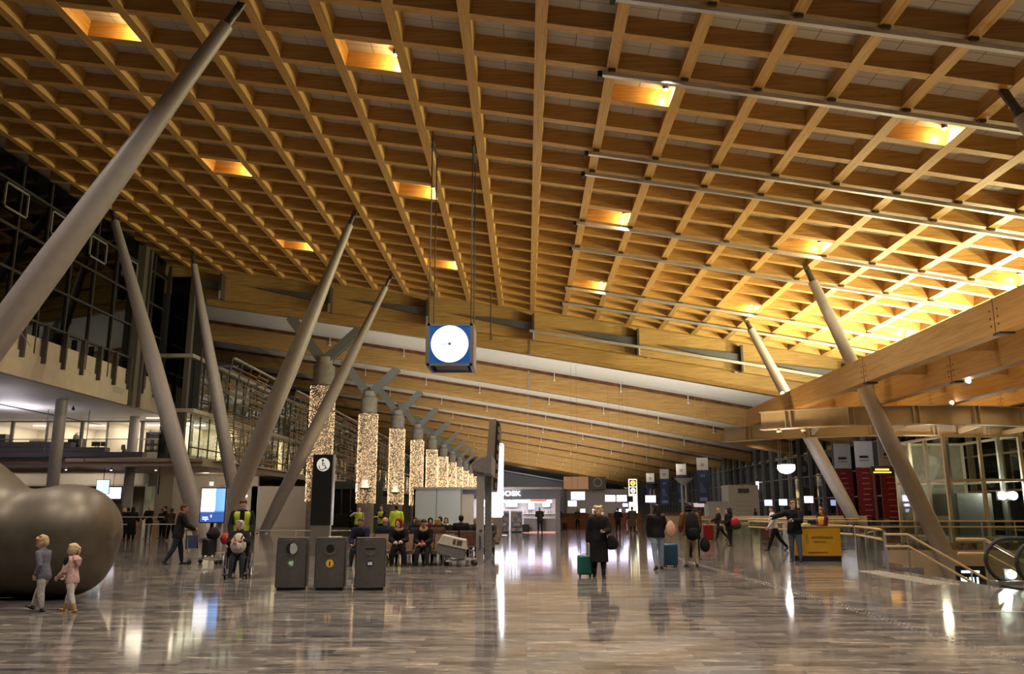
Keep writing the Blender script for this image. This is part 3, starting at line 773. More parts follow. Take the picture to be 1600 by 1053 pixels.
for (x, y, e) in ((-46, 71, 160), (-38, 70, 160), (-31, 70, 150), (-30, 78, 130), (-38, 80, 130)):
    lamp('SPOT', 'cafe_light', (x, y, 4.9), e * 2.2, SOFTW, 0.2, (x, y, 0), 130)

# facade beyond the offices: glass storeys with timber louvre screens
FX = -27.0
struct('wall_facade', MB().bb(-36, -35.6, 78, 290, 0, 18), mat('facade_back', (0.16, 0.14, 0.11), 0.7))
fg = struct('window_facade', MB().bb(FX - 0.03, FX, 66, 200, 5.6, 13.6), GLASS_G)
struct('floor_facade', MB().bb(-36, -25.2, 64.5, 210, 5.0, 5.6), mat('edge_cream', (0.40, 0.33, 0.25), 0.6))
struct('floor_facade_upper', MB().bb(-36, -26.2, 64.5, 210, 9.2, 9.5), BEIGE)
struct('ceiling_facade', MB().bb(-36, -26.6, 64.5, 210, 13.6, 13.9), GREYW)
for j in range(46):
    y = 66 + 2.0 * j if j < 16 else 98 + 3.6 * (j - 16)
    MB().bb(FX - 0.02, FX + 0.07, y - 0.04, y + 0.04, 5.6, 13.6).build('mullion', MULL, fg, False)
for z in (6.6, 10.4, 12.0):
    MB().bb(FX, FX + 0.1, 66, 200, z - 0.05, z + 0.05).build('transom', MULL, fg, False)
for (x, y, z, e) in ((-29, 68, 9.0, 200), (-31, 82, 9.0, 200), (-31, 90, 9.0, 200), (-31, 104, 9.0, 200), (-31, 124, 9.0, 200), (-31, 76, 13.3, 160), (-31, 90, 13.3, 160), (-31, 104, 13.3, 160), (-31, 120, 13.3, 160)):
    lamp('AREA', 'facade_room_light', (x, y, z), e, (1.0, 0.85, 0.62), 3.6, (x, y, 0))
for j, y in enumerate((68.0, 70.2, 72.6)):
    tag(MB().bb(-31.5, -29.6, y - 0.1, y + 0.1, 9.1, 9.2).build('ceiling_light', emit('strip_white', (1.0, 0.95, 0.88), 4.0)), 'lit ceiling strip in the glazed room right of the offices, %s' % ('nearest', 'middle', 'farthest')[j], 'light')
for j, (y0, y1) in enumerate(((73.2, 74.6), (76.0, 78.2), (83.5, 84.6), (92, 93.5), (101, 102.5), (112, 114))):
    rnd = random.Random(900 + j); mb = MB(); s = 0.03
    c = thing('facade_light_net', 'warm fairy light net hung inside the left glass facade, %s' % ORD[j], 'fairy lights', (FX - 0.5, y0, 5.6), 0, 'fairy light nets in the left facade')
    for k in range(420):
        q = (rnd.uniform(-0.1, 0.1), rnd.random() * (y1 - y0), 0.03 + rnd.random() * 3.5)
        mb.add([(q[0] + s, q[1], q[2]), (q[0], q[1] + s, q[2]), (q[0] - s, q[1], q[2]), (q[0], q[1] - s, q[2]), (q[0], q[1], q[2] + s), (q[0], q[1], q[2] - s)],
               [(0, 1, 4), (1, 2, 4), (2, 3, 4), (3, 0, 4), (1, 0, 5), (2, 1, 5), (3, 2, 5), (0, 3, 5)])
    o = mb.build('bulbs', emit('net_bulb', (1.0, 0.70, 0.36), 5.0, False), c, False); o['kind'] = 'stuff'
SLAT = glulam('louvre_timber', (0.22, 0.12, 0.06), (0.38, 0.24, 0.14), 1, 0.6)
for j, (y0, y1, z0) in enumerate(((67.6, 80.5, 5.9), (87, 98, 5.9), (98.6, 110, 5.9), (110.6, 122, 5.9), (123, 140, 5.9), (141, 165, 5.9))):
    t = thing('louvre_screen', 'timber slat screen on the left glass facade, %s from the lattice' % ORD[j], 'louvre screen', (-24.4, y0, z0), 0, 'timber louvre screens on the left facade')
    L_ = y1 - y0
    mb = MB(); rnd = random.Random(50 + j)
    for q in range(44):
        z = 8.1 * q / 43
        if rnd.random() < 0.22: continue
        a = rnd.choice((0, 0, 0, 0.25, 0.5)) * L_; b = L_ * rnd.choice((1, 1, 1, 0.75, 0.5))
        if b - a < 1: a, b = 0, L_
        bow = -0.5 * math.sin(PI * z / 8.1)
        mb.beam((bow, a, z), (bow, b, z), 0.10, 0.07)
    mb.build('slats', SLAT, t, False)
    for q in range(int(L_ / 2.4) + 1):
        y = min(L_, q * 2.4 + 0.05)
        MB().tube([(-0.12 - 0.5 * math.sin(PI * z / 8.1), y, z) for z in (0, 2, 4, 6, 8.1)], 0.06, 6).build('upright', DSTEEL, t)
    MB().bb(-0.12, 0.12, 0, L_, 8.12, 8.26).build('top_rail', ALU, t, False)
    for q in (1.0, L_ - 1.0): MB().bb(-2.4, 0, q - 0.06, q + 0.06, 7.6, 7.75).build('arm', STEEL, t, False)
# dark glass corner between the two
struct('window_corner', MB().bb(-29.0, -27.1, 65.0, 65.05, 5.6, 20.4), GLASS_D)
struct('wall_corner', MB().bb(-34, -26.5, 66.0, 66.2, 9.6, 21), DARKW)
co = struct('trim_corner', MB().bb(-27.3, -26.9, 64.6, 65.0, 5.6, 20.2), mat('post_brown', (0.10, 0.085, 0.07)))
# ground floor beyond: board wall, dark doors, screens
struct('wall_board', MB().bb(-27.6, -19.9, 84, 84.3, 0, 4.0), mat('board_grey', (0.40, 0.37, 0.33), 0.6, 0, 0.05, 1))
dr = struct('door_1', MB().bb(-25.0, -17.8, 95, 95.06, 0, 4.0), GLASS_D)
for k in range(8): MB().bb(-25.0 + 1.02 * k - 0.05, -25.0 + 1.02 * k + 0.05, 94.9, 95.1, 0, 4.2).build('door_frame', MULL, dr, False)
struct('wall_entrance', MB().bb(-36, -17.0, 99, 99.4, 0, 5), mat('dim_green', (0.10, 0.11, 0.09), 0.6))
hung_screen('flight_monitor', 'bluish flight monitor over the dark doors, left one', -22.9, 94.0, 3.5, 2.0, 1.3, emit('screen_blue', (0.35, 0.50, 0.95), 1.2), 0, 3.0)
hung_screen('flight_monitor', 'bluish flight monitor over the dark doors, right one', -18.6, 94.0, 3.6, 1.2, 1.0, emit('screen_blue', (0.35, 0.50, 0.95), 1.2), 0, 3.0)
# ================================================================== RIGHT SIDE: canopy, lift, stairs, banners
CRM = mat('canopy_cream', (0.50, 0.44, 0.34), 0.45, 0.1, 0.05, 2)
def ibeam(name, lab, pts, z0, z1):
    t = thing(name, lab, 'beam', (pts[0][0], pts[0][1], z0))
    o0 = Vector((pts[0][0], pts[0][1], 0))
    P = [Vector((p[0], p[1], 0)) - o0 for p in pts]
    h = z1 - z0
    nr = []
    for i, p in enumerate(P):
        d = (P[min(i + 1, len(P) - 1)] - P[max(i - 1, 0)]).normalized(); nr.append(Vector((d.y, -d.x, 0)))
    def sweep(w0, w1, a, b):
        return [[p + n * w0 + Vector((0, 0, a)), p + n * w1 + Vector((0, 0, a)), p + n * w1 + Vector((0, 0, b)), p + n * w0 + Vector((0, 0, b))] for p, n in zip(P, nr)]
    MB().skin(sweep(-0.03, 0.03, 0.05, h - 0.05)).build('web', CRM, t, False)
    MB().skin(sweep(-0.28, 0.28, 0, 0.05)).build('lower_flange', CRM, t, False)
    MB().skin(sweep(-0.28, 0.28, h - 0.05, h)).build('upper_flange', CRM, t, False)
    for i in range(3, len(P) - 1, 6):
        for q in (-0.15, 0.15):
            d = (P[i + 1] - P[i - 1]).normalized()
            MB().beam(P[i] + nr[i] * 0.14 + d * q + Vector((0, 0, 0.05)), P[i] + nr[i] * 0.14 + d * q + Vector((0, 0, h - 0.05)), 0.24, 0.04, up=d).build('stiffener', CRM, t, False)
    return t
def arc(cx, cy, r, a0, a1, n=30):
    return [(cx + r * math.cos(R(a0 + (a1 - a0) * k / n)), cy + r * math.sin(R(a0 + (a1 - a0) * k / n))) for k in range(n + 1)]
ibeam('curved_steel_beam', 'curved cream steel I-beam of the canopy, nearer and higher one', arc(22.0, 57.6, 12.6, 228.5, 318, 36), 6.15, 7.2)
ibeam('curved_steel_beam', 'curved cream steel I-beam of the canopy, farther one behind', arc(24.0, 66.0, 13.5, 220, 318, 36), 6.2, 7.2)
for j, (a, b) in enumerate((((16.5, 46.4), (18.5, 54.0)), ((21, 45.1), (23, 52.7)), ((25.5, 45.7), (27.4, 53.0)), ((30, 47.9), (31, 54.6)))):
    tag(MB().beam((*a, 6.5), (*b, 6.5), 0.16, 0.3).build('cross_tie', CRM), 'cream steel tie joining the two curved canopy beams, %s from the left' % ORD[j].replace('nearest', 'first'), 'tie', 'ties of the canopy')
# glulam beams along the hall resting on the curved steel
for j, (x, zb, zt, y0, y1, lab) in enumerate(((15.4, 7.22, 8.36, 9, 57, 'leftmost and tallest in view'), (19.2, 7.22, 8.45, 10, 56, 'second from the left'), (23.0, 7.22, 8.4, 11, 55.5, 'third from the left'), (26.8, 7.22, 8.35, 12, 55, 'fourth from the left'))):
    t = thing('canopy_beam', 'long glulam beam resting on the curved steel canopy, %s' % lab, 'beam', (x, y0, zb), 0, 'glulam beams of the canopy')
    MB().bb(-0.26, 0.26, 0, y1 - y0, 0, zt - zb).build('glulam', OAK, t, False, 0.02)
    for q in (0.36, 0.58, 0.80):
        yy = (y1 - y0) * q
        MB().bb(-0.27, 0.27, yy - 0.015, yy + 0.015, 0.0, zt - zb + 0.004).build('joint', mat('joint_dark', (0.10, 0.05, 0.02), 0.6), t, False)
        mb = MB()
        for dy in (-0.22, 0.22):
            for dz in (0.25, 0.5, 0.75): mb.cyl((-0.275, yy + dy, dz), (-0.26, yy + dy, dz), 0.035, 0.035, 8)
        mb.build('bolts', DSTEEL, t)
        MB().box((0, yy, -0.02), (0.5, 0.4, 0.1)).build('bracket', DSTEEL, t, False)
for j, y in enumerate((15, 21, 27, 33, 39, 45, 51)):
    tag(MB().beam((15.66, y, 8.2), (26.6, y, 8.2), 0.2, 0.55).build('purlin', OAK, None, False), 'short timber purlin between the canopy glulam beams, %s' % ORD[j], 'purlin', 'timber purlins of the canopy')
for j, (x, y, z) in enumerate(((15.5, 50, 8.45), (18.8, 46, 7.1), (22.5, 44, 7.1), (26.5, 42, 7.1), (19.2, 36, 7.02))):
    t = thing('canopy_spotlight', 'small bright spotlight on the timber canopy, %s' % ORD[j], 'spotlight', (x, y, z), 0, 'spotlights of the canopy')
    MB().cyl((0, 0, 0), (0, -0.15, 0.1), 0.12, 0.14, 12).build('can', ALU, t); MB().ball((0, -0.2, 0.1), 0.09, 10, 6).build('lens', LAMPW, t)
for j, (x, y) in enumerate(((29, 40), (29, 47), (29, 54))):
    t = thing('roof_floodlight', 'floodlight on the canopy washing the lattice, %s' % ORD[j], 'floodlight', (x, y, 8.72), 0, 'floodlights washing the lattice')
    MB().bb(-0.3, 0.3, -0.2, 0.2, -0.1, 0.12).build('housing', ALU, t, False); MB().bb(-0.5, 0.5, -0.06, 0.06, -0.5, -0.1).build('yoke', DSTEEL, t, False)
# disc pendant hung on four wires
t = thing('disc_pendant', 'glowing white disc lamp hung on four wires below the canopy', 'lamp', (16.9, 54.6, 4.2))
MB().lathe([(0.08, -0.24), (0.34, -0.17), (0.50, -0.04), (0.56, 0.12), (0.53, 0.3)], n=32).build('lamp_disc', LAMPW, t)
MB().lathe([(0.55, 0.3), (0.57, 0.36), (0.3, 0.4)], n=32).build('rim', ALU, t)
for sx in (-0.44, -0.30, 0.30, 0.44): MB().cyl((sx, 0, 0.3), (sx, 0, 2.02), 0.014, 0.012, 5).build('wire', ALU, t)
lamp('POINT', 'disc_light', (16.9, 54.6, 3.95), 450, WHITE, 0.4)
for j, (x, y) in enumerate(((14.4, 47.4), (15.6, 46.8))):
    t = thing('security_camera', 'small white dome camera under the curved steel beam, %s' % ('left one', 'right one')[j], 'camera', (x, y, 6.15))
    MB().lathe([(0.12, -0.2), (0.16, -0.1), (0.06, 0.0)], n=14).build('mount', OFFW, t); MB().ball((0, 0, -0.2), 0.11, 12, 8).build('dome', BLACK, t)

# glass lift shaft
t = thing('glass_lift_shaft', 'glazed lift shaft with cream frame at the right', 'lift shaft', (23.9, 48.0, -6.0))
LW, LD, LH = 4.3, 6.4, 11.8
for (x, y) in ((0, 0), (LW * 0.47, 0), (LW, 0), (0, LD * 0.35), (0, LD * 0.68), (0, LD), (LW, LD)):
    MB().bb(x - 0.09, x + 0.09, y - 0.09, y + 0.09, 0, LH).build('post', CRM, t, False)
for z in (6.1, 9.3, 11.8):
    MB().bb(0, LW, -0.07, 0.07, z - 0.07, z + 0.07).bb(-0.07, 0.07, 0, LD, z - 0.07, z + 0.07).bb(0, LW, LD - 0.07, LD + 0.07, z - 0.07, z + 0.07).bb(LW - 0.07, LW + 0.07, 0, LD, z - 0.07, z + 0.07).build('rail', CRM, t, False)
MB().bb(0, LW, -0.015, 0.015, 0, LH).build('front_glass', GLASS_G, t, False)
MB().bb(-0.015, 0.015, 0, LD, 0, LH).build('side_glass', GLASS_G, t, False)
MB().bb(0, LW, LD - 0.02, LD, 0, LH).build('rear_panel', mat('lift_rear', (0.20, 0.20, 0.16), 0.4, 0.1, 0.3, 1.2), t, False)
MB().bb(1.2, 3.2, 1.5, 4.5, 6.2, 8.6).build('lift_car', mat('lift_car', (0.22, 0.22, 0.20), 0.35, 0.6), t, False)
MB().bb(0.6, 0.8, 1.0, 1.2, 0, LH).bb(3.6, 3.8, 1.0, 1.2, 0, LH).build('guide_rail', STEEL, t, False)
t = thing('lift_lamp', 'bright white lamp pair seen through the lift shaft glass', 'lamp', (27.6, 48.7, 2.45))
for sx in (-0.3, 0.3): MB().ball((sx, 0, 0), 0.24, 12, 8).build('bulb', LAMPW, t)
MB().bb(-0.5, 0.5, 0.15, 0.3, -0.25, 0.25).build('plate', DSTEEL, t, False)
lamp('POINT', 'lift_light', (26.9, 49.0, 3.2), 420, WHITE, 0.3)
lamp('POINT', 'lift_light', (24.8, 51.5, 4.6), 260, SOFTW, 0.3)
t = thing('orange_display', 'dark display with orange lettering left of the lift shaft', 'display', (26.5, 62.0, 4.2)); MB().bb(-1.0, -0.9, 0.05, 0.12, -4.2, 0).bb(0.9, 1.0, 0.05, 0.12, -4.2, 0).build('post', DSTEEL, t, False)
MB().bb(-1.1, 1.1, 0, 0.15, 0, 0.6).build('housing', BLACK, t, False)
MB().bb(-0.95, 0.35, -0.01, 0, 0.12, 0.2).bb(-0.8, 0.2, -0.01, 0, 0.3, 0.42).build('orange_text', emit('led_orange', (1, 0.45, 0.05), 4), t, False)
t = thing('platform_sign', 'small lit track number sign left of the lift shaft', 'sign', (28.4, 60.0, 4.2)); MB().bb(-0.04, 0.04, 0.03, 0.1, -4.2, 0).build('post', DSTEEL, t, False); MB().bb(-0.5, 0.5, 0, 0.12, 0, 0.6).build('housing', BLACK, t, False); MB().bb(-0.2, -0.05, -0.01, 0, 0.12, 0.5).bb(0.05, 0.25, -0.01, 0, 0.12, 0.5).build('figures', emit('sign_lilac', (0.8, 0.75, 1), 2.5), t, False)

# stairs, balustrades and escalators going down toward the right
BAMB = glulam('handrail_oak', (0.50, 0.33, 0.15), (0.66, 0.47, 0.25), 0, 0.4)
st = thing('stair', 'stair going down to the right behind the tactile field', 'stair', (10.4, 22.2, 0))
mb = MB()
for k in range(34):
    mb.bb(0.3 * k, 0.3 * k + 0.32, -2.3, 2.3, -0.175 * k - 0.175 - 0.16, -0.175 * k - (0.175 if k else 0.175))
mb.build('steps', CONC, st, False)
def rail(parent, y, sgn=1):
    for hz in (0.95, 0.62):
        MB().tube([(10.2, y, hz), (10.85, y, hz), (20.2, y, hz - 5.45)], 0.035, 8).build('handrail', BAMB, parent)
    for k in range(6):
        x = 10.85 + 1.7 * k
        MB().cyl((x, y, -0.583 * (x - 10.4)), (x, y, 0.95 - 0.583 * (x - 10.85)), 0.025, 0.025, 8).build('post', STEEL, parent)
r1 = thing('stair_railing', 'double timber handrail on steel posts, far side of the stair', 'railing', (0, 0, 0)); rail(r1, 24.4)
r1 = thing('stair_railing', 'double timber handrail on steel posts, near side of the stair', 'railing', (0, 0, 0)); rail(r1, 20.35)
def balustrade(lab, a, b, h=1.1, post=True, rails=(1.08, 0.8), drop=0.0):
    a, b = Vector(a), Vector(b); L_ = (b - a).length
    t = thing('glass_balustrade', lab, 'balustrade', a, math.atan2(b.y - a.y, b.x - a.x))
    MB().bb(0, L_, -0.01, 0.01, -0.25, h).build('glass_panel', GLASS_G, t, False)
    for z in rails: MB().tube([(0, -0.09, z), (L_, -0.09, z)], 0.035, 8).build('handrail', BAMB, t)
    n = max(1, int(L_ / 1.6))
    for k in range(n + 1): MB().bb(L_ * k / n - 0.02, L_ * k / n + 0.02, -0.05, 0.03, -0.2, h - 0.05).build('post', STEEL, t, False)
    return t
balustrade('glass balustrade behind the information desk along the opening', (11.42, 43.4, 0), (11.42, 29.6, 0))
balustrade('glass balustrade right of the information desk ending at the stair head', (11.42, 29.4, 0), (10.3, 24.6, 0))
balustrade('long glass balustrade across the far edge of the opening', (11.5, 43.6, 0), (29.9, 43.6, 0))
balustrade('glass balustrade beside the red suitcase', (9.0, 50.4, 0), (14.6, 50.4, 0))
balustrade('glass balustrade behind the pale walkers at right', (13.4, 56.5, 0), (22.0, 56.5, 0))
def escalator(lab, y):
    t = thing('escalator_balustrade', lab, 'escalator', (10.3, y, 0))
    top = [(0.6 + 0.0, 0.10)]
    path = []
    for k in range(13):
        a = PI * 1.5 - PI * k / 12
        path.append((0.55 + 0.55 * math.cos(a), 0, 0.52 + 0.48 * math.sin(a)))
    path = path + [(1.6, 0, 1.0), (2.4, 0, 0.85), (14.0, 0, -5.2)]
    MB().tube(path, 0.045, 8).build('rubber_handrail', RUBBER, t)
    mb = MB(); ring1 = [p for p in path] ; low = [(p[0], min(p[2], -0.05 - max(0, (p[0] - 1.8)) * 0.52)) for p in path]
    poly = [(p[0], p[2]) for p in path[2:]] + [(14.0, -6.1), (2.2, -0.1), (0.6, 0.02)]
    M = Matrix(((1, 0, 0, 0), (0, 0, -1, 0), (0, 1, 0, 0), (0, 0, 0, 1)))
    MB().prism(poly, -0.008, 0.008, M).build('glass_side', GLASS_G, t, False)
    mb = MB(); mb.skin([[Vector((x, -0.14, z)), Vector((x, 0.14, z)), Vector((x, 0.14, z - 0.3)), Vector((x, -0.14, z - 0.3))] for x, z in ((0.15, 0.08), (1.7, 0.08), (2.4, -0.15), (14, -6.0))])
    mb.build('skirt', STEEL, t, False)
    return t
escalator('escalator side with black handrail loop next to the stair', 19.35)
escalator('escalator side with black handrail loop near the lamp, middle one', 18.15)
escalator('escalator side with black handrail loop at the right edge, nearest', 16.95)
es = thing('escalator_steps', 'grey escalator steps running down between the two black loops', 'escalator', (10.3, 18.75, 0))
mb = MB().bb(0.2, 1.8, -0.45, 0.45, -0.1, 0.01)
for k in range(30): mb.bb(1.8 + 0.4 * k, 2.2 + 0.4 * k, -0.45, 0.45, -0.3 - 0.2 * k, -0.1 - 0.2 * k)
mb.build('treads', DSTEEL, es, False)
t = thing('floor_lamp_head', 'glaring white lamp low beside the escalator at the right edge', 'lamp', (11.62, 20.75, 0.12))
MB().ball((0, 0, 0), 0.11, 14, 10).build('bulb', LEDW, t); MB().bb(-0.12, 0.12, 0.08, 0.16, -0.18, 0.12).build('bracket', DSTEEL, t, False)
lamp('POINT', 'escalator_light', (11.4, 20.6, 0.35), 30, COOL, 0.1)
t = thing('track_sign', 'small lit sign with figures below the stair rail', 'sign', (18.5, 36.0, -1.55)); MB().bb(-0.6, 0.6, 0, 0.1, 0, 0.9).build('housing', BLACK, t, False); MB().bb(-0.4, 0.35, -0.01, 0, 0.62, 0.72).bb(-0.45, -0.2, -0.01, 0, 0.15, 0.45).bb(-0.1, 0.1, -0.01, 0, 0.15, 0.45).bb(0.2, 0.28, -0.01, 0, 0.15, 0.45).build('figures', emit('sign_cyan', (0.6, 0.9, 0.9), 2.0), t, False)
lamp('AREA', 'lower_hall', (20, 32, -1.2), 300, SOFTW, 3, (20, 32, -6))

# banners
BLUE = mat('banner_blue', (0.025, 0.045, 0.14), 0.6, 0, 0.1, 3)
RED = mat('banner_red', (0.20, 0.014, 0.016), 0.6, 0, 0.15, 3)
WHT = mat('banner_white', (0.60, 0.58, 0.58), 0.6, 0, 0.05, 3)
INKW = mat('ink_white', (0.65, 0.65, 0.68), 0.6); INKD = mat('ink_dark', (0.03, 0.03, 0.04), 0.6); INKR = mat('ink_red', (0.62, 0.2, 0.2), 0.6)
def banner(lab, x, y, w_, z0, zm, z1, m, group, letters):
    t = thing('hanging_banner', lab, 'banner', (x, y, z0), 0, group)
    MB().bb(-w_ / 2, w_ / 2, -0.012, 0.012, zm - z0 + 0.05, z1 - z0).build('white_panel', WHT, t, False)
    MB().bb(-w_ / 2 - 0.03, w_ / 2 + 0.03, -0.012, 0.012, 0, zm - z0).build('colour_panel', m, t, False)
    MB().cyl((-w_ / 2 - 0.05, 0, z1 - z0), (w_ / 2 + 0.05, 0, z1 - z0), 0.03, 0.03, 6).build('rod', STEEL, t)
    for sx in (-1, 1): MB().cyl((sx * w_ * 0.4, 0, z1 - z0), (sx * w_ * 0.4, 0, hall_z(x) + 2.2 - z0), 0.008, 0.008, 4).build('wire', STEEL, t)
    if letters == 'blue':
        MB().bb(-0.2, 0.2, -0.02, -0.012, zm - z0 + 0.62, zm - z0 + 0.68).bb(-0.2, 0.15, -0.02, -0.012, zm - z0 + 0.45, zm - z0 + 0.52).build('logo', INKD, t, False)
        mb = MB(); h = zm - z0
        for k in range(3): mb.bb(-0.25 + 0.17 * k, -0.13 + 0.17 * k, -0.02, -0.012, h - 0.65, h - 0.4)
        for k in range(6): mb.bb(-0.35, -0.35 + 0.3 + 0.07 * k, -0.02, -0.012, h - 1.3 - 0.17 * k, h - 1.24 - 0.17 * k)
        mb.bb(-0.4, 0.35, -0.02, -0.012, 0.25, 0.6)
        mb.build('lettering', mat('ink_blue', (0.22, 0.27, 0.42), 0.6), t, False)
    else:
        MB().bb(-0.45, 0.4, -0.02, -0.012, zm - z0 + 0.95, zm - z0 + 1.2).bb(-0.5, 0.45, -0.02, -0.012, zm - z0 + 0.7, zm - z0 + 0.76).build('logo', INKD, t, False)
        mb = MB(); h = zm - z0
        for k in range(9): mb.bb(-0.3 - 0.05 * (k % 3), 0.25 + 0.06 * (k % 4), -0.02, -0.012, h - 0.5 - 0.5 * k, h - 0.42 - 0.5 * k)
        mb.build('lettering', INKR, t, False)
for j, y in enumerate((85.7, 97.5, 109.5, 122, 143)):
    banner('blue banner with white top hanging at right, %s of the row' % ORD[j].replace('fifth', 'farthest'), 18.0, y, 1.15, 2.3, 5.6, 6.9, BLUE, 'blue hanging banners', 'blue')
for j, (x, y, z1) in enumerate(((32.6, 86.5, 8.4), (32.6, 81.0, 8.2), (32.6, 75.5, 8.1))):
    banner('red banner with white top before the right glass wall, %s' % ('left one', 'middle one', 'right one behind the pale column')[j], x, y, 1.75, 0.9, z1 - 2.6, z1, RED, 'red hanging banners', 'red')
def torchere(lab, x, y, h, lit):
    t = thing('torchere', lab, 'lamp', (x, y, 0), 0, 'bowl torcheres at right')
    for sx in (-0.22, 0.22): MB().cyl((sx, 0, 0), (sx, 0, h - 0.3), 0.13, 0.13, 12).build('pole', ALU, t)
    MB().lathe([(0.12, -0.75), (0.5, -0.5), (1.05, 0.0), (1.0, 0.0), (0.45, -0.42)], (0, 0, h), 28).build('bowl', OFFW if lit else DSTEEL, t)
    MB().lathe([(0.6, 0), (0.6, 0.06), (0.3, 0.1)], n=20).build('base', STEEL, t)
torchere('bowl shaped torchere on twin poles between blue banners, nearest and lit', 17.4, 93, 5.1, True)
torchere('dark bowl torchere on twin poles, second', 16.9, 113, 5.1, False)
torchere('dark bowl torchere on twin poles, farthest', 16.9, 137, 5.3, False)
lamp('SPOT', 'torchere_light', (17.4, 93, 4.9), 900, WHITE, 0.3, (17.4, 93, 12), 120)
# white booth
t = thing('white_booth', 'tall white panelled booth with dark sign beyond the walkers', 'booth', (21.6, 84, 0))
MB().bb(-1.5, 1.5, 0, 3, 0, 4.1).build('shell', mat('booth_white', (0.50, 0.50, 0.49), 0.5), t, False)
MB().bb(-3.4, -1.5, 0.6, 2.6, 0, 2.5).build('annex', mat('booth_white', (0.5, 0.5, 0.49)), t, False)
MB().bb(-0.55, 0.55, -0.03, 0, 3.3, 3.75).build('sign_plate', mat('booth_sign', (0.03, 0.05, 0.08), 0.5), t, False)
mb = MB()
for k in range(4): mb.bb(-0.9, 0.9 - 0.2 * (k % 2), -0.01, 0, 1.1 + 0.45 * k, 1.16 + 0.45 * k)
mb.build('lettering', mat('ink_pale', (0.35, 0.35, 0.36), 0.6), t, False)
hung_screen('oval_screen', 'small bluish lit screen before the right glass wall, left one', 30.0, 105.0, 2.2, 0.9, 0.7, emit('screen_blueish', (0.6, 0.62, 1.0), 3), R(-12), 3.0)
hung_screen('oval_screen', 'small bluish lit screen before the right glass wall, second', 30.0, 99.0, 2.2, 0.9, 0.7, emit('screen_blueish', (0.6, 0.62, 1.0), 3), R(-12), 3.0)
hung_screen('oval_screen', 'small bluish lit screen before the right glass wall, third', 30.0, 90.0, 2.4, 0.9, 0.7, emit('screen_blueish', (0.6, 0.62, 1.0), 3), R(-12), 3.0)
t = thing('tube_lamp', 'narrow upright white lamp on the right glass wall', 'lamp', (33.45, 122, 4.6)); MB().cyl((0, 0, 0), (0, 0, 1.1), 0.14, 0.22, 12).build('tube', emit('tube_glow', (1, 0.97, 0.9), 4), t); MB().cyl((0, 0, 1.1), (0, 0, 1.5), 0.16, 0.16, 12).build('cap', DSTEEL, t)
# ================================================================== THINGS IN THE HALL
# --- hanging clock
cz0, cz1, S = 7.55, 9.35, 1.9
t = thing('hanging_clock', 'blue cube clock with glowing white dial hung on long rods', 'clock', (-3.2, 34.0, cz0))
FRM = mat('clock_frame', (0.30, 0.29, 0.31), 0.4, 0.4)
h = cz1 - cz0; hs = S / 2
mb = MB()
for sx in (-1, 1):
    for sy in (-1, 1): mb.bb(sx * hs - 0.05 * (1 + sx), sx * hs + 0.05 * (1 - sx), sy * hs + hs - 0.05 * (1 + sy), sy * hs + hs + 0.05 * (1 - sy), 0, h)
for z in (0, h - 0.1):
    for sy in (0, S - 0.1): mb.bb(-hs, hs, sy, sy + 0.1, z, z + 0.1)
    for sx in (-hs, hs - 0.1): mb.bb(sx, sx + 0.1, 0, S, z, z + 0.1)
mb.bb(-hs - 0.06, -hs, -0.02, S, 0.05, h); mb.bb(hs, hs + 0.06, -0.02, S, -0.02, h)
mb.build('frame', FRM, t, False)
MB().bb(-hs + 0.04, hs - 0.04, 0.02, 0.06, 0.06, h - 0.03).build('front_panel', emit('clock_blue', (0.010, 0.10, 0.38), 0.5), t, False)
MB().bb(hs - 0.06, hs - 0.02, 0.1, S - 0.1, 0.06, h - 0.06).bb(-hs + 0.02, -hs + 0.06, 0.1, S - 0.1, 0.06, h - 0.06).bb(-hs + 0.1, hs - 0.1, S - 0.06, S - 0.02, 0.06, h - 0.06).build('side_panel', mat('clock_side', (0.05, 0.06, 0.12), 0.3), t, False)
MB().bb(-hs + 0.3, hs - 0.25, 0.25, S - 0.3, 0.06, 0.12).bb(-hs + 0.1, hs - 0.1, 0.1, S - 0.1, h - 0.05, h).build('recess', BLACK, t, False)
dc = Vector((0.0, 0.0, h / 2 + 0.02)); rd = 0.79
dial = MB().cyl(dc + Vector((0, 0.02, 0)), dc + Vector((0, -0.02, 0)), rd, rd, 64).build('dial', emit('dial_white', (0.97, 0.95, 1.0), 1.25), t)
MKM = mat('dial_mark', (0.62, 0.62, 0.70), 0.5); MKE = emit('dial_mark_lit', (0.62, 0.62, 0.74), 0.9)
mb = MB()
for k in range(12):
    a = k * PI / 6; d = Vector((math.sin(a), 0, math.cos(a))); s_ = Vector((math.cos(a), 0, -math.sin(a)))
    for off in ((-0.035, 0.035) if k % 3 == 0 else (0.0,)):
        mb.beam(dc + d * rd * 0.68 + s_ * off + Vector((0, -0.022, 0)), dc + d * rd * 0.9 + s_ * off + Vector((0, -0.022, 0)), 0.012, 0.022 if k % 3 == 0 else 0.014, up=s_)
mb.build('hour_marks', MKE, dial, False)
for nm, ang, l, w_ in (('minute_hand', 270, 0.5, 0.02), ('hour_hand', 263, 0.40, 0.03)):
    d = Vector((math.sin(R(ang)), 0, math.cos(R(ang))))
    MB().beam(dc + Vector((0, -0.026, 0)), dc + d * l + Vector((0, -0.026, 0)), 0.008, w_, up=(0, 0, 1)).build(nm, MKE, dial, False)
MB().cyl(dc + Vector((0, -0.02, 0)), dc + Vector((0, -0.035, 0)), 0.06, 0.06, 16).build('hub', mat('hub', (0.25, 0.2, 0.35), 0.5), dial)
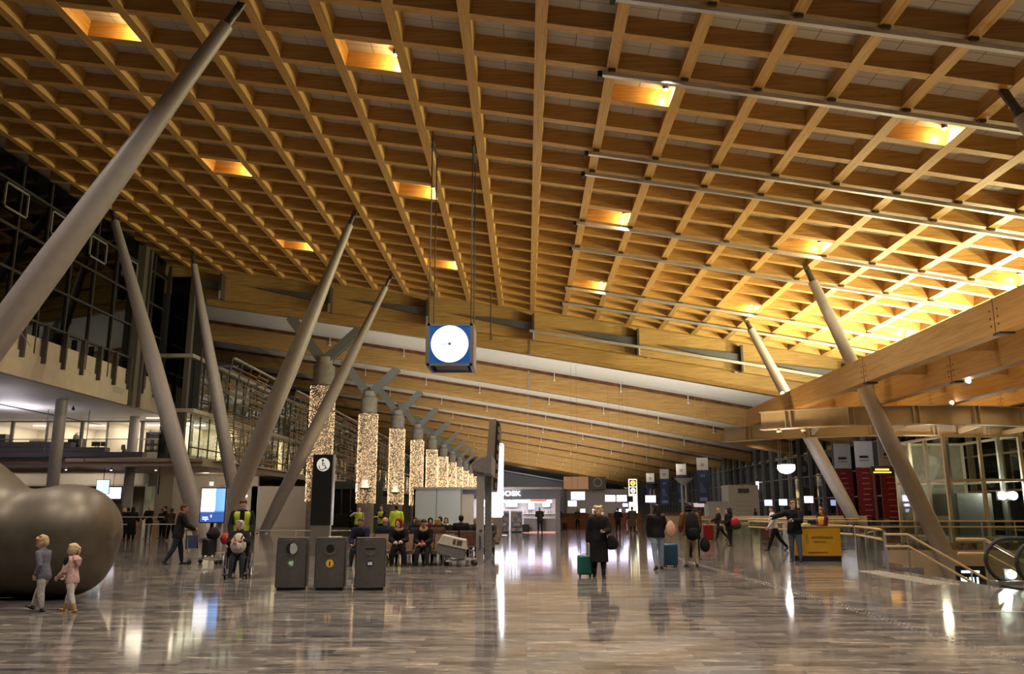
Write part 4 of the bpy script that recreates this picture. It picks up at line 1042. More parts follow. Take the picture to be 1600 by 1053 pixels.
for sx in (-hs + 0.05, hs - 0.06):
    for sy in (0.02, S - 0.02):
        x = -3.2 + sx
        MB().cyl((sx, sy, h), (sx, sy, roof_z(x) + 0.62 - cz0), 0.028, 0.028, 8).build('rod', DSTEEL, t)
    mb = MB().bb(sx - 0.05, sx + 0.05, 0.0, S, roof_z(-3.2 + sx) - 0.25 - cz0, roof_z(-3.2 + sx) - 0.15 - cz0); mb.build('rod_tie', DSTEEL, t, False)
t = thing('clock_bracket_rod', 'dark rod with clevis hanging behind the clock top', 'rod', (-2.6, 60, 14.3)); MB().cyl((0, 0, 0), (0, 0, 3.4), 0.05, 0.05, 8).build('rod', DSTEEL, t); MB().bb(-0.12, 0.12, -0.08, 0.08, -0.3, 0.05).build('clevis', STEEL, t, False)

# --- bronze sculpture
BRZ = mat('bronze_dark', (0.14, 0.118, 0.09), 0.45, 0.5, 0.3, 1.6)
mb = MB()
prof = [(-7.960, 0.02, 1.08), (-7.963, 0.15, 1.08), (-7.975, 0.34, 1.08), (-8.02, 0.55, 1.08), (-8.11, 0.74, 1.08), (-8.29, 0.92, 1.08), (-8.55, 1.03, 1.07), (-8.85, 1.08, 1.05), (-9.15, 1.06, 1.02), (-9.45, 1.03, 1.00), (-9.7, 1.02, 1.02), (-9.95, 1.08, 1.09), (-10.2, 1.18, 1.19), (-10.5, 1.30, 1.30), (-10.9, 1.42, 1.42), (-11.4, 1.48, 1.48), (-12.0, 1.42, 1.43), (-12.6, 1.2, 1.25), (-13.1, 0.8, 1.1), (-13.4, 0.3, 1.05), (-13.45, 0.02, 1.05)]
rg = []
for (x, r, zc) in prof:
    ring = []
    for k in range(48):
        a = 2 * PI * k / 48
        zz = zc + r * math.sin(a); yy = 16.2 + 0.96 * r * math.cos(a)
        if math.sin(a) < 0: yy = 16.2 + 0.96 * r * math.cos(a) * (1 - 0.10 * math.sin(a) ** 2)
        ring.append(Vector((x + 0.04 * min(1, r) * math.sin(3 * a), yy, max(0.0, zz))))
    rg.append(ring)
mb.skin(rg)
sc_ = mb.build('bronze_sculpture', BRZ)
sc_.modifiers.new('sub', 'SUBSURF').levels = 1; sc_.modifiers['sub'].render_levels = 2
tag(sc_, 'large rounded dark bronze sculpture with a waist, cut by the left edge', 'sculpture')

# --- recycling bins
BINM = mat('bin_steel', (0.19, 0.18, 0.17), 0.33, 0.7, 0.15, 30)
BINS = mat('bin_side', (0.05, 0.05, 0.05), 0.4, 0.6, 0.15, 20)
def bin_(lab, x, y, kind):
    t = thing('recycling_bin', lab, 'bin', (x, y, 0), R(7))
    W, D, H = 0.60, 0.40, 1.03
    # body with curved front
    def outline(w_, d, n=10):
        pts = [(w_ / 2, d / 2), (-w_ / 2, d / 2)]
        pts += [(-w_ / 2 + w_ * q / n, -d / 2 - 0.05 * math.sin(PI * q / n)) for q in range(n + 1)]
        return pts
    o = MB().prism(outline(W, D), 0.05, H).build('body', BINM, t, True, 0.012)
    MB().prism(outline(W - 0.05, D - 0.05), 0.0, 0.06).build('plinth', BLACK, t)
    MB().bb(W / 2 - 0.004, W / 2 + 0.012, -D / 2 + 0.02, D / 2, 0.06, H - 0.02).build('side_panel', BINS, t, False); MB().bb(-W / 2 - 0.012, -W / 2 + 0.004, -D / 2 + 0.02, D / 2, 0.06, H - 0.02).build('side_panel', BINS, t, False)
    MB().prism(outline(W + 0.01, D + 0.01), H, H + 0.03).build('lid', BINM, t)
    zc = 0.84; yf = -D / 2 - 0.048
    # raised round surround
    ringo = MB().lathe([(0.145, 0), (0.145, 0.012), (0.125, 0.016)], n=36).build('opening_ring', BINM, t)
    ringo.location = (0, yf, zc); ringo.rotation_euler = (R(90), 0, 0)
    if kind == 0:
        o = MB().lathe([(0.12, 0), (0.12, 0.02)], n=32).build('opening', BLACK, t)
        o.location = (0, yf, zc); o.rotation_euler = (R(90), 0, 0)
        fl = MB(); pts = [(0.118 * math.cos(a), 0.118 * math.sin(a)) for a in [R(-75 + 150 * k / 14) for k in range(15)]]
        pts += [(-0.02, 0.09), (-0.035, 0.0), (-0.02, -0.09)]
        fl.prism(pts, 0.02, 0.03); f = fl.build('flap', mat('flap_grey', (0.42, 0.42, 0.41), 0.4), t); f.location = (0.0, yf, zc); f.rotation_euler = (R(90), 0, 0)
        dcol = (0.02, 0.22, 0.10)
    elif kind == 1:
        o = MB().lathe([(0.085, 0), (0.085, 0.02)], n=32).build('opening', BLACK, t); o.location = (0, yf, zc); o.rotation_euler = (R(90), 0, 0)
        dcol = (0.80, 0.48, 0.03)
    else:
        MB().bb(-0.105, 0.105, yf - 0.02, yf + 0.01, zc - 0.022, zc + 0.012).build('opening', BLACK, t, False)
        dcol = (0.03, 0.035, 0.07)
    d = MB().lathe([(0.078, 0), (0.078, 0.006)], n=32).build('sticker', mat('sticker%d' % kind, dcol, 0.4), t)
    d.location = (0.0, yf + 0.004, 0.54); d.rotation_euler = (R(90), 0, 0)
    if kind == 0: mb = MB().ball((-0.02, 0.005, 0.007), (0.03, 0.035, 0.004)).ball((0.025, 0.02, 0.007), (0.025, 0.03, 0.004)).ball((0.015, -0.03, 0.007), (0.035, 0.018, 0.004))
    elif kind == 1: mb = MB().bb(-0.013, 0.013, -0.05, 0.025, 0.006, 0.01).bb(-0.006, 0.006, 0.025, 0.055, 0.006, 0.01)
    else: mb = MB().prism([(-0.045, -0.03), (0.045, -0.03), (0.045, 0.03), (0.01, 0.04), (-0.01, 0.02), (-0.045, 0.035)], 0.006, 0.01)
    sy_ = mb.build('symbol', BLACK if kind == 1 else OFFW, d)
    return t
bin_('dark steel bin with green sticker, leftmost of the three', -4.93, 17.95, 0)
bin_('dark steel bin with yellow bottle sticker, middle of the three', -4.12, 17.95, 1)
bin_('dark steel bin with slot and blue sticker, rightmost of the three', -3.28, 17.95, 2)
tag(MB().bb(-0.14, 0.14, -0.1, 0.1, 0, 0.018).build('paper_slip', mat('paper', (0.7, 0.6, 0.4), 0.7), None, False, 0, (-4.05, 17.95, 1.06), 0.2), 'small paper slip lying on the middle bin', 'paper')

# --- black wheelchair sign pylon
t = thing('sign_pylon', 'tall black pylon with white wheelchair symbol', 'sign', (-7.4, 30.4, 0))
MB().bb(-0.36, 0.36, -0.15, 0.15, 1.1, 3.62).build('panel', BLACK, t, False, 0.01)
MB().bb(-0.35, 0.35, -0.13, 0.13, 0.02, 1.1).build('steel_base', STEEL, t, False, 0.01)
MB().bb(0.36, 0.40, -0.16, 0.16, 1.1, 3.62).build('edge_strip', ALU, t, False)
MB().bb(-0.5, 0.5, -0.25, 0.25, 0, 0.02).build('floor_plate', STEEL, t, False)
d = MB().cyl((0.02, -0.151, 3.25), (0.02, -0.158, 3.25), 0.24, 0.24, 36).build('white_disc', emit('pylon_disc', (0.9, 0.86, 0.75), 0.6), t)
mb = MB(); y = -0.164
mb.ball((-0.0, y, 3.40), (0.04, 0.004, 0.04))
mb.tube([(-0.01, y, 3.35), (0.0, y, 3.22), (0.09, y, 3.22), (0.13, y, 3.11), (0.17, y, 3.12)], 0.018, 6)
mb.tube([(-0.01, y, 3.29), (0.08, y, 3.29)], 0.014, 6)
mb.tube([(0.02 + 0.115 * math.cos(a) - 0.03, y, 3.17 + 0.105 * math.sin(a)) for a in [R(150 + 200 * k / 14) for k in range(15)]], 0.014, 6)
mb.build('wheelchair_symbol', BLACK, d, False)

# --- advertising screen on a post
t = thing('advertising_screen', 'upright screen showing a white and blue picture on a grey post', 'screen', (-11.05, 29.9, 0))
MB().bb(0.12, 0.26, -0.09, 0.09, 0, 2.5).build('post', STEELP, t, False)
MB().bb(-0.12, 0.45, -0.25, 0.25, 0, 0.02).build('foot_plate', STEEL, t, False)
MB().bb(-0.52, 0.40, -0.2, -0.05, 1.18, 2.42).build('housing', DSTEEL, t, False)
def screen_mat():
    m, N, L, b = nt('advert_picture')
    tc = N.new('ShaderNodeTexCoord'); sp = N.new('ShaderNodeSeparateXYZ'); L.new(tc.outputs['Generated'], sp.inputs[0])
    no = N.new('ShaderNodeTexNoise'); no.inputs['Scale'].default_value = 3.0; L.new(tc.outputs['Generated'], no.inputs['Vector'])
    ad = N.new('ShaderNodeMath'); ad.operation = 'MULTIPLY_ADD'; ad.inputs[1].default_value = 0.12; L.new(no.outputs[0], ad.inputs[0]); L.new(sp.outputs['X'], ad.inputs[2])
    rx = N.new('ShaderNodeValToRGB'); e = rx.color_ramp.elements
    e[0].position = 0.60; e[0].color = (1.0, 0.97, 1.0, 1); e[1].position = 0.68; e[1].color = (0.10, 0.28, 0.62, 1)
    q = e.new(0.97); q.color = (0.16, 0.33, 0.66, 1)
    L.new(ad.outputs[0], rx.inputs[0])
    rz = N.new('ShaderNodeValToRGB'); e = rz.color_ramp.elements
    e[0].position = 0.28; e[0].color = (0.0, 0, 0, 1); e[1].position = 0.36; e[1].color = (1, 1, 1, 1)
    L.new(sp.outputs['Z'], rz.inputs[0])
    mx = N.new('ShaderNodeMix'); mx.data_type = 'RGBA'; mx.inputs[6].default_value = (0.015, 0.06, 0.22, 1)
    L.new(rz.outputs[0], mx.inputs[0]); L.new(rx.outputs[0], mx.inputs[7])
    L.new(mx.outputs[2], b.inputs['Emission Color']); b.inputs['Emission Strength'].default_value = 2.0
    b.inputs['Base Color'].default_value = (0.05, 0.05, 0.06, 1)
    return m
s_ = MB().bb(-0.48, 0.36, -0.212, -0.2, 1.22, 2.38).build('picture', screen_mat(), t, False)
MB().bb(-0.40, -0.2, -0.217, -0.212, 1.36, 1.40).bb(-0.40, -0.18, -0.217, -0.212, 1.30, 1.33).bb(-0.3, -0.26, -0.217, -0.212, 1.25, 1.3).bb(-0.11, -0.07, -0.217, -0.212, 1.38, 1.47).build('caption', emit('caption_white', (0.9, 0.95, 1), 1.5), s_, False)

# --- twin posts with cap
t = thing('portal_frame', 'two grey posts under a short cap in front of the kiosk', 'portal frame', (-1.42, 25.9, 0))
MB().bb(-0.11, 0.11, -0.10, 0.14, 0, 2.82).bb(-0.15, 0.15, -0.15, 0.2, 0, 0.02).build('post', STEELP, t, False)
MB().bb(0.02, 0.24, 2.6, 2.84, 0, 2.82).bb(-0.02, 0.28, 2.55, 2.9, 0, 0.02).build('post', mat('post_shade', (0.20, 0.20, 0.21), 0.5), t, False)
mb = MB()
poly = [(-0.28, 2.98), (-0.25, 2.86), (-0.10, 2.80), (0.34, 2.72), (0.36, 3.30), (0.1, 3.22), (-0.18, 3.10)]
M = Matrix(((1, 0, 0, 0), (0, 0, 1, 0), (0, 1, 0, 0), (0, 0, 0, 1)))
mb.prism(poly, -0.2, 3.0, M); mb.build('cap', mat('cap_brown', (0.24, 0.21, 0.20), 0.5), t)

# --- tall leaning totem with led screen
t = thing('advertising_totem', 'tall grey totem with a glaring white light edge and light box', 'totem', (-2.0, 54.0, 0))
M = Matrix(((1, 0, 0, 0), (0, 0, 1, 0), (0, 1, 0, 0), (0, 0, 0, 1)))
mb = MB(); mb.prism([(-0.73, 2.75), (-0.16, 2.75), (0.05, 7.46), (-0.40, 7.46)], 0.0, 0.5, M); mb.build('slab', mat('totem_grey', (0.30, 0.27, 0.25), 0.5), t, False)
mb = MB(); mb.prism([(-0.16, 2.75), (0.12, 2.75), (0.28, 7.2), (0.05, 7.4)], 0.15, 3.4, M); mb.build('frame', DSTEEL, t, False)
mb = MB()
for z in (6.3, 6.8, 5.6, 5.0, 4.4, 3.8, 3.2): mb.bb(0.06 + 0.05 * (z - 2.75) - 0.10, 0.10 + 0.05 * (z - 2.75) - 0.02, 0.06, 0.15, z - 0.18, z + 0.18)
mb.build('badge', mat('badge_gilt', (0.55, 0.48, 0.35), 0.35, 0.6), t, False)
mb = MB(); mb.prism([(0.10, 1.3), (0.42, 1.3), (0.44, 6.05), (0.32, 6.15), (0.26, 5.5)], 3.1, 3.3, M); mb.build('light_edge', LEDW, t, False)
MB().bb(-0.44, 0.40, 0.05, 1.0, 1.2, 2.75).build('light_box', emit('box_white', (1.0, 0.98, 0.98), 9.0), t, False)
MB().bb(-0.42, 0.42, 0, 1.05, 0.06, 1.2).build('base', STEELP, t, False)
MB().bb(-0.85, 0.75, -0.2, 1.3, 0, 0.06).build('foot_plate', STEEL, t, False)

# --- glass kiosk shop
KG = mat('kiosk_frost', (0.50, 0.56, 0.52), 0.35, 0, 0.03, 1)
KF = mat('kiosk_frame', (0.38, 0.36, 0.35), 0.45, 0.2)
t = thing('kiosk', 'pale glass kiosk shop with lit sign and bright interior', 'kiosk', (-8.05, 60.0, 0))
MB().bb(0, 3.4, 0, 0.12, 0, 3.1).bb(0, 0.12, 0, 9, 0, 3.1).build('frosted_wall', KG, t, False)
MB().bb(1.62, 1.66, -0.01, 0.0, 0, 3.1).bb(3.38, 3.42, -0.01, 0, 0, 3.1).build('joint', DSTEEL, t, False)
MB().bb(3.4, 4.3, 0.2, 0.3, 0, 2.75).build('side_panel', BEIGE, t, False)
MB().bb(-0.05, 10.6, -0.08, 9, 3.1, 3.25).build('roof', KF, t, False)
MB().bb(3.3, 10.6, 2.6, 2.8, 2.45, 3.2).build('sign_fascia', mat('fascia_grey', (0.34, 0.33, 0.34), 0.5), t, False)
MB().bb(10.2, 10.55, 2.6, 2.95, 0, 2.45).build('corner_post', KF, t, False)
MB().bb(0, 10.6, 8.8, 9.0, 0, 3.1).build('rear_wall', OFFW, t, False)
text('sign_lettering', 'KIOSK', 0.50, emit('kiosk_letters', (1, 1, 1), 5.0), t, (6.75, 2.58, 2.83), (R(90), 0, 0), 'CENTER', 0.02, 1.25)
for (x, y, e) in ((-2.5, 66, 170), (1.0, 65.5, 190), (-4.5, 66, 80)):
    lamp('AREA', 'kiosk_light', (x, y, 3.0), e, (0.98, 0.92, 1.0), 2.0, (x, y, 0))
lamp('SPOT', 'kiosk_face', (-5.5, 48, 5.5), 300, WHITE, 0.3, (-6.2, 60, 1.8), 60)
MB().bb(4.4, 10.0, 4.5, 4.8, 2.2, 2.4).bb(4.4, 10, 6.4, 6.6, 2.2, 2.4).build('light_track', emit('kiosk_track', (0.85, 0.78, 1.0), 2.5), t, False)
# kiosk fittings: counter and shelves with goods
KC = mat('kiosk_counter', (0.55, 0.50, 0.45), 0.4)
c = thing('kiosk_counter', 'pale service counter in the kiosk front with the customer before it', 'counter', (1.15, 63.6, 0))
MB().bb(-1.35, 1.2, -0.3, 0.3, 0.08, 1.0).build('front', KC, c, False); MB().bb(-1.4, 1.25, -0.36, 0.34, 1.0, 1.05).build('top', OFFW, c, False); MB().bb(-1.3, 1.15, -0.26, 0.3, 0, 0.08).build('kick', emit('kick_red', (1.0, 0.45, 0.4), 0.8), c, False)
tag(MB().bb(-0.6, 0.6, -0.05, 0.05, 0, 0.12).build('heat_lamp_bar', emit('red_bar', (1.0, 0.12, 0.06), 1.5), None, False, 0, (0.9, 63.3, 2.28)), 'red lit bar over the kiosk counter', 'lamp')
for j, (x, lab) in enumerate(((-1.75, 'white goods shelf in the kiosk, left of the counter'), (-0.75, 'white goods shelf in the kiosk, beside the counter'))):
    s = thing('goods_shelf', lab, 'shelf', (x, 64.2, 0))
    mb = MB().bb(-0.42, 0.42, 0.3, 0.34, 0, 1.6).bb(-0.44, -0.40, -0.1, 0.34, 0, 1.6).bb(0.40, 0.44, -0.1, 0.34, 0, 1.6); mb.build('frame', OFFW, s, False)
    for q in range(5): MB().bb(-0.4, 0.4, -0.12, 0.3, 0.1 + 0.34 * q, 0.13 + 0.34 * q).build('shelf_board', OFFW, s, False)
    for q in range(4):
        for r_ in range(5):
            xx = x - 0.32 + r_ * 0.16; zz = 0.13 + 0.34 * q
            tag(MB().bb(-0.06, 0.06, -0.08, 0.06, 0, random.uniform(0.16, 0.26)).build('boxed_goods', mat('goods%d' % ((q * 3 + r_) % 5), ((0.7, 0.6, 0.5), (0.75, 0.7, 0.68), (0.5, 0.2, 0.15), (0.3, 0.35, 0.5), (0.72, 0.62, 0.25))[(q * 3 + r_) % 5], 0.5), None, False, 0, (xx, 64.2, zz)), 'small boxed goods on the white kiosk shelves', 'box', 'boxed goods on the kiosk shelves')
for j in range(14):
    x = -0.1 + 0.17 * j
    tag(MB().lathe([(0.035, 0), (0.035, 0.16), (0.015, 0.2), (0.015, 0.26)], n=8).build('bottle', mat('bottle%d' % (j % 3), ((0.25, 0.12, 0.05), (0.6, 0.6, 0.55), (0.1, 0.25, 0.12))[j % 3], 0.2), None, True, 0, (x, 68.0, 1.4)), 'bottle on the shelf behind the kiosk counter', 'bottle', 'bottles behind the kiosk counter')
b = thing('back_shelf', 'long back shelf behind the kiosk counter', 'shelf', (1.1, 68.1, 0)); MB().bb(-1.4, 1.4, -0.2, 0.2, 1.34, 1.4).build('shelf_board', OFFW, b, False); MB().bb(-1.4, 1.4, 0.1, 0.2, 0, 1.34).build('cabinet', KC, b, False)
for j, (x, y, w_, z) in enumerate(((-3.2, 66, 0.8, 1.9), (-2.6, 64.6, 0.5, 1.9), (0.4, 68.5, 0.5, 1.7), (1.6, 68.5, 0.6, 1.9), (-1.2, 68.5, 0.9, 1.9))):
    hung_screen('shop_screen', 'glowing screen inside the kiosk, %s from the left' % ('first', 'second', 'fourth', 'fifth', 'third')[j], x, y, z, w_, 0.45, SCREEN_W, 0, 3.1 - z - 0.45)
for j, (x, y, lab) in enumerate(((-4.25, 63.3, 'tall bright lit display stand in the kiosk left of the posts'), (-2.9, 64.5, 'bright lit display stand in the kiosk behind the totem'))):
    s = thing('display_stand', lab, 'display stand', (x, y, 0)); MB().bb(-0.3, 0.3, 0, 0.3, 0.3, 2.3).build('lit_panel', emit('stand_glow', (0.95, 0.85, 0.85), 1.2), s, False); MB().bb(-0.34, 0.34, -0.02, 0.32, 0, 0.3).build('plinth', OFFW, s, False)
    mb = MB()
    for q in range(6): mb.bb(-0.28, 0.28, -0.06, 0.0, 0.4 + 0.3 * q, 0.52 + 0.3 * q)
    mb.build('magazines', mat('mags', (0.5, 0.25, 0.25), 0.5, 0, 0.6, 9), s, False)

# --- information desk
YEL = mat('desk_yellow', (0.58, 0.30, 0.012), 0.45, 0, 0.05, 2)
t = thing('information_desk', 'yellow information desk with dark plinth', 'desk', (9.5, 28.0, 0))
def curve(x0, x1, y0, bow, n=12): return [(x0 + (x1 - x0) * k / n, y0 - bow * math.sin(PI * k / n)) for k in range(n + 1)]
f_ = curve(-0.55, 0.78, 0.0, 0.06)
MB().prism(f_ + [(0.78, 0.55), (-0.55, 0.55)], 0.17, 1.07).build('front_panel', YEL, t)
MB().prism([(-0.62, 0.08), (-0.58, 0.02), (-0.56, 0.9), (-0.66, 0.9), (-0.72, 0.2)], 0.17, 1.07).build('side_panel', YEL, t)
MB().prism(curve(-0.53, 0.76, 0.02, 0.06) + [(0.76, 0.5), (-0.53, 0.5)], 0.0, 0.17).build('plinth', BLACK, t)
MB().prism([(-0.70, 0.2), (-0.58, 0.04), (-0.57, 0.86), (-0.66, 0.86)], 0.0, 0.17).build('side_plinth', BLACK, t)
MB().prism(curve(-0.74, 0.80, -0.0, 0.08) + [(0.80, 0.62), (-0.70, 0.92)], 1.07, 1.10).build('desk_top', BROWNW, t)
yf = -0.075
text('lettering', 'INFORMASJON', 0.105, BLACK, t, (0.16, yf, 0.75), (R(90), 0, 0), 'CENTER', 0.003)
text('lettering', 'Information', 0.085, mat('ink_brown', (0.10, 0.05, 0.01), 0.5), t, (0.08, yf, 0.62), (R(90), 0, 0), 'CENTER', 0.003)
mb = MB()
out = [(0, 0, 0), (0.03, 0, 0.06), (0.02, 0, 0.12), (0.035, 0, 0.2), (0.02, 0, 0.27), (0.0, 0, 0.3)]
for (a, b_) in ((0, 0.2), (0.22, 0.3)):
    pts = [( -0.34 + s * 0.032, yf + 0.01, 0.55 + a + (b_ - a) * q) for s in (-1,) for q in (0, 0.5, 1)] + [(-0.34 + 0.032, yf + 0.01, 0.55 + a + (b_ - a) * q) for q in (1, 0.5, 0)]
    mb.tube(pts, 0.005, 5, closed=True)
mb.build('info_symbol', BLACK, t, False)
MB().bb(-0.32, 0.30, yf + 0.005, yf + 0.03, 0.275, 0.295).build('small_print', mat('ink_brown', (0.10, 0.05, 0.01)), t, False)
for j, (x, c_, lab) in enumerate(((8.98, (0.65, 0.6, 0.1), 'yellow leaflets lying at the left end of the information desk'), (9.25, (0.6, 0.62, 0.25), 'small pale green leaflet stand on the information desk'))):
    tag(MB().bb(-0.12, 0.12, -0.08, 0.08, 0, 0.03 + 0.06 * j).build('leaflets', mat('leaf%d' % j, c_, 0.6), None, False, 0.01, (x, 28.2, 1.10)), lab, 'leaflets')
mn = thing('desk_monitor', 'small dark monitor on the information desk', 'monitor', (9.5, 28.35, 1.10)); MB().bb(-0.14, 0.14, 0, 0.03, 0.05, 0.2).build('display', BLACK, mn, False); MB().bb(-0.07, 0.07, -0.03, 0.06, 0, 0.05).build('stand', ALU, mn, False)

# --- benches
BW = mat('bench_wood', (0.20, 0.11, 0.06), 0.5, 0, 0.25, 6)
def bench(lab, x, y, n, rz=0.0, back=True):
    t = thing('bench', lab, 'bench', (x, y, 0), rz, 'waiting benches')
    L_ = n * 0.62
    for k in range(n):
        x0 = -L_ / 2 + k * 0.62
        MB().bb(x0 + 0.02, x0 + 0.60, -0.46, 0.0, 0.40, 0.45).build('seat', BW, t, False, 0.01)
        mb = MB().beam((x0 + 0.31, 0.0, 0.44), (x0 + 0.31, 0.16, 0.90), 0.57, 0.035, up=(0, 1, 0)); mb.build('backrest', BW, t, False)
    MB().bb(-L_ / 2, L_ / 2, -0.28, -0.18, 0.33, 0.40).build('rail', STEEL, t, False)
    for x0 in (-L_ / 2 + 0.3, 0, L_ / 2 - 0.3):
        MB().bb(x0 - 0.03, x0 + 0.03, -0.27, -0.19, 0.03, 0.34).bb(x0 - 0.04, x0 + 0.04, -0.45, 0.1, 0, 0.03).build('leg', STEEL, t, False)
    for k in range(n + 1):
        if k % 2 == 0:
            x0 = -L_ / 2 + k * 0.62
            MB().tube([(x0, -0.05, 0.40), (x0, -0.05, 0.62), (x0, -0.40, 0.64)], 0.018, 6).build('armrest', STEEL, t)
    return t
bench('wooden waiting bench facing the viewer, right of the bins', -3.75, 25.9, 5)
bench('wooden waiting bench backing onto the front one', -3.75, 26.35, 5, PI)
bench('long waiting bench facing the viewer in the rear row before the kiosk', -2.9, 33.0, 6)
bench('waiting bench of the rear row seen from behind', -2.7, 30.2, 5, PI)

# --- luggage trolley
TRB = mat('trolley_blue', (0.02, 0.035, 0.11), 0.4, 0, 0.1, 4)
def trolley(lab, x, y, rz):
    t = thing('luggage_trolley', lab, 'trolley', (x, y, 0), rz)
    mb = MB()
    for sx in (-0.27, 0.27): mb.tube([(sx, -0.45, 0.14), (sx, 0.45, 0.20), (sx, 0.52, 0.40), (sx, 0.60, 1.02)], 0.018, 8)
    for y_ in (-0.45, -0.2, 0.1, 0.4): mb.tube([(-0.27, y_, 0.145 + 0.065 * (y_ + 0.45) / 0.9), (0.27, y_, 0.145 + 0.065 * (y_ + 0.45) / 0.9)], 0.014, 6)
    mb.tube([(-0.27, -0.45, 0.14), (-0.27, -0.47, 0.35), (0.27, -0.47, 0.35), (0.27, -0.45, 0.14)], 0.016, 8)
    mb.build('frame', STEEL, t)
    MB().tube([(-0.29, 0.60, 1.02), (0.29, 0.60, 1.02)], 0.026, 10).build('push_handle', BLACK, t)
    p = MB().bb(-0.3, 0.3, 0.56, 0.585, 0.46, 0.86).build('advert_board', TRB, t, False)
    mb = MB()
    for k in range(3): mb.bb(-0.22, 0.22 - 0.08 * k, 0.585, 0.59, 0.76 - 0.09 * k, 0.80 - 0.09 * k)
    mb.bb(0.1, 0.22, 0.585, 0.59, 0.49, 0.53)
    mb.build('lettering', mat('ink_pale2', (0.55, 0.58, 0.62), 0.5), p, False)
    for (wx, wy) in ((-0.27, 0.42), (0.27, 0.42), (-0.1, -0.42), (0.1, -0.42)):
        w_ = MB().cyl((wx - 0.02, wy, 0.07), (wx + 0.02, wy, 0.07), 0.07, 0.07, 16).build('wheel', RUBBER, t)
        MB().bb(wx - 0.03, wx + 0.03, wy - 0.02, wy + 0.02, 0.09, 0.17).build('fork', STEEL, t, False)
    return t
trolley('luggage trolley with blue board pushed by the man in dark jacket', -9.85, 26.15, R(75))
trolley('luggage trolley carrying the pet crate beside the bench', -2.0, 25.7, R(-80))
trolley('luggage trolley with blue board facing the viewer behind the crate', -2.1, 31.3, R(180))
# pet crate tilted on the trolley
CRW = mat('crate_cream', (0.55, 0.50, 0.42), 0.5); CRG = mat('crate_grey', (0.16, 0.145, 0.14), 0.55)
t = thing('pet_crate', 'tilted pet crate with cream top and dark lower half on the trolley', 'pet crate', (-2.28, 25.55, 0.27)); t.rotation_euler = (0, R(12), 0)
MB().bb(-0.42, 0.42, -0.27, 0.27, 0.0, 0.33).build('lower_shell', CRG, t, False, 0.03)
mb = MB(); mb.prism([(-0.43, 0.33), (0.43, 0.33), (0.36, 0.58), (-0.36, 0.58)], -0.28, 0.28, Matrix(((1, 0, 0, 0), (0, 0, 1, 0), (0, 1, 0, 0), (0, 0, 0, 1)))); u_ = mb.build('upper_shell', CRW, t, False, 0.02)
mb = MB()
for k in range(4): mb.bb(0.12, 0.28, -0.292, -0.27, 0.38 + 0.04 * k, 0.40 + 0.04 * k).bb(0.02 - 0.02, 0.08, -0.292, -0.27, 0.38 + 0.04 * k, 0.40 + 0.04 * k)
mb.build('vent_slots', BLACK, u_, False)
MB().bb(-0.45, 0.45, -0.295, 0.295, 0.31, 0.345).build('rim', CRW, t, False)
MB().tube([(-0.1, 0, 0.58), (-0.08, 0, 0.62), (0.08, 0, 0.62), (0.1, 0, 0.58)], 0.014, 6).build('carry_handle', CRG, t)

# --- suitcases
def suitcase(lab, x, y, rz, w_, d, h, m, handle=True, ext=1.0, tilt=0):
    t = thing('suitcase', lab, 'suitcase', (x, y, 0), rz)
    b = MB().bb(-w_ / 2, w_ / 2, -d / 2, d / 2, 0.05, h).build('shell', m, t, True, 0.045)
    mb = MB()
    for k in range(5): mb.bb(-w_ / 2 + w_ * (0.14 + 0.17 * k), -w_ / 2 + w_ * (0.18 + 0.17 * k), -d / 2 - 0.006, d / 2 + 0.006, 0.12, h - 0.08)
    mb.build('ribs', m, b, False)
    MB().bb(-w_ / 2 - 0.004, w_ / 2 + 0.004, -0.012, 0.012, 0.055, h - 0.005).build('zip_band', BLACK, t, False)
    for sx in (-1, 1):
        for sy in (-1, 1):
            MB().cyl((sx * (w_ / 2 - 0.06) - 0.012, sy * (d / 2 - 0.05), 0.028), (sx * (w_ / 2 - 0.06) + 0.012, sy * (d / 2 - 0.05), 0.028), 0.028, 0.028, 12).build('wheel', RUBBER, t)
    if handle:
        MB().tube([(-0.09, d / 2 - 0.04, h - 0.05), (-0.09, d / 2 - 0.04, ext), (0.09, d / 2 - 0.04, ext), (0.09, d / 2 - 0.04, h - 0.05)], 0.010, 6).build('pull_handle', STEEL, t)
    MB().tube([(-0.07, 0, h - 0.005), (-0.05, 0, h + 0.03), (0.05, 0, h + 0.03), (0.07, 0, h - 0.005)], 0.012, 6).build('grip', BLACK, t)
    return t
suitcase('teal green cabin suitcase pulled by the blonde woman', 1.46, 21.45, R(6), 0.37, 0.22, 0.52, mat('case_teal', (0.012, 0.12, 0.095), 0.4, 0, 0.1, 6), True, 0.86)
suitcase('dark blue suitcase between the jeans woman and backpack person', 4.22, 25.2, R(8), 0.42, 0.28, 0.66, mat('case_blue', (0.015, 0.06, 0.11), 0.4, 0, 0.1, 6), True, 1.0)
suitcase('bright red suitcase standing alone near the glass balustrade', 9.85, 46.3, R(5), 0.58, 0.32, 0.86, mat('case_red', (0.20, 0.010, 0.012), 0.35, 0, 0.1, 6), False)
suitcase('small black suitcase beside the man in blue jacket', 3.25, 72.5, 0, 0.42, 0.3, 0.62, BLACK, True, 1.0)
suitcase('dark case standing left of the kiosk customer', -0.05, 62.6, 0, 0.5, 0.3, 0.62, BLACK, False)
suitcase('black suitcase lying on the trolley pushed by the man in dark jacket', -9.85, 26.15, R(75), 0.45, 0.26, 0.55, BLACK, False)
o = [q for q in bpy.data.objects if q.get('label', '').startswith('black suitcase lying')][0]; o.location = (-9.80, 26.17, 0.22); o.rotation_euler = (R(0), R(0), R(75))
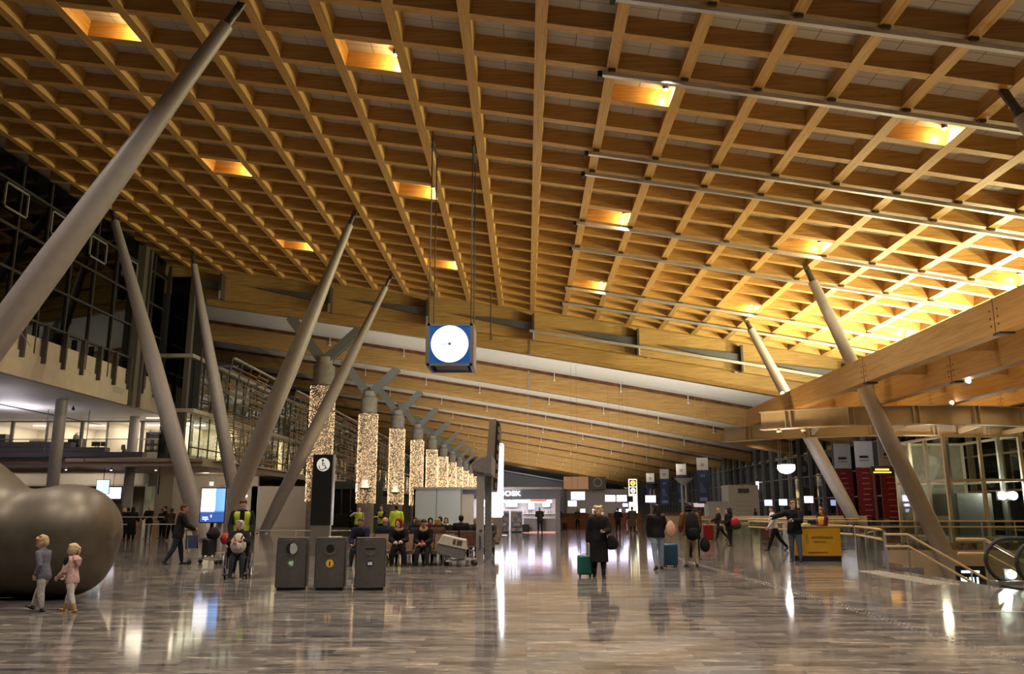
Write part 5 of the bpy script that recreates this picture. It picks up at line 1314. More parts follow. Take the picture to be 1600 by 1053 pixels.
bg = MB().chain([(0, 0, 0.05), (0, 0, 0.12), (0, 0, 0.2)], [(0.26, 0.16), (0.28, 0.17), (0.2, 0.13)], (1, 0, 0), 16).build('duffel_bag', mat('bag_black', (0.012, 0.012, 0.013), 0.8, 0, 0.2, 20, 0, 0.15)); bg.location = (-9.72, 26.2, 0.80); bg.rotation_euler.z = R(75)
tag(bg, 'black soft bag on top of the trolley with blue board', 'bag')
bg = MB().chain([(0, 0, 0.0), (0, 0, 0.1), (0, 0, 0.2)], [(0.11, 0.1), (0.15, 0.13), (0.1, 0.09)], (1, 0, 0), 16).build('red_bag', mat('bag_red', (0.42, 0.02, 0.015), 0.6)); bg.location = (-9.43, 26.42, 0.66)
tag(bg, 'red bag hanging on the far side of the loaded trolley', 'bag')
bg = MB().chain([(0, 0, 0.1), (0.0, 0, 0.2), (0, 0, 0.34)], [(0.30, 0.14), (0.31, 0.15), (0.26, 0.12)], (1, 0, 0), 16).build('shopping_bag', mat('bag_yellow', (0.45, 0.42, 0.10), 0.6)); bg.location = (-4.45, 25.75, -0.06)
tag(bg, 'yellowish bag on the floor under the front bench', 'bag')

# --- queue barriers and tables at left
for j, (x, y, lab) in enumerate(((-21.9, 45.2, 'left one'), (-20.0, 46.0, 'right one'))):
    t = thing('standing_table', 'small table with steel legs among the queue at left, %s' % lab, 'table', (x, y, 0))
    MB().bb(-0.8, 0.8, -0.35, 0.35, 0.86, 0.9).build('table_top', OFFW, t, False)
    for sx in (-0.7, 0.7):
        for sy in (-0.28, 0.28): MB().cyl((sx, sy, 0), (sx, sy, 0.86), 0.025, 0.025, 8).build('leg', STEEL, t)
t = thing('queue_rail', 'long grey rail on posts in front of the queue at left', 'rail', (-22.2, 43.6, 0))
MB().tube([(-1.0, 0, 1.28), (3.4, 0, 1.28)], 0.035, 8).build('top_rail', STEEL, t)
for x in (-0.8, 0.15, 0.9, 2.6): MB().cyl((x, 0, 0), (x, 0, 1.28 if x < 2 else 0.95), 0.05, 0.05, 10).build('post', STEEL, t)
MB().bb(-0.75, 0.1, -0.01, 0.01, 0.25, 1.05).build('panel', GLASS_D, t, False)
t = thing('low_barrier', 'low steel floor barrier between raking columns', 'barrier', (-13.4, 45.5, 0))
MB().tube([(-3.2, 0, 0.55), (4.5, 0, 0.55)], 0.03, 8).build('rail', STEEL, t)
for x in (-3.0, -1.0, 1.0, 2.8, 4.3): MB().tube([(x, -0.18, 0), (x, 0, 0.55), (x, 0.18, 0)], 0.018, 6).build('leg', STEEL, t)

# --- counters, screens and signs of the far hall
t = thing('service_desk', 'black counter left of the yellow vested officers', 'counter', (-16.7, 76, 0)); MB().bb(-1.9, 1.7, -0.5, 0.5, 0.15, 1.25).build('body', BLACK, t, False); MB().bb(-1.9, 1.8, -0.6, 0.6, 1.25, 1.3).build('top', DSTEEL, t, False); MB().bb(-1.8, 1.6, -0.4, 0.4, 0, 0.15).build('plinth', STEEL, t, False)
MAH = mat('check_in_wood', (0.20, 0.065, 0.025), 0.4, 0, 0.2, 4)
for j, (x, y, w_, lab) in enumerate(((4.4, 78, 2.6, 'leftmost, behind the man in blue jacket'), (9.7, 84, 3.2, 'left of the green parka'), (14.9, 88, 3.0, 'right of the green parka'), (20.6, 93, 2.4, 'right of the torchere'))):
    t = thing('check_in_desk', 'reddish wood check-in desk in the far hall, %s' % lab, 'desk', (x, y, 0), 0, 'check-in desks')
    MB().bb(-w_ / 2, w_ / 2, -0.5, 0.5, 0.0, 1.3).build('body', MAH, t, False); MB().bb(-w_ / 2 - 0.05, w_ / 2 + 0.05, -0.55, 0.55, 1.3, 1.36).build('top', DSTEEL, t, False)
    MB().bb(-w_ / 2 + 0.3, -w_ / 2 + 0.34, -0.51, -0.5, 0, 1.3).bb(w_ / 2 - 0.34, w_ / 2 - 0.3, -0.51, -0.5, 0, 1.3).build('panel_joint', DSTEEL, t, False)
for j, (x, y, w_, h_, z, lab) in enumerate(((4.9, 80, 1.3, 0.75, 2.6, 'just right of the kiosk, upper'), (4.3, 79, 0.8, 0.5, 2.0, 'just right of the kiosk, lower'), (8.45, 85, 1.0, 0.62, 2.5, 'left of the joined pair'), (9.6, 85, 1.0, 0.62, 2.5, 'right of the joined pair'), (9.9, 84.6, 0.5, 0.28, 2.0, 'small one under the joined pair'), (12.95, 88, 1.05, 0.68, 2.45, 'alone beside the lit pylon'))):
    hung_screen('check_in_monitor', 'glowing lilac white monitor over the check-in desks, %s' % lab, x, y, z, w_, h_, SCREEN_W, 0, 3.0, 'screen', 'monitors over the check-in desks')
for j, (x, y, lab) in enumerate(((5.2, 78, 'left one'), (6.4, 79, 'right one'), (9.2, 84, 'third'), (10.1, 84, 'fourth'))):
    t = thing('counter_screen', 'tiny bluish screen standing on a check-in desk, %s' % lab, 'screen', (x, y, 1.36)); MB().bb(-0.22, 0.22, 0, 0.05, 0.08, 0.4).build('display', emit('screen_small', (0.6, 0.7, 1.0), 2.5), t, False); MB().bb(-0.06, 0.06, -0.02, 0.08, 0, 0.08).build('stand', BLACK, t, False)
for x in (6.4,): tag(MB().bb(5.7, 7.2, 78.6, 79.4, 0, 1.36).build('check_in_counter', GREYW), 'low grey counter between the check-in desks', 'counter')
t = thing('lit_pylon', 'tall white lit pylon with two yellow symbols in the far hall', 'sign', (10.9, 86, 0.0))
MB().bb(-0.42, 0.42, 0, 0.3, 1.0, 4.75).build('light_box', emit('pylon_white', (1.0, 0.95, 0.72), 1.6), t, False); MB().bb(-0.38, 0.38, 0.02, 0.28, 0, 1.0).build('base', DSTEEL, t, False)
mb = MB()
for z in (4.35, 3.6): mb.bb(-0.34, 0.34, -0.02, 0.0, z - 0.33, z + 0.33)
mb.build('black_field', BLACK, t, False)
for z, nm in ((4.35, 'info'), (3.6, 'meeting')):
    d = MB().cyl((0, -0.02, z), (0, -0.03, z), 0.27, 0.27, 28).build('yellow_disc', emit('disc_yellow', (1.0, 0.72, 0.12) if z > 4 else (0.95, 0.9, 0.75), 1.3) if z > 4 else emit('disc_cream', (0.95, 0.9, 0.75), 1.2), t)
    MB().bb(-0.035, 0.035, -0.036, -0.03, z - 0.16, z + 0.06).bb(-0.035, 0.035, -0.036, -0.03, z + 0.1, z + 0.17).build('symbol', BLACK, d, False)
hung_screen('dark_monitor', 'dark unlit monitor left of the lit pylon', 10.5, 85.5, 2.5, 0.55, 0.5, BLACK, 0, 3)
# shop front beyond the kiosk at right
t = thing('lit_shopfront', 'small lit shopfront with round logo board right of the kiosk', 'shopfront', (6.5, 96, 0))
MB().bb(-2.2, 0.6, 0, 0.3, 4.0, 5.4).build('lit_board', emit('shop_orange', (1.0, 0.55, 0.30), 0.14), t, False); MB().bb(0.7, 2.6, 0, 0.3, 4.0, 5.4).build('logo_board', mat('board_brown', (0.10, 0.09, 0.085), 0.5), t, False)
mb = MB().tube([(1.65 + 0.45 * math.cos(a), -0.03, 4.75 + 0.45 * math.sin(a)) for a in [2 * PI * k / 24 for k in range(24)]], 0.04, 6, closed=True); mb.build('logo', mat('logo_grey', (0.45, 0.45, 0.45), 0.5), t)
MB().bb(-2.2, 5.5, 0.4, 0.6, 0, 4.0).build('front_wall', mat('front_dim', (0.30, 0.28, 0.27), 0.6), t, False); MB().bb(-2.2, -1.9, 0, 0.4, 0, 4.0).bb(5.2, 5.5, 0, 0.4, 0, 4).build('pillar', DSTEEL, t, False)
# low walls and planters at right behind the walkers
for j, (x0, x1, y, z) in enumerate(((13.5, 24, 60, 1.25), (10.5, 17, 66, 1.2))):
    tag(MB().bb(x0, x1, y, y + 0.2, 0, z).build('low_wall', GREYW), 'low grey wall behind the balustrades at right, %s' % ('nearer', 'farther')[j], 'wall')
t = thing('seat_shelf', 'pale lit box of pictures right of the torchere', 'display box', (19.8, 98, 2.0)); MB().bb(-1.0, 1.0, 0, 0.1, 0, 0.45).build('lit_panel', emit('panel_pink', (0.9, 0.7, 0.7), 0.6), t, False); MB().cyl((-0.8, 0.05, -2.0), (-0.8, 0.05, 0), 0.04, 0.04, 8).cyl((0.8, 0.05, -2.0), (0.8, 0.05, 0), 0.04, 0.04, 8).build('leg', STEEL, t)
# ================================================================== PEOPLE
SKIN_C = {'pale': (0.52, 0.30, 0.21), 'fair': (0.60, 0.37, 0.27), 'rosy': (0.56, 0.26, 0.18), 'tan': (0.36, 0.19, 0.11)}
def skin_m(k): return mat('skin_' + k, SKIN_C[k], 0.55, 0, 0.06, 30)
EYE = mat('eye_dark', (0.02, 0.016, 0.014), 0.3); LIP = mat('lips', (0.33, 0.10, 0.09), 0.5)
def cloth(name, c, rough=0.85): return mat('cloth_' + name, c, rough, 0, 0.22, 26, 0.25, 0.15)
def remesh(mb, name, mats, parent, vox, smooth=3):
    me = mb.mesh(name, mats, False)
    o = bpy.data.objects.new(name, me); COL.objects.link(o)
    r = o.modifiers.new('r', 'REMESH'); r.mode = 'VOXEL'; r.voxel_size = vox; r.use_smooth_shade = True
    s = o.modifiers.new('s', 'SMOOTH'); s.iterations = smooth; s.factor = 0.5
    dg = bpy.context.evaluated_depsgraph_get(); dg.update()
    m2 = bpy.data.meshes.new_from_object(o.evaluated_get(dg), depsgraph=dg)
    m2.name = name
    if not m2.materials: m2.materials.append(mats if not isinstance(mats, (list, tuple)) else mats[0])
    o.modifiers.clear(); o.data = m2; bpy.data.meshes.remove(me)
    m2.polygons.foreach_set('use_smooth', [True] * len(m2.polygons))
    if parent is not None: o.parent = parent
    return o

def rotx(v, a):   # pitch forward about the local x axis: +a swings a downward vector forward (+y)
    c, s = math.cos(a), math.sin(a)
    return Vector((v.x, v.y * c - v.z * s, v.y * s + v.z * c))

class Sk:
    """joints of a figure of height H facing +y; angles in degrees"""
    def __init__(s, H, pose, kid=False, seat=None):
        p = dict(lean=3, legL=(4, 3, 4), legR=(-2, 3, 4), armL=(4, 9, 14), armR=(4, 9, 14), head=(0, 0), twist=0, fem=False)
        p.update(pose); s.p = p; s.H = H
        hd = 0.150 if not kid else 0.178
        if kid: k = dict(hip=0.48, th=0.215, sh=0.215, up=0.305, aw=0.175, fw=0.145, shw=0.110)
        else: k = dict(hip=0.52, th=0.245, sh=0.235, up=0.305, aw=0.175, fw=0.150, shw=0.112)
        if p['fem']: k['shw'] *= 0.91
        s.hd = hd * H * (0.94 if not kid else 1.0); s.k = k
        ln = R(p['lean'])
        s.F = Vector((0, math.cos(ln), -math.sin(ln))); s.U = Vector((0, math.sin(ln), math.cos(ln))); s.X = Vector((1, 0, 0))
        tw = R(p['twist']); s.SX = s.X * math.cos(tw) + s.F * math.sin(tw)
        s.legs = {}
        low = 0
        for side, sg in (('L', -1), ('R', 1)):
            f, ab, kn = [R(a) for a in p['leg' + side]]
            h = Vector((0.052 * sg * H, 0, -0.02 * H))
            d1 = Vector((math.sin(ab) * sg, math.sin(f) * math.cos(ab), -math.cos(f) * math.cos(ab)))
            d2 = Vector((math.sin(ab) * sg * 0.6, math.sin(f - kn), -math.cos(f - kn))).normalized()
            kp = h + d1 * k['th'] * H; an = kp + d2 * k['sh'] * H
            pitch = max(-0.9, min(0.5, (f - kn) * 0.9)) if p.get('toe', True) else 0
            td = Vector((0.12 * sg, math.cos(pitch), math.sin(pitch))).normalized()
            s.legs[side] = (h, kp, an, td)
            sole = min(an.z - 0.042 * H, (an + td * 0.10 * H).z - 0.016 * H); low = min(low, sole)
        s.pel = Vector((0, 0, -low)) if seat is None else Vector((0, 0, seat))
        for q in s.legs: h, kp, an, td = s.legs[q]; s.legs[q] = (h + s.pel, kp + s.pel, an + s.pel, td)
        up = s.pel + s.U * (k['up'] * H)
        s.neck0 = up + s.U * 0.015 * H
        s.arms = {}
        for side, sg in (('L', -1), ('R', 1)):
            a = p['arm' + side]; f, ab, el = [R(q) for q in a[:3]]; inn = R(a[3]) if len(a) > 3 else R(8)
            sh = up + s.SX * (k['shw'] * H * sg) - s.U * 0.010 * H
            dn = -s.U
            d1 = (dn * math.cos(f) + s.F * math.sin(f)) * math.cos(ab) + s.SX * sg * math.sin(ab)
            e = sh + d1 * k['aw'] * H
            fe = f + el
            d2 = ((dn * math.cos(fe) + s.F * math.sin(fe)) * math.cos(inn) - s.SX * sg * math.sin(inn)).normalized()
            wr = e + d2 * k['fw'] * H
            s.arms[side] = (sh, e, wr, d2)
        hp, hy = R(p['head'][0]), R(p['head'][1])
        b = s.U * 0.5 + Vector((0, 0, 1)) * 0.5; b.normalize()
        s.hc = s.neck0 + s.U * 0.035 * H + Vector((0, 0, 1)) * 0.0
        s.HM = Matrix.Rotation(hy, 3, 'Z') @ Matrix.Rotation(hp, 3, 'X')
    def head_pt(s, x, y, z):  # head units: z 0 chin .. 1 crown, y forward
        return s.hc + s.HM @ Vector((x * s.hd, y * s.hd, (z - 0.05) * s.hd))

HEAD = [(0.0, .07, .09, .24), (.04, .15, .17, .18), (.12, .215, .25, .12), (.24, .265, .33, .05), (.36, .295, .375, .02), (.48, .312, .405, -.005), (.60, .325, .425, -.03), (.72, .32, .42, -.04), (.83, .28, .37, -.045), (.92, .20, .275, -.045), (.975, .11, .15, -.045), (1.0, .03, .04, -.045)]
def head_rings(sk, infl=1.0, n=20, z0=-1, z1=2):
    rg = []
    for z, rx, ry, cy in HEAD:
        if z0 <= z <= z1: rg.append([sk.head_pt(rx * infl * math.cos(2 * PI * k / n), cy + ry * infl * math.sin(2 * PI * k / n), z) for k in range(n)])
    return rg
TOR = [(-0.055, .060, .060), (-0.02, .094, .072), (0.03, .096, .070), (0.09, .086, .060), (0.14, .080, .055), (0.20, .092, .060), (0.255, .102, .062), (0.295, .100, .054), (0.322, .066, .044), (0.345, .036, .036)]
def torso(mb, sk, infl, add, z0, z1, fem=False, belly=0.0, n=20, cap=True):
    pts = []; rad = []
    for z, rx, ry in TOR:
        if z0 <= z <= z1:
            c = sk.pel + sk.U * z * sk.H
            b = belly * math.exp(-((z - 0.09) / 0.09) ** 2)
            w_ = (0.93 if z > 0.15 else 1.04) if fem else 1.0
            pts.append(c + sk.F * (0.004 + b * 0.5) * sk.H); rad.append(((rx * w_ * infl + add + b * 0.5) * sk.H, (ry * infl + add + b) * sk.H))
    mb.chain(pts, rad, sk.SX, n, cap)
def legs_geo(mb, sk, infl, add, cut=1.0, n=12):
    H = sk.H
    for q in sk.legs:
        h, k, a, td = sk.legs[q]
        th = [h, h.lerp(k, .35), h.lerp(k, .75), k, k.lerp(a, .28), k.lerp(a, .65), k.lerp(a, 0.96)]
        r = [.050, .049, .039, .034, .034, .026, .021]
        m = max(2, int(round(len(th) * cut)))
        mb.chain(th[:m], [(x * infl + add) * H for x in r[:m]], (1, 0, 0), n)
def arms_geo(mb, sk, infl, add, cut=1.0, n=10):
    H = sk.H
    for q in sk.arms:
        s, e, w_, d = sk.arms[q]
        pts = [s, s.lerp(e, .4), s.lerp(e, .85), e, e.lerp(w_, .3), e.lerp(w_, 0.97)]
        r = [.030, .028, .024, .024, .023, .0165]
        m = max(2, int(round(len(pts) * cut)))
        mb.chain(pts[:m], [(x * infl + add) * H for x in r[:m]], (1, 0, 0.3), n)
def hand(mb, sk, q, curl=35):
    s, e, w_, d = sk.arms[q]; H = sk.H; sg = -1 if q == 'L' else 1
    L_ = 0.105 * H
    ax = (sk.F - d * sk.F.dot(d))
    if ax.length < 0.2: ax = sk.U - d * sk.U.dot(d)
    ax.normalize()                                   # thumb side
    pn = ax.cross(d) * sg; pn.normalize()            # palm direction
    if pn.dot(sk.SX) * sg > 0: pn = -pn
    p0 = w_; p1 = w_ + d * L_ * 0.48
    mb.chain([p0 - d * L_ * 0.1, p0 + d * L_ * .12, p0 + d * L_ * .3, p1], [(.016 * H, .0125 * H), (.021 * H, .0115 * H), (.0245 * H, .011 * H), (.0235 * H, .009 * H)], ax, 10)
    for k, (off, ln, c) in enumerate(((.0165, .43, 0), (.0055, .48, 4), (-.0055, .45, 8), (-.0165, .36, 14))):
        b = p1 + ax * off * H - d * L_ * 0.02; dd = (d + ax * off * 5).normalized()
        a1, a2, a3 = R(curl * .45 + c), R(curl * 1.1 + c), R(curl * 1.7 + c)
        q1 = b + (dd * math.cos(a1) + pn * math.sin(a1)) * L_ * ln * .45
        q2 = q1 + (dd * math.cos(a2) + pn * math.sin(a2)) * L_ * ln * .32
        q3 = q2 + (dd * math.cos(a3) + pn * math.sin(a3)) * L_ * ln * .25
        mb.chain([b, q1, q2, q3], [.0054 * H, .0052 * H, .0048 * H, .0040 * H], ax, 7)
    t0 = p0 + d * L_ * .14 + ax * .018 * H
    t1 = t0 + (ax * .7 + d * .65 + pn * .25).normalized() * L_ * .24
    t2 = t1 + (ax * .25 + d * .85 + pn * .45).normalized() * L_ * .2
    mb.chain([t0, t1, t2], [.0078 * H, .0064 * H, .0050 * H], d, 7)

def person(label, loc, face, H, pose=None, skin='fair', top=None, topk='jacket', legs=None, shoe=None, hair=None, hk='short', kid=False, seat=None,
           hem=-0.10, bulk=0.010, fem=False, vest=None, collar=None, scarf=None, hoodie=None, hat=None, face_ok=True, group=None, curl=35, vox=0.017, extra=None, belly=0.0, boots=None, vopen=False):
    """face = heading in degrees: 0 faces away from the viewer (+y), 180 toward the viewer, 90 toward the left (-x)"""
    pose = dict(pose or {}); pose['fem'] = fem
    t = thing('person', label, 'person', (loc[0], loc[1], loc[2] if len(loc) > 2 else 0), R(face), group)
    sk = Sk(H, pose, kid, seat)
    sm = skin_m(skin)
    # body: one continuous surface, then head detail and fingers on it
    mb = MB(); torso(mb, sk, 0.93, 0, -1, 1, fem); legs_geo(mb, sk, 0.9, 0); arms_geo(mb, sk, 0.95, 0)
    mb.chain([sk.neck0 - sk.U * 0.03 * H, sk.neck0 + sk.U * .01 * H, sk.head_pt(0, -0.06, 0.25), sk.head_pt(0, -.05, 0.4)], [(.034 * H, .032 * H), (.029 * H, .030 * H), (.029 * H, .032 * H), .03 * H], (1, 0, 0), 12)
    mb.skin(head_rings(sk, 1.0))
    for q in sk.legs:
        h, k, a, td = sk.legs[q]; fu = Vector((1, 0, 0)).cross(td).normalized(); fu = fu if fu.z > 0 else -fu; mb.chain([a, a + td * .03 * H - fu * .024 * H, a + td * .07 * H - fu * .030 * H], [.016 * H, .012 * H, .009 * H], (1, 0, 0), 8)
    body = remesh(mb, 'body', sm, t, vox * 0.72 if H < 1.3 else vox, 2)
    det = MB(); hp = sk.head_pt
    det.chain([hp(0, .385, .53), hp(0, .44, .42), hp(0, .475, .345), hp(0, .41, .31)], [(.035 * sk.hd, .04 * sk.hd), (.05 * sk.hd, .05 * sk.hd), (.075 * sk.hd, .06 * sk.hd), (.06 * sk.hd, .03 * sk.hd)], sk.HM @ Vector((1, 0, 0)), 10)
    for sg in (-1, 1):
        det.chain([hp(.315 * sg, -.02, .33), hp(.345 * sg, -.05, .42), hp(.335 * sg, -.06, .52)], [(.02 * sk.hd, .04 * sk.hd), (.03 * sk.hd, .075 * sk.hd), (.025 * sk.hd, .06 * sk.hd)], sk.HM @ Vector((1, 0, 0)), 8)
        det.chain([hp(.06 * sg, .41, .55), hp(.14 * sg, .395, .565), hp(.21 * sg, .335, .545)], [.022 * sk.hd, .03 * sk.hd, .02 * sk.hd], sk.HM @ Vector((0, 0, 1)), 6)
    hand(det, sk, 'L', curl); hand(det, sk, 'R', curl)
    det.cur = 1
    for sg in (-1, 1): det.ball(hp(.125 * sg, .375, .485), (.05 * sk.hd, .03 * sk.hd, .028 * sk.hd), 8, 6, sk.HM)
    det.cur = 2
    det.chain([hp(-.095, .375, .205), hp(-.04, .405, .21), hp(.04, .405, .21), hp(.095, .375, .205)], [(.014 * sk.hd, .02 * sk.hd), (.026 * sk.hd, .026 * sk.hd), (.026 * sk.hd, .026 * sk.hd), (.014 * sk.hd, .02 * sk.hd)], (0, 0, 1), 6)
    dm = det.mesh('detail', [sm, EYE, LIP])
    bm = bmesh.new(); bm.from_mesh(body.data); bm.from_mesh(dm); bm.to_mesh(body.data); bm.free(); bpy.data.meshes.remove(dm)
    for m in (EYE, LIP): body.data.materials.append(m)
    # trousers
    if legs is not None:
        mb = MB(); torso(mb, sk, 1.0, .006, -1, .10, fem); legs_geo(mb, sk, 1.03, .0085, 1.0 if boots is None else 0.80)
        remesh(mb, 'trousers', legs, t, vox, 2)
    # shoes
    sm_ = shoe or BLACK
    for q in sk.legs:
        h, k, a, td = sk.legs[q]; mb = MB(); up = Vector((1, 0, 0)).cross(td).normalized()
        if up.z < 0: up = -up
        g = a - up * .030 * H
        mb.chain([g - td * .028 * H, g + td * .01 * H, g + td * .06 * H - up * .002 * H, g + td * .105 * H - up * .005 * H], [(.022 * H, .019 * H), (.024 * H, .022 * H), (.026 * H, .017 * H), (.020 * H, .012 * H)], (1, 0, 0), 12)
        mb.chain([a + up * .012 * H, g + td * .004 * H], [.025 * H, .026 * H], (1, 0, 0), 12)
        if boots is not None: mb.chain([a.lerp(k, boots), a.lerp(k, boots * .5), a, g], [(.037 * H), (.033 * H), (.030 * H), (.028 * H)], (1, 0, 0), 14)
        o = mb.build('boot' if boots is not None else 'shoe', sm_, t)
        sb = MB(); sb.chain([g - td * .03 * H - up * .0145 * H, g + td * .03 * H - up * .0145 * H, g + td * .11 * H - up * .0125 * H], [(.023 * H, .005 * H), (.026 * H, .005 * H), (.021 * H, .004 * H)], (1, 0, 0), 10)
        sb.build('sole', RUBBER if boots is None else BROWNW, o)
    # top
    if top is not None:
        mb = MB()
        lo = -0.025
        torso(mb, sk, 1.03, bulk, lo, 1, fem, belly, 20, False); arms_geo(mb, sk, 1.05, bulk)
        if hem < -0.03:
            ml = [(sk.legs['L'][i] + sk.legs['R'][i]) / 2 for i in (0, 1)]
            sp = [(sk.legs['L'][i] - sk.legs['R'][i]) for i in (0, 1)]
            n_ = 5; pts = []; rad = []
            legl = (ml[1] - ml[0]).length
            for i in range(n_ + 1):
                f = i / n_; dz = max(0.012, -hem - 0.03) * H * f
                u_ = min(1.35, dz / max(legl, .01))
                c = sk.pel.lerp(sk.pel + (ml[1] - ml[0]) * u_ - Vector((0, 0, .02 * H)), 1.0) if u_ > 0 else sk.pel
                w_ = abs(sp[0].x) / 2 + (abs(sp[1].x) - abs(sp[0].x)) / 2 * u_; dy = abs(sp[1].y) / 2 * u_
                pts.append(c); rad.append((max(.098 * H, w_ + .052 * H) + bulk * H * 1.1, max(.072 * H, dy + .052 * H) + bulk * H))
            if seat is None: mb.chain(pts, rad, (1, 0, 0), 18, False)
            else: legs_geo(mb, sk, 1.05, bulk, 0.45)
        tp = remesh(mb, {'jacket': 'jacket', 'coat': 'coat', 'sweater': 'sweater', 'robe': 'robe'}[topk], top, t, vox, 3)
        # collar
        cm = collar or top
        cb = MB(); pts = []
        for k in range(16):
            a = 2 * PI * k / 16; pts.append(sk.neck0 + sk.U * .008 * H + sk.SX * .046 * H * math.cos(a) + sk.F * (.044 * H * math.sin(a) + .004 * H) + sk.U * (-.010 * H * math.sin(a)))
        cb.tube(pts, (.013 if collar is None else .030) * H, 8, closed=True); cb.build('collar' if collar is None else 'fur_collar', cm, tp)
        if topk in ('jacket', 'coat') and face_ok:
            zb = MB(); L2 = []
            for z in (0.0, .06, .12, .18, .24, .29):
                i = min(range(len(TOR)), key=lambda j: abs(TOR[j][0] - z)); ry = TOR[i][2] * 1.03 + bulk
                b = belly * math.exp(-((z - 0.09) / 0.09) ** 2)
                L2.append(sk.pel + sk.U * z * H + sk.F * (ry + .006 + b * 1.5) * H)
            zb.tube(L2, .004 * H, 5); zb.build('zip', mat('zip_dark', (0.03, 0.03, 0.03), 0.4, 0.5), tp)
    if vest is not None:
        mb = MB(); torso(mb, sk, 1.06, bulk + .010, -0.03, .33, fem, belly, 20, False)
        v = remesh(mb, 'hi_vis_vest', vest, t, vox, 2)
        if vopen:
            bm = bmesh.new(); bm.from_mesh(v.data)
            bmesh.ops.delete(bm, geom=[f for f in bm.faces if f.calc_center_median().y > sk.pel.y + 0.02 * H and abs(f.calc_center_median().x) < 0.034 * H], context='FACES')
            bm.to_mesh(v.data); bm.free()
            v.modifiers.new('cloth', 'SOLIDIFY').thickness = 0.012
        st = mat('reflective_stripe', (0.62, 0.62, 0.55), 0.3)
        for z, rx, ry in () if vopen else ((.06, .093, .067), (.13, .084, .058)):
            sb = MB(); pts = [sk.pel + sk.U * z * H + sk.SX * (rx * 1.06 + bulk + .013) * H * math.cos(2 * PI * k / 20) + sk.F * ((ry * 1.06 + bulk + .013) * math.sin(2 * PI * k / 20) + .004) * H for k in range(20)]
            sb.tube(pts, .008 * H, 6, closed=True); sb.build('reflective_stripe', st, v)
    if scarf is not None:
        mb = MB(); pts = [sk.neck0 + sk.U * .012 * H + sk.SX * .047 * H * math.cos(2 * PI * k / 14) + sk.F * (.048 * H * math.sin(2 * PI * k / 14) + .006 * H) for k in range(14)]
        mb.tube(pts, .022 * H, 8, closed=True)
        mb.chain([sk.neck0 + sk.F * .06 * H - sk.U * .01 * H, sk.neck0 + sk.F * .075 * H - sk.U * .09 * H, sk.neck0 + sk.F * .078 * H - sk.U * .16 * H], [(.03 * H, .014 * H), (.035 * H, .012 * H), (.035 * H, .009 * H)], (1, 0, 0), 10)
        mb.build('scarf', scarf, t)
    # hair
    if hair is not None:
        mb = MB(); hd = sk.hd
        def E(c, r): mb.ball(hp(*c), (r[0] * hd, r[1] * hd, r[2] * hd), 16, 11, sk.HM)
        if hk == 'bald':
            mb.chain([hp(.30, .02, .50), hp(.27, -.25, .48), hp(0, -.44, .47), hp(-.27, -.25, .48), hp(-.30, .02, .50)], [(.05 * hd, .13 * hd)] * 5, sk.HM @ Vector((0, 0, 1)) * -1, 8)
        else:
            E((0, -.075, .70), (.365, .415, .365)); E((0, -.14, .52), (.345, .35, .36))
            if hk == 'short': E((0, .15, .93), (.25, .22, .10))
            if hk == 'tousled':
                for (x, y, z) in ((.1, .22, .93), (-.12, .2, .93), (.22, .05, .95), (-.2, -.05, .98), (0, -.05, 1.02), (.2, .2, .84), (-.22, .2, .84)): E((x, y, z), (.14, .16, .10))
                E((0, -.2, .36), (.30, .26, .24))
            if hk == 'bob':
                for sg in (-1, 1):
                    E((.30 * sg, -.02, .42), (.16, .26, .34)); E((.26 * sg, .16, .78), (.18, .2, .2)); E((.3 * sg, .05, .15), (.14, .2, .16))
                E((0, -.27, .30), (.36, .26, .34)); E((0, .18, .93), (.28, .2, .11))
            if hk == 'curly':
                rn = random.Random(5)
                for k in range(34):
                    a = rn.uniform(0.15, 2 * PI - 0.15) - PI / 2 + PI; zz = rn.uniform(0.05, 0.98)
                    if math.sin(a) > 0.55 and zz < 0.86: continue
                    q = 0.47 * math.sqrt(max(0.12, 1 - max(0, (zz - 0.5) / 0.62) ** 2))
                    E((q * math.cos(a), q * math.sin(a) * 1.0 - 0.06, zz), (.16, .16, .14))
                E((0, -.25, .3), (.38, .28, .36))
            if hk in ('long', 'ponytail'):
                E((0, .14, .93), (.26, .2, .10))
                for sg in (-1, 1): E((.28 * sg, -.06, .45), (.11, .22, .32))
                if hk == 'long':
                    mb.chain([hp(0, -.26, .6), hp(0, -.36, .2), hp(0, -.40, -.2), hp(0, -.38, -.62), hp(0, -.34, -.9)], [(.30 * hd, .2 * hd), (.34 * hd, .17 * hd), (.34 * hd, .13 * hd), (.27 * hd, .10 * hd), (.13 * hd, .06 * hd)], sk.HM @ Vector((1, 0, 0)), 14)
                    for sg in (-1, 1): mb.chain([hp(.30 * sg, -.02, .5), hp(.33 * sg, -.02, .1), hp(.31 * sg, .06, -.3)], [.11 * hd, .11 * hd, .06 * hd], (1, 0, 0), 8)
                else:
                    mb.chain([hp(0, -.42, .72), hp(0, -.58, .6), hp(0, -.56, .3), hp(0, -.5, .05)], [.09 * hd, .12 * hd, .10 * hd, .05 * hd], (1, 0, 0), 10)
        remesh(mb, 'hair', hair, t, vox * (0.55 if H < 1.3 else 0.7), 2)
    if hat is not None:
        mb = MB(); mb.skin(head_rings(sk, 1.10, 20, .58, 2)); mb.build('hat', hat, t)
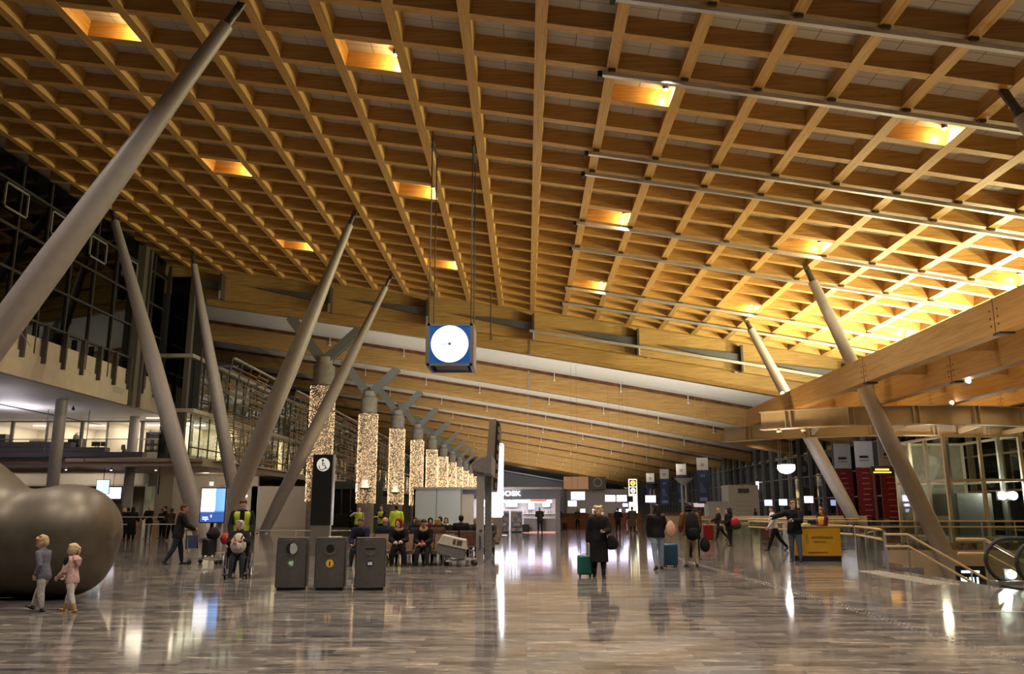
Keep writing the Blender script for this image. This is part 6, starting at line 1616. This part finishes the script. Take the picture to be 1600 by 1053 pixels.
    if hoodie is not None:   # hood over the head: covers crown, back and sides
        mb = MB(); hd = sk.hd
        for c, r in (((0, -.10, .66), (.42, .44, .44)), ((0, -.16, .34), (.40, .36, .42)), ((0, -.10, .02), (.40, .36, .24))): mb.ball(hp(*c), (r[0] * hd, r[1] * hd, r[2] * hd), 16, 11, sk.HM)
        for sg in (-1, 1): mb.chain([hp(.33 * sg, .12, .82), hp(.37 * sg, .14, .5), hp(.33 * sg, .16, .12)], [.09 * hd] * 3, (1, 0, 0), 8)
        mb.chain([hp(-.3, .12, .9), hp(0, .2, 1.03), hp(.3, .12, .9)], [.09 * hd] * 3, (0, 0, 1), 8)
        remesh(mb, 'hood', hoodie, t, vox * .8, 2)
    t_sk[t.name] = sk
    return t
t_sk = {}
def wpt(t, v):   # local point of a figure in world space
    return Matrix.Translation(t.location) @ t.rotation_euler.to_matrix().to_4x4() @ Vector(v)

BLK = cloth('black', (0.012, 0.012, 0.014)); NAVY = cloth('navy', (0.014, 0.018, 0.032)); JEAN = cloth('jeans', (0.075, 0.105, 0.16)); DJEAN = cloth('dark_jeans', (0.025, 0.032, 0.05))
LJEAN = cloth('light_jeans', (0.22, 0.27, 0.34)); KHAKI = cloth('khaki', (0.34, 0.27, 0.17)); GREEN = cloth('parka_green', (0.075, 0.072, 0.05)); CHAR = cloth('charcoal', (0.03, 0.03, 0.033))
HIV = mat('hi_vis_yellow', (0.48, 0.62, 0.02), 0.6, 0, 0.08, 14, 0.2); BROWNJ = cloth('brown_jacket', (0.10, 0.055, 0.035)); WHITEC = cloth('white', (0.62, 0.60, 0.57)); BURG = cloth('burgundy', (0.10, 0.012, 0.018))
FUR = mat('fur_tan', (0.36, 0.24, 0.13), 0.95, 0, 0.35, 60, 0.6)
H_BLOND = mat('hair_blond', (0.52, 0.36, 0.18), 0.6, 0, 0.25, 40, 0.4, 0.2); H_PALE = mat('hair_pale', (0.62, 0.46, 0.27), 0.6, 0, 0.2, 40, 0.4, 0.2); H_BRN = mat('hair_brown', (0.09, 0.045, 0.02), 0.55, 0, 0.3, 40, 0.4, 0.2)
H_DRK = mat('hair_dark', (0.018, 0.013, 0.010), 0.5, 0, 0.3, 40, 0.4, 0.2); H_GRY = mat('hair_grey', (0.42, 0.40, 0.37), 0.6, 0, 0.2, 40, 0.4, 0.2); H_RED = mat('hair_auburn', (0.15, 0.05, 0.02), 0.55, 0, 0.3, 40, 0.4, 0.2)

# ---- the two children by the sculpture, walking to the left
boy = person('blond boy in grey-blue sweater and light trousers walking past the sculpture', (-7.98, 14.05), 84, 1.20, dict(lean=9, legL=(-7, 2, 4), legR=(26, 2, 8), armL=(-14, 10, 46, 6), armR=(16, 8, 24), head=(-14, 12)), 'fair',
             cloth('boy_sweater', (0.13, 0.14, 0.17)), 'sweater', cloth('boy_trousers', (0.46, 0.43, 0.41)), BLACK, H_BLOND, 'tousled', kid=True, hem=-0.07, bulk=0.012, vox=0.013)
sk = t_sk[boy.name]
mb = MB()
for k, (w_, z) in enumerate(((.055, .235), (.06, .20))): mb.chain([sk.pel + sk.U * z * 1.2 + sk.F * (.063 * 1.2 + .026) + sk.SX * (-w_ * .7), sk.pel + sk.U * z * 1.2 + sk.F * (.070 * 1.2 + .028), sk.pel + sk.U * z * 1.2 + sk.F * (.063 * 1.2 + .026) + sk.SX * (w_ * .7)], [.012, .013, .012], (0, 0, 1), 8)
mb.build('red_print', cloth('print_red', (0.42, 0.06, 0.05)), boy)
girl = person('blond girl in pink hooded jacket, white trousers and tan boots', (-7.46, 13.98), 82, 1.08, dict(lean=6, legL=(-13, 2, 8), legR=(18, 2, 4), armL=(14, 10, 40, 8), armR=(24, 8, 30, 8), head=(-6, 10)), 'fair',
              cloth('pink_jacket', (0.56, 0.36, 0.33)), 'jacket', cloth('girl_trousers', (0.56, 0.52, 0.49)), mat('boot_tan', (0.40, 0.23, 0.08), 0.6, 0, 0.15, 20), H_PALE, 'ponytail', kid=True, hem=-0.07, bulk=0.014, vox=0.012, boots=0.62)
sk = t_sk[girl.name]; Hg = 1.08
mb = MB(); mb.chain([sk.neck0 - sk.F * .05 * Hg + sk.U * .01, sk.neck0 - sk.F * .085 * Hg - sk.U * .05, sk.neck0 - sk.F * .09 * Hg - sk.U * .13], [(.075, .03), (.085, .05), (.05, .03)], (1, 0, 0), 14); mb.build('hood', cloth('pink_jacket', (0.56, 0.36, 0.33)), girl)
sh = sk.arms['L'][0]; e_ = sk.arms['L'][1]
mb = MB(); mb.chain([sh - sk.SX * .022 + sk.U * .035, sh.lerp(e_, .2) - sk.SX * .034, sh.lerp(e_, .45) - sk.SX * .034], [(.038, .014), (.044, .018), (.020, .014)], sk.F, 12); mb.build('shoulder_patch', BLK, girl)

# ---- man with the luggage trolley
person('grey haired man in black quilted jacket pushing the loaded trolley', (-10.72, 25.95), -62, 1.78, dict(lean=9, legL=(16, 3, 8), legR=(-14, 3, 16), armL=(34, 6, 36), armR=(34, 6, 36), head=(-10, -8)), 'rosy', cloth('black_quilt', (0.016, 0.016, 0.018)), 'jacket', DJEAN, BLACK, H_BRN, 'short', hem=-0.10, bulk=0.02)
# ---- wheelchair, its passenger and attendant
WCM = mat('wheelchair_tube', (0.05, 0.05, 0.05), 0.35, 0.6)
wc = thing('wheelchair', 'wheelchair with spoked wheels carrying the white haired woman', 'wheelchair', (-7.12, 20.95, 0), R(196))
for sx in (-0.29, 0.29):
    w_ = MB().tube([(sx, -0.12 + 0.30 * math.cos(a), 0.31 + 0.30 * math.sin(a)) for a in [2 * PI * k / 32 for k in range(32)]], 0.014, 6, closed=True).build('drive_wheel', RUBBER, wc)
    MB().tube([(sx * 1.13, -0.12 + 0.265 * math.cos(a), 0.31 + 0.265 * math.sin(a)) for a in [2 * PI * k / 28 for k in range(28)]], 0.009, 5, closed=True).build('hand_rim', ALU, w_)
    mb = MB()
    for k in range(14): mb.cyl((sx, -0.12, 0.31), (sx, -0.12 + 0.295 * math.cos(k * PI / 7), 0.31 + 0.295 * math.sin(k * PI / 7)), 0.003, 0.003, 4)
    mb.cyl((sx - 0.02, -0.12, 0.31), (sx + 0.03, -0.12, 0.31), 0.03, 0.03, 10); mb.build('spokes', ALU, w_)
    MB().cyl((sx * 0.86 - 0.015, 0.42, 0.075), (sx * 0.86 + 0.015, 0.42, 0.075), 0.075, 0.075, 16).build('caster', RUBBER, wc)
    MB().tube([(sx * 0.86, -0.24, 0.95), (sx * 0.86, -0.22, 0.50), (sx * 0.86, -0.2, 0.2), (sx * 0.86, 0.40, 0.2), (sx * 0.86, 0.42, 0.1)], 0.014, 8).tube([(sx * 0.86, -0.2, 0.48), (sx * 0.86, 0.28, 0.48), (sx * 0.80, 0.46, 0.15)], 0.014, 8).tube([(sx * 0.86, -0.22, 0.70), (sx * 0.86, 0.15, 0.70), (sx * 0.86, 0.2, 0.48)], 0.014, 8).build('side_frame', WCM, wc)
    MB().bb(sx * 0.80 - 0.08, sx * 0.80 + 0.08, 0.42, 0.62, 0.10, 0.12).build('footrest', WCM, wc, False)
    MB().cyl((sx * 0.86, -0.24, 0.95), (sx * 0.86, -0.36, 0.95), 0.018, 0.018, 8).build('push_grip', BLACK, wc)
    MB().bb(sx * 0.86 - 0.03, sx * 0.86 + 0.03, -0.15, 0.16, 0.70, 0.73).build('armrest', BLACK, wc, False, 0.008)
MB().bb(-0.24, 0.24, -0.20, 0.26, 0.47, 0.50).build('seat', BLACK, wc, False, 0.01); MB().bb(-0.24, 0.24, -0.25, -0.22, 0.5, 0.92).build('backrest', BLACK, wc, False, 0.01)
person('white haired woman in black jacket seated in the wheelchair hugging a pale backpack', (-7.12, 20.97), 196, 1.62, dict(lean=4, legL=(80, 3, 72), legR=(80, 5, 72), armL=(40, 10, 72, 28), armR=(38, 12, 66, 26), head=(0, -38), toe=True), 'rosy', BLK, 'jacket', DJEAN, BLACK, H_GRY, 'bob', seat=0.585, hem=-0.02, bulk=0.02, fem=True)
bp = thing('backpack', 'pale beige backpack held on the lap of the seated woman', 'backpack', (-7.02, 20.62, 0.66), 0.42)
bd = MB().chain([(0, 0, 0.02), (0, 0, 0.1), (0, 0, 0.24), (0, 0, 0.36)], [(0.16, 0.10), (0.19, 0.12), (0.18, 0.115), (0.10, 0.07)], (1, 0, 0), 18).build('bag', mat('canvas_pale', (0.52, 0.46, 0.37), 0.8, 0, 0.15, 20, 0.2), bp)
MB().tube([(-0.12, -0.10, 0.36), (-0.08, -0.13, 0.24), (-0.05, -0.125, 0.06)], 0.017, 6).build('strap', mat('strap_brown', (0.30, 0.14, 0.07), 0.7), bp)
MB().tube([(0.08, -0.10, 0.36), (0.02, -0.13, 0.2), (0.04, -0.125, 0.05)], 0.017, 6).build('strap', CHAR, bp); MB().chain([(-0.0, -0.11, 0.06), (0, -0.12, 0.17)], [(0.10, 0.03), (0.09, 0.03)], (1, 0, 0), 12).build('pocket', WHITEC, bd)
person('brown haired attendant in yellow vest pushing the wheelchair, head bowed', (-7.36, 21.80), 196, 1.87, dict(lean=6, legL=(10, 4, 4), legR=(-8, 4, 8), armL=(18, 12, 34), armR=(18, 12, 34), head=(-26, 4)), 'fair', BLK, 'jacket', BLK, BLACK, H_BRN, 'short', hem=-0.04, bulk=0.014, vest=HIV, vopen=True)
# open front of the vest
# ---- seated on the benches
SP = dict(lean=12, legL=(84, 6, 80), legR=(82, 8, 86))
def sit(lab, x, y, face, H, top, legs_, hair, hk='short', **kw):
    pose = dict(SP); pose.update(kw.pop('pose', {}))
    return person(lab, (x, y), face, H, pose, kw.pop('skin', 'fair'), top, kw.pop('topk', 'jacket'), legs_, BLACK, hair, hk, seat=0.45 + 0.055 * H, hem=kw.pop('hem', -0.05), bulk=kw.pop('bulk', 0.018), **kw)
sit('man in navy and white jacket seated behind the rightmost bin', -4.98, 25.70, 172, 1.78, cloth('navy_track', (0.012, 0.016, 0.036)), CHAR, H_BRN, 'short', skin='tan', pose=dict(lean=18, head=(-14, 10), armL=(40, 8, 40, 20), armR=(30, 10, 50, 20)), collar=None, scarf=None)
sit('seated person in red hood and black coat leaning forward on the front bench', -3.86, 25.70, 186, 1.75, BLK, BLK, None, pose=dict(lean=20, head=(-10, -30), armL=(42, 8, 62, 30), armR=(42, 8, 58, 30)), hoodie=cloth('hood_red', (0.20, 0.016, 0.016)), collar=FUR, curl=60)
sit('dark haired man with fur collar seated bent over something red', -3.08, 25.70, 178, 1.78, BLK, CHAR, H_DRK, 'short', skin='tan', pose=dict(lean=24, head=(-22, 12), armL=(40, 6, 60, 32), armR=(40, 6, 60, 32)), collar=FUR, curl=60)
gl_ = MB().chain([(0, 0, 0), (0.03, 0, 0.06), (0, 0, 0.14)], [(0.05, 0.04), (0.07, 0.05), (0.03, 0.03)], (1, 0, 0), 10).build('red_gloves', cloth('gloves_red', (0.38, 0.03, 0.02))); gl_.location = (-3.1, 25.17, 0.60); tag(gl_, 'red gloves held by the fur collared man on the bench', 'gloves')
sit('balding man seen from behind on the second bench', -4.45, 26.55, 4, 1.76, NAVY, CHAR, H_GRY, 'bald', skin='rosy', pose=dict(lean=4, head=(-8, -30)))
sit('fair haired woman seen from behind beside the balding man', -4.02, 26.55, -6, 1.66, BROWNJ, CHAR, H_BLOND, 'bob', fem=True, pose=dict(lean=4))
sit('woman in brown seen from behind between the hooded pair', -3.42, 26.55, 2, 1.66, CHAR, CHAR, H_BRN, 'bob', fem=True, pose=dict(lean=6))
sit('tawny haired woman seen from behind right of the fur collar', -2.78, 26.55, 8, 1.68, BROWNJ, CHAR, mat('hair_tawny', (0.24, 0.12, 0.05), 0.6, 0, 0.25, 40), 'bob', fem=True, pose=dict(lean=4, head=(0, 25)))
rear = (('woman with long black hair seated leftmost in the rear row', -4.3, H_DRK, 'long', BLK, 0, None), ('dark haired woman in plum jacket in the rear row', -3.72, H_DRK, 'bob', BURG, 15, None), ('woman with dark hair and pale scarf in the rear row', -3.1, H_BRN, 'long', BLK, -10, WHITEC),
        ('fair headed woman in dark coat in the rear row', -1.95, H_BLOND, 'bob', BLK, 10, None), ('brown haired person at the right end of the rear row', -1.4, H_BRN, 'short', CHAR, 20, WHITEC))
for lab, x, hr, hk, tp, hy, sc in rear: sit(lab, x, 32.75, 180, 1.66, tp, CHAR, hr, hk, fem=True, pose=dict(lean=8, head=(-8, hy), armL=(35, 6, 60, 25), armR=(35, 6, 60, 25)), scarf=sc, vox=0.022)
sit('dark coated man seen from behind left in the rear bench row', -3.1, 30.4, 5, 1.76, BLK, CHAR, H_DRK, 'short', vox=0.022, pose=dict(lean=3))
sit('broad man in black coat seen from behind right of him', -2.35, 30.4, -4, 1.84, BLK, CHAR, H_DRK, 'short', vox=0.022, pose=dict(lean=3), bulk=0.03)
sit('person in charcoal coat seen from behind by the trolley board', -1.65, 30.4, 3, 1.74, CHAR, CHAR, H_BRN, 'short', vox=0.022, pose=dict(lean=6))
# ---- officers and others behind the benches
ST = dict(legL=(2, 4, 2), legR=(-2, 4, 2))
person('officer in yellow vest with one arm raised to the head', (-8.55, 43.0), 178, 1.76, dict(ST, armR=(60, 35, 120, 60), armL=(4, 8, 12)), 'fair', cloth('shirt_grey', (0.30, 0.28, 0.26)), 'jacket', CHAR, BLACK, H_BRN, 'short', hem=-0.04, vest=HIV, vox=0.02)
person('officer in yellow vest facing the raised-arm colleague', (-7.55, 44.0), 150, 1.82, dict(ST, armR=(28, 6, 80, 30), armL=(28, 6, 80, 30)), 'fair', BLK, 'jacket', BLK, BLACK, H_BRN, 'short', hem=-0.04, vest=HIV, vox=0.02)
person('guard in full yellow jacket with dark collar seen from behind', (-5.95, 38.6), 5, 1.80, dict(ST, armL=(6, 12, 20), armR=(6, 12, 20)), 'fair', HIV, 'jacket', BLK, BLACK, H_DRK, 'short', hem=-0.06, bulk=0.026, collar=None, scarf=None, vox=0.02, face_ok=False)
person('figure in black robe and veil near the black counter', (-15.4, 74.0), 160, 1.66, dict(ST), 'tan', BLK, 'robe', BLK, BLACK, None, hem=-0.47, bulk=0.03, fem=True, hoodie=BLK, vox=0.03, face_ok=False)
person('man in dark jacket standing behind the raking column by the screen', (-22.6, 60.5), -80, 1.80, dict(ST), 'rosy', BLK, 'jacket', BLK, BLACK, H_GRY, 'bald', hem=-0.1, bulk=0.02, vox=0.024)
# ---- queue at the left
qd = (('person in dark maroon coat at the left end of the queue', -23.3, 48.2, 10, 1.78, BURG, H_BRN, 'short'), ('fair haired person in the queue turned to the table', -22.75, 47.4, 30, 1.70, CHAR, H_BLOND, 'bob'), ('dark haired person bending over the queue table', -22.25, 46.9, 60, 1.72, BLK, H_DRK, 'short'),
      ('tall person in long black coat before the queue rail', -20.9, 44.5, 4, 1.76, BLK, H_DRK, 'long'), ('grey headed man in black behind the queue table', -22.0, 49.0, 170, 1.84, BLK, H_GRY, 'bald'), ('short dark haired person behind the queue table', -21.6, 49.9, 160, 1.66, CHAR, H_DRK, 'bob'),
      ('dark haired man standing at the right end of the table', -21.0, 48.9, 120, 1.80, BLK, H_DRK, 'short'))
for lab, x, y, fc, H_, tp, hr, hk in qd: person(lab, (x, y), fc, H_, dict(ST, armL=(30, 8, 60), armR=(20, 8, 50), lean=6), 'rosy', tp, 'coat' if 'coat' in lab else 'jacket', BLK, BLACK, hr, hk, hem=-0.34 if 'long' in lab else -0.08, bulk=0.02, vox=0.026)
person('woman in olive jacket and black trousers standing at the table edge', (-19.5, 46.2), 50, 1.70, dict(legL=(10, 4, 4), legR=(-8, 4, 10), armL=(40, 10, 50), armR=(30, 8, 60), lean=6), 'rosy', cloth('olive', (0.06, 0.052, 0.03)), 'jacket', BLK, WHITEC, H_BRN, 'ponytail', hem=-0.08, fem=True, vox=0.022)
# ---- centre
bw = person('blonde woman in long black coat walking toward the viewer', (1.80, 21.25), 178, 1.68, dict(lean=2, legL=(8, 1.5, 4), legR=(-8, 1.5, 12), armL=(14, 14, 72, 30), armR=(-6, 12, 14, -6), head=(-2, 4)), 'fair', BLK, 'coat', BLK, BLACK, H_PALE, 'curly', hem=-0.33, bulk=0.026, fem=True, scarf=CHAR, curl=60, boots=0.75)
hb = thing('handbag', 'black shoulder bag at the blonde woman\'s side', 'bag', (2.12, 21.2, 0.68), 0.2)
MB().chain([(0, 0, 0.04), (0, 0, 0.14), (0, 0, 0.24), (0, 0, 0.31)], [(0.15, 0.07), (0.17, 0.08), (0.14, 0.065), (0.07, 0.03)], (1, 0, 0), 16).build('bag', mat('bag_black', (0.02, 0.02, 0.022)), hb)
MB().tube([(-0.08, 0, 0.3), (-0.16, -0.02, 0.5), (-0.18, -0.04, 0.68), (-0.02, 0.06, 0.64), (0.07, 0, 0.3)], 0.012, 6).build('strap', BLACK, hb)
jw = person('dark haired woman in black leather jacket and pale jeans seen from behind', (3.70, 24.1), 8, 1.74, dict(lean=2, legL=(-10, 3, 12), legR=(8, 3, 4), armL=(8, 12, 10), armR=(20, 14, 50), head=(-4, 30)), 'fair', mat('leather_black', (0.010, 0.009, 0.009), 0.5, 0, 0.2, 18, 0.3, 0.2), 'jacket', LJEAN, BLACK, H_DRK, 'long', hem=-0.05, bulk=0.022, fem=True)
tb = thing('tote_bag', 'peach coloured bag hanging from the jeans woman\'s shoulder', 'bag', (4.07, 24.05, 0.92), 0.3)
MB().chain([(0, 0, 0.03), (0, 0, 0.13), (0, 0, 0.27), (0, 0, 0.38)], [(0.11, 0.07), (0.16, 0.10), (0.14, 0.09), (0.07, 0.04)], (1, 0, 0), 16).build('bag', mat('bag_peach', (0.62, 0.34, 0.24), 0.6, 0, 0.1, 10), tb)
MB().tube([(-0.06, 0, 0.38), (-0.14, 0.0, 0.54), (-0.11, 0.03, 0.52), (0.05, 0, 0.38)], 0.012, 6).build('strap', mat('bag_peach', (0.62, 0.34, 0.24)), tb)
pp = person('curly haired person in brown sleeved jacket and khaki trousers seen from behind', (4.85, 25.2), 4, 1.78, dict(lean=2, legL=(3, 4, 3), legR=(-3, 4, 3), armL=(12, 12, 40), armR=(10, 10, 20), head=(0, -15)), 'tan', cloth('rust', (0.20, 0.085, 0.03)), 'jacket', KHAKI, BLACK, H_DRK, 'curly', hem=-0.05, bulk=0.022)
bk = thing('backpack', 'large black backpack worn by the khaki trousered person', 'backpack', (4.85, 24.92, 0.80), 0.05)
MB().chain([(0, 0, 0.05), (0, -0.03, 0.18), (0, -0.02, 0.42), (0, 0.02, 0.66), (0, 0.03, 0.74)], [(0.17, 0.11), (0.22, 0.15), (0.21, 0.14), (0.17, 0.10), (0.08, 0.05)], (1, 0, 0), 18).build('bag', mat('pack_black', (0.010, 0.010, 0.012), 0.8, 0, 0.2, 20, 0.2, 0.15), bk)
MB().chain([(0, -0.14, 0.12), (0, -0.16, 0.28)], [(0.15, 0.05), (0.14, 0.05)], (1, 0, 0), 14).build('front_pocket', mat('pack_grey', (0.018, 0.018, 0.02), 0.8, 0, 0.2, 20, 0.1, 0.15), bk)
for sx in (-0.13, 0.13): MB().tube([(sx, 0.03, 0.66), (sx * 1.1, 0.12, 0.74), (sx * 1.15, 0.26, 0.72)], 0.022, 6).build('strap', CHAR, bk)
person('bald man in black jacket facing the viewer behind the backpack', (6.1, 31.2), 165, 1.82, dict(ST, armL=(30, 8, 80, 30), armR=(6, 8, 14), head=(-6, 12)), 'rosy', BLK, 'jacket', BLK, BLACK, H_GRY, 'bald', hem=-0.10, bulk=0.024)
person('red faced woman in black with dark bag facing the viewer beside the bald man', (5.75, 29.3), 172, 1.64, dict(ST, armL=(10, 8, 30), armR=(10, 10, 24), head=(-6, 0)), 'rosy', BLK, 'coat', BLK, BLACK, H_DRK, 'bob', hem=-0.16, bulk=0.022, fem=True, scarf=cloth('scarf_pale', (0.45, 0.40, 0.25)))
bg = MB().chain([(0, 0, 0.03), (0, 0, 0.15), (0, 0, 0.33), (0, 0, 0.45)], [(0.14, 0.09), (0.18, 0.12), (0.14, 0.09), (0.05, 0.04)], (1, 0, 0), 14).build('carrier_bag', mat('bag_dark', (0.014, 0.012, 0.014), 0.7, 0, 0.2, 20, 0, 0.2)); bg.location = (6.10, 29.2, 0.28); tag(bg, 'dark carrier bag held low by the red faced woman', 'bag')
person('blonde woman in dark hooded coat walking left behind the red suitcase', (10.75, 47.3), 80, 1.72, dict(lean=6, legL=(18, 3, 6), legR=(-20, 3, 18), armL=(36, 8, 40), armR=(10, 8, 40)), 'fair', CHAR, 'coat', BLK, BLACK, H_BLOND, 'bob', hem=-0.18, bulk=0.024, fem=True, collar=FUR, vox=0.022)
person('dark haired woman in black carrying a red bag near the balustrade', (9.5, 39.9), 100, 1.66, dict(lean=4, legL=(3, 3, 3), legR=(-3, 3, 6), armL=(14, 8, 50), armR=(6, 16, 60), head=(0, -10)), 'fair', BLK, 'coat', BLK, BLACK, H_DRK, 'long', hem=-0.14, bulk=0.024, fem=True, vox=0.02)
bg = thing('shoulder_bag', 'bright red bag with dark lower half carried by the dark haired woman', 'bag', (9.85, 39.72, 0.80)); bg.rotation_euler = (0, R(-24), 0)
MB().chain([(0, 0, 0.24), (0, 0, 0.44)], [(0.22, 0.10), (0.20, 0.09)], (1, 0, 0), 14).build('upper', mat('bag_scarlet', (0.50, 0.015, 0.035), 0.5), bg); MB().chain([(0.02, 0, 0.04), (0.02, 0, 0.22)], [(0.2, 0.10), (0.22, 0.105)], (1, 0, 0), 14).build('lower', mat('bag_moss', (0.02, 0.03, 0.02), 0.7), bg)
# ---- information desk
im = person('auburn haired man in black jacket pointing left beside the information desk', (8.72, 27.75), 150, 1.86, dict(lean=2, legL=(6, 4, 4), legR=(-2, 4, 3), armL=(34, 8, 62, 40), armR=(62, 52, 14, -30), head=(0, 38)), 'fair', BLK, 'jacket', JEAN, BLACK, mat('hair_sandy', (0.30, 0.15, 0.05), 0.6, 0, 0.25, 40), 'tousled', hem=-0.08, bulk=0.024, curl=28)
ph = MB().bb(-0.04, 0.04, -0.01, 0.01, -0.07, 0.07).build('paper_slip', OFFW); sk = t_sk[im.name]; ph.location = wpt(im, sk.arms['L'][2] + sk.arms['L'][3] * 0.12 + Vector((0, 0.02, 0.02))); ph.rotation_euler = (R(60), 0, R(30)); tag(ph, 'white slip held by the pointing man', 'paper')
person('person in white shirt and black trousers striding left behind the pointing man', (10.25, 35.2), 78, 1.80, dict(lean=6, legL=(22, 3, 4), legR=(-24, 3, 16), armL=(14, 8, 30), armR=(-16, 8, 20), head=(0, -6)), 'fair', WHITEC, 'sweater', BLK, BLACK, H_BRN, 'short', hem=-0.03, bulk=0.012, vox=0.02)
person('long haired woman in yellow vest behind the information desk', (10.10, 28.95), 110, 1.64, dict(ST, armL=(20, 6, 70, 30), armR=(20, 6, 60, 30), head=(-6, 5)), 'rosy', BURG, 'jacket', BLK, BLACK, H_RED, 'long', hem=-0.05, bulk=0.016, fem=True, vest=mat('vest_amber', (0.62, 0.40, 0.01), 0.6, 0, 0.08, 14, 0.2))
# ---- far figures
person('customer in dark olive jacket leaning on the kiosk counter', (1.0, 62.75), 6, 1.80, dict(lean=10, legL=(-3, 4, 2), legR=(-6, 4, 2), armL=(36, 10, 60, 20), armR=(36, 10, 60, 20), head=(-18, 0)), 'fair', cloth('olive_dark', (0.045, 0.04, 0.028)), 'jacket', CHAR, BLACK, H_GRY, 'short', hem=-0.08, bulk=0.024, vox=0.026)
person('man in blue jacket standing just right of the kiosk', (2.75, 72.0), 10, 1.76, dict(ST), 'fair', cloth('blue_jacket', (0.03, 0.055, 0.13)), 'jacket', JEAN, BLACK, H_BRN, 'short', hem=-0.06, bulk=0.02, vox=0.03)
person('woman in brown jacket walking before the check-in desks', (4.5, 74.5), 175, 1.72, dict(lean=2, legL=(8, 3, 4), legR=(-8, 3, 10)), 'fair', BROWNJ, 'jacket', BLK, BLACK, H_BRN, 'long', hem=-0.06, bulk=0.02, fem=True, vox=0.03)
person('man in black standing left of the green parka', (6.75, 62.5), -20, 1.74, dict(ST, armR=(30, 8, 50)), 'fair', BLK, 'jacket', BLK, BLACK, H_DRK, 'short', hem=-0.08, bulk=0.02, vox=0.026)
person('tall person in long green parka seen from behind with a walking frame', (7.75, 62.0), 4, 1.82, dict(ST, lean=5, armL=(20, 8, 40), armR=(20, 8, 40)), 'fair', GREEN, 'coat', BLK, BLACK, H_DRK, 'short', hem=-0.30, bulk=0.028, vox=0.026, face_ok=False)
t = thing('walking_frame', 'steel walking frame in front of the green parka', 'walking frame', (7.75, 62.5, 0))
for sx in (-0.34, 0.34): MB().tube([(sx, 0.25, 0.05), (sx, 0.1, 0.88), (sx, -0.2, 0.92)], 0.018, 8).tube([(sx, -0.3, 0.05), (sx, 0.1, 0.7)], 0.016, 6).build('side_tube', STEEL, t); MB().cyl((sx - 0.02, 0.25, 0.08), (sx + 0.02, 0.25, 0.08), 0.08, 0.08, 12).build('wheel', RUBBER, t); MB().cyl((sx - 0.02, -0.3, 0.08), (sx + 0.02, -0.3, 0.08), 0.08, 0.08, 12).build('wheel', RUBBER, t)
MB().bb(-0.34, 0.34, -0.05, 0.2, 0.52, 0.56).build('tray', BLACK, t, False)
person('person in red top standing before the far torchere', (17.0, 82.0), 90, 1.74, dict(ST), 'fair', cloth('red_top', (0.22, 0.02, 0.02)), 'jacket', BLK, BLACK, H_DRK, 'bob', hem=-0.06, vox=0.03)
for j, (x, y, tp, hr, lab) in enumerate(((14.2, 59.0, BLK, H_DRK, 'dark haired person standing behind the balustrades left of the white booth base'), (20.3, 58.6, CHAR, H_BLOND, 'fair haired person behind the balustrades right of the red bag'), (22.1, 58.5, BLK, H_DRK, 'person in black behind the balustrades nearest the pendant lamp'), (19.4, 72, CHAR, H_BRN, 'brown haired person in front of the white booth'))):
    person(lab, (x, y), 90 + 50 * j, 1.74, dict(ST), 'rosy', tp, 'jacket', CHAR, BLACK, hr, 'bob' if j % 2 else 'long', hem=-0.06, bulk=0.02, vox=0.03)
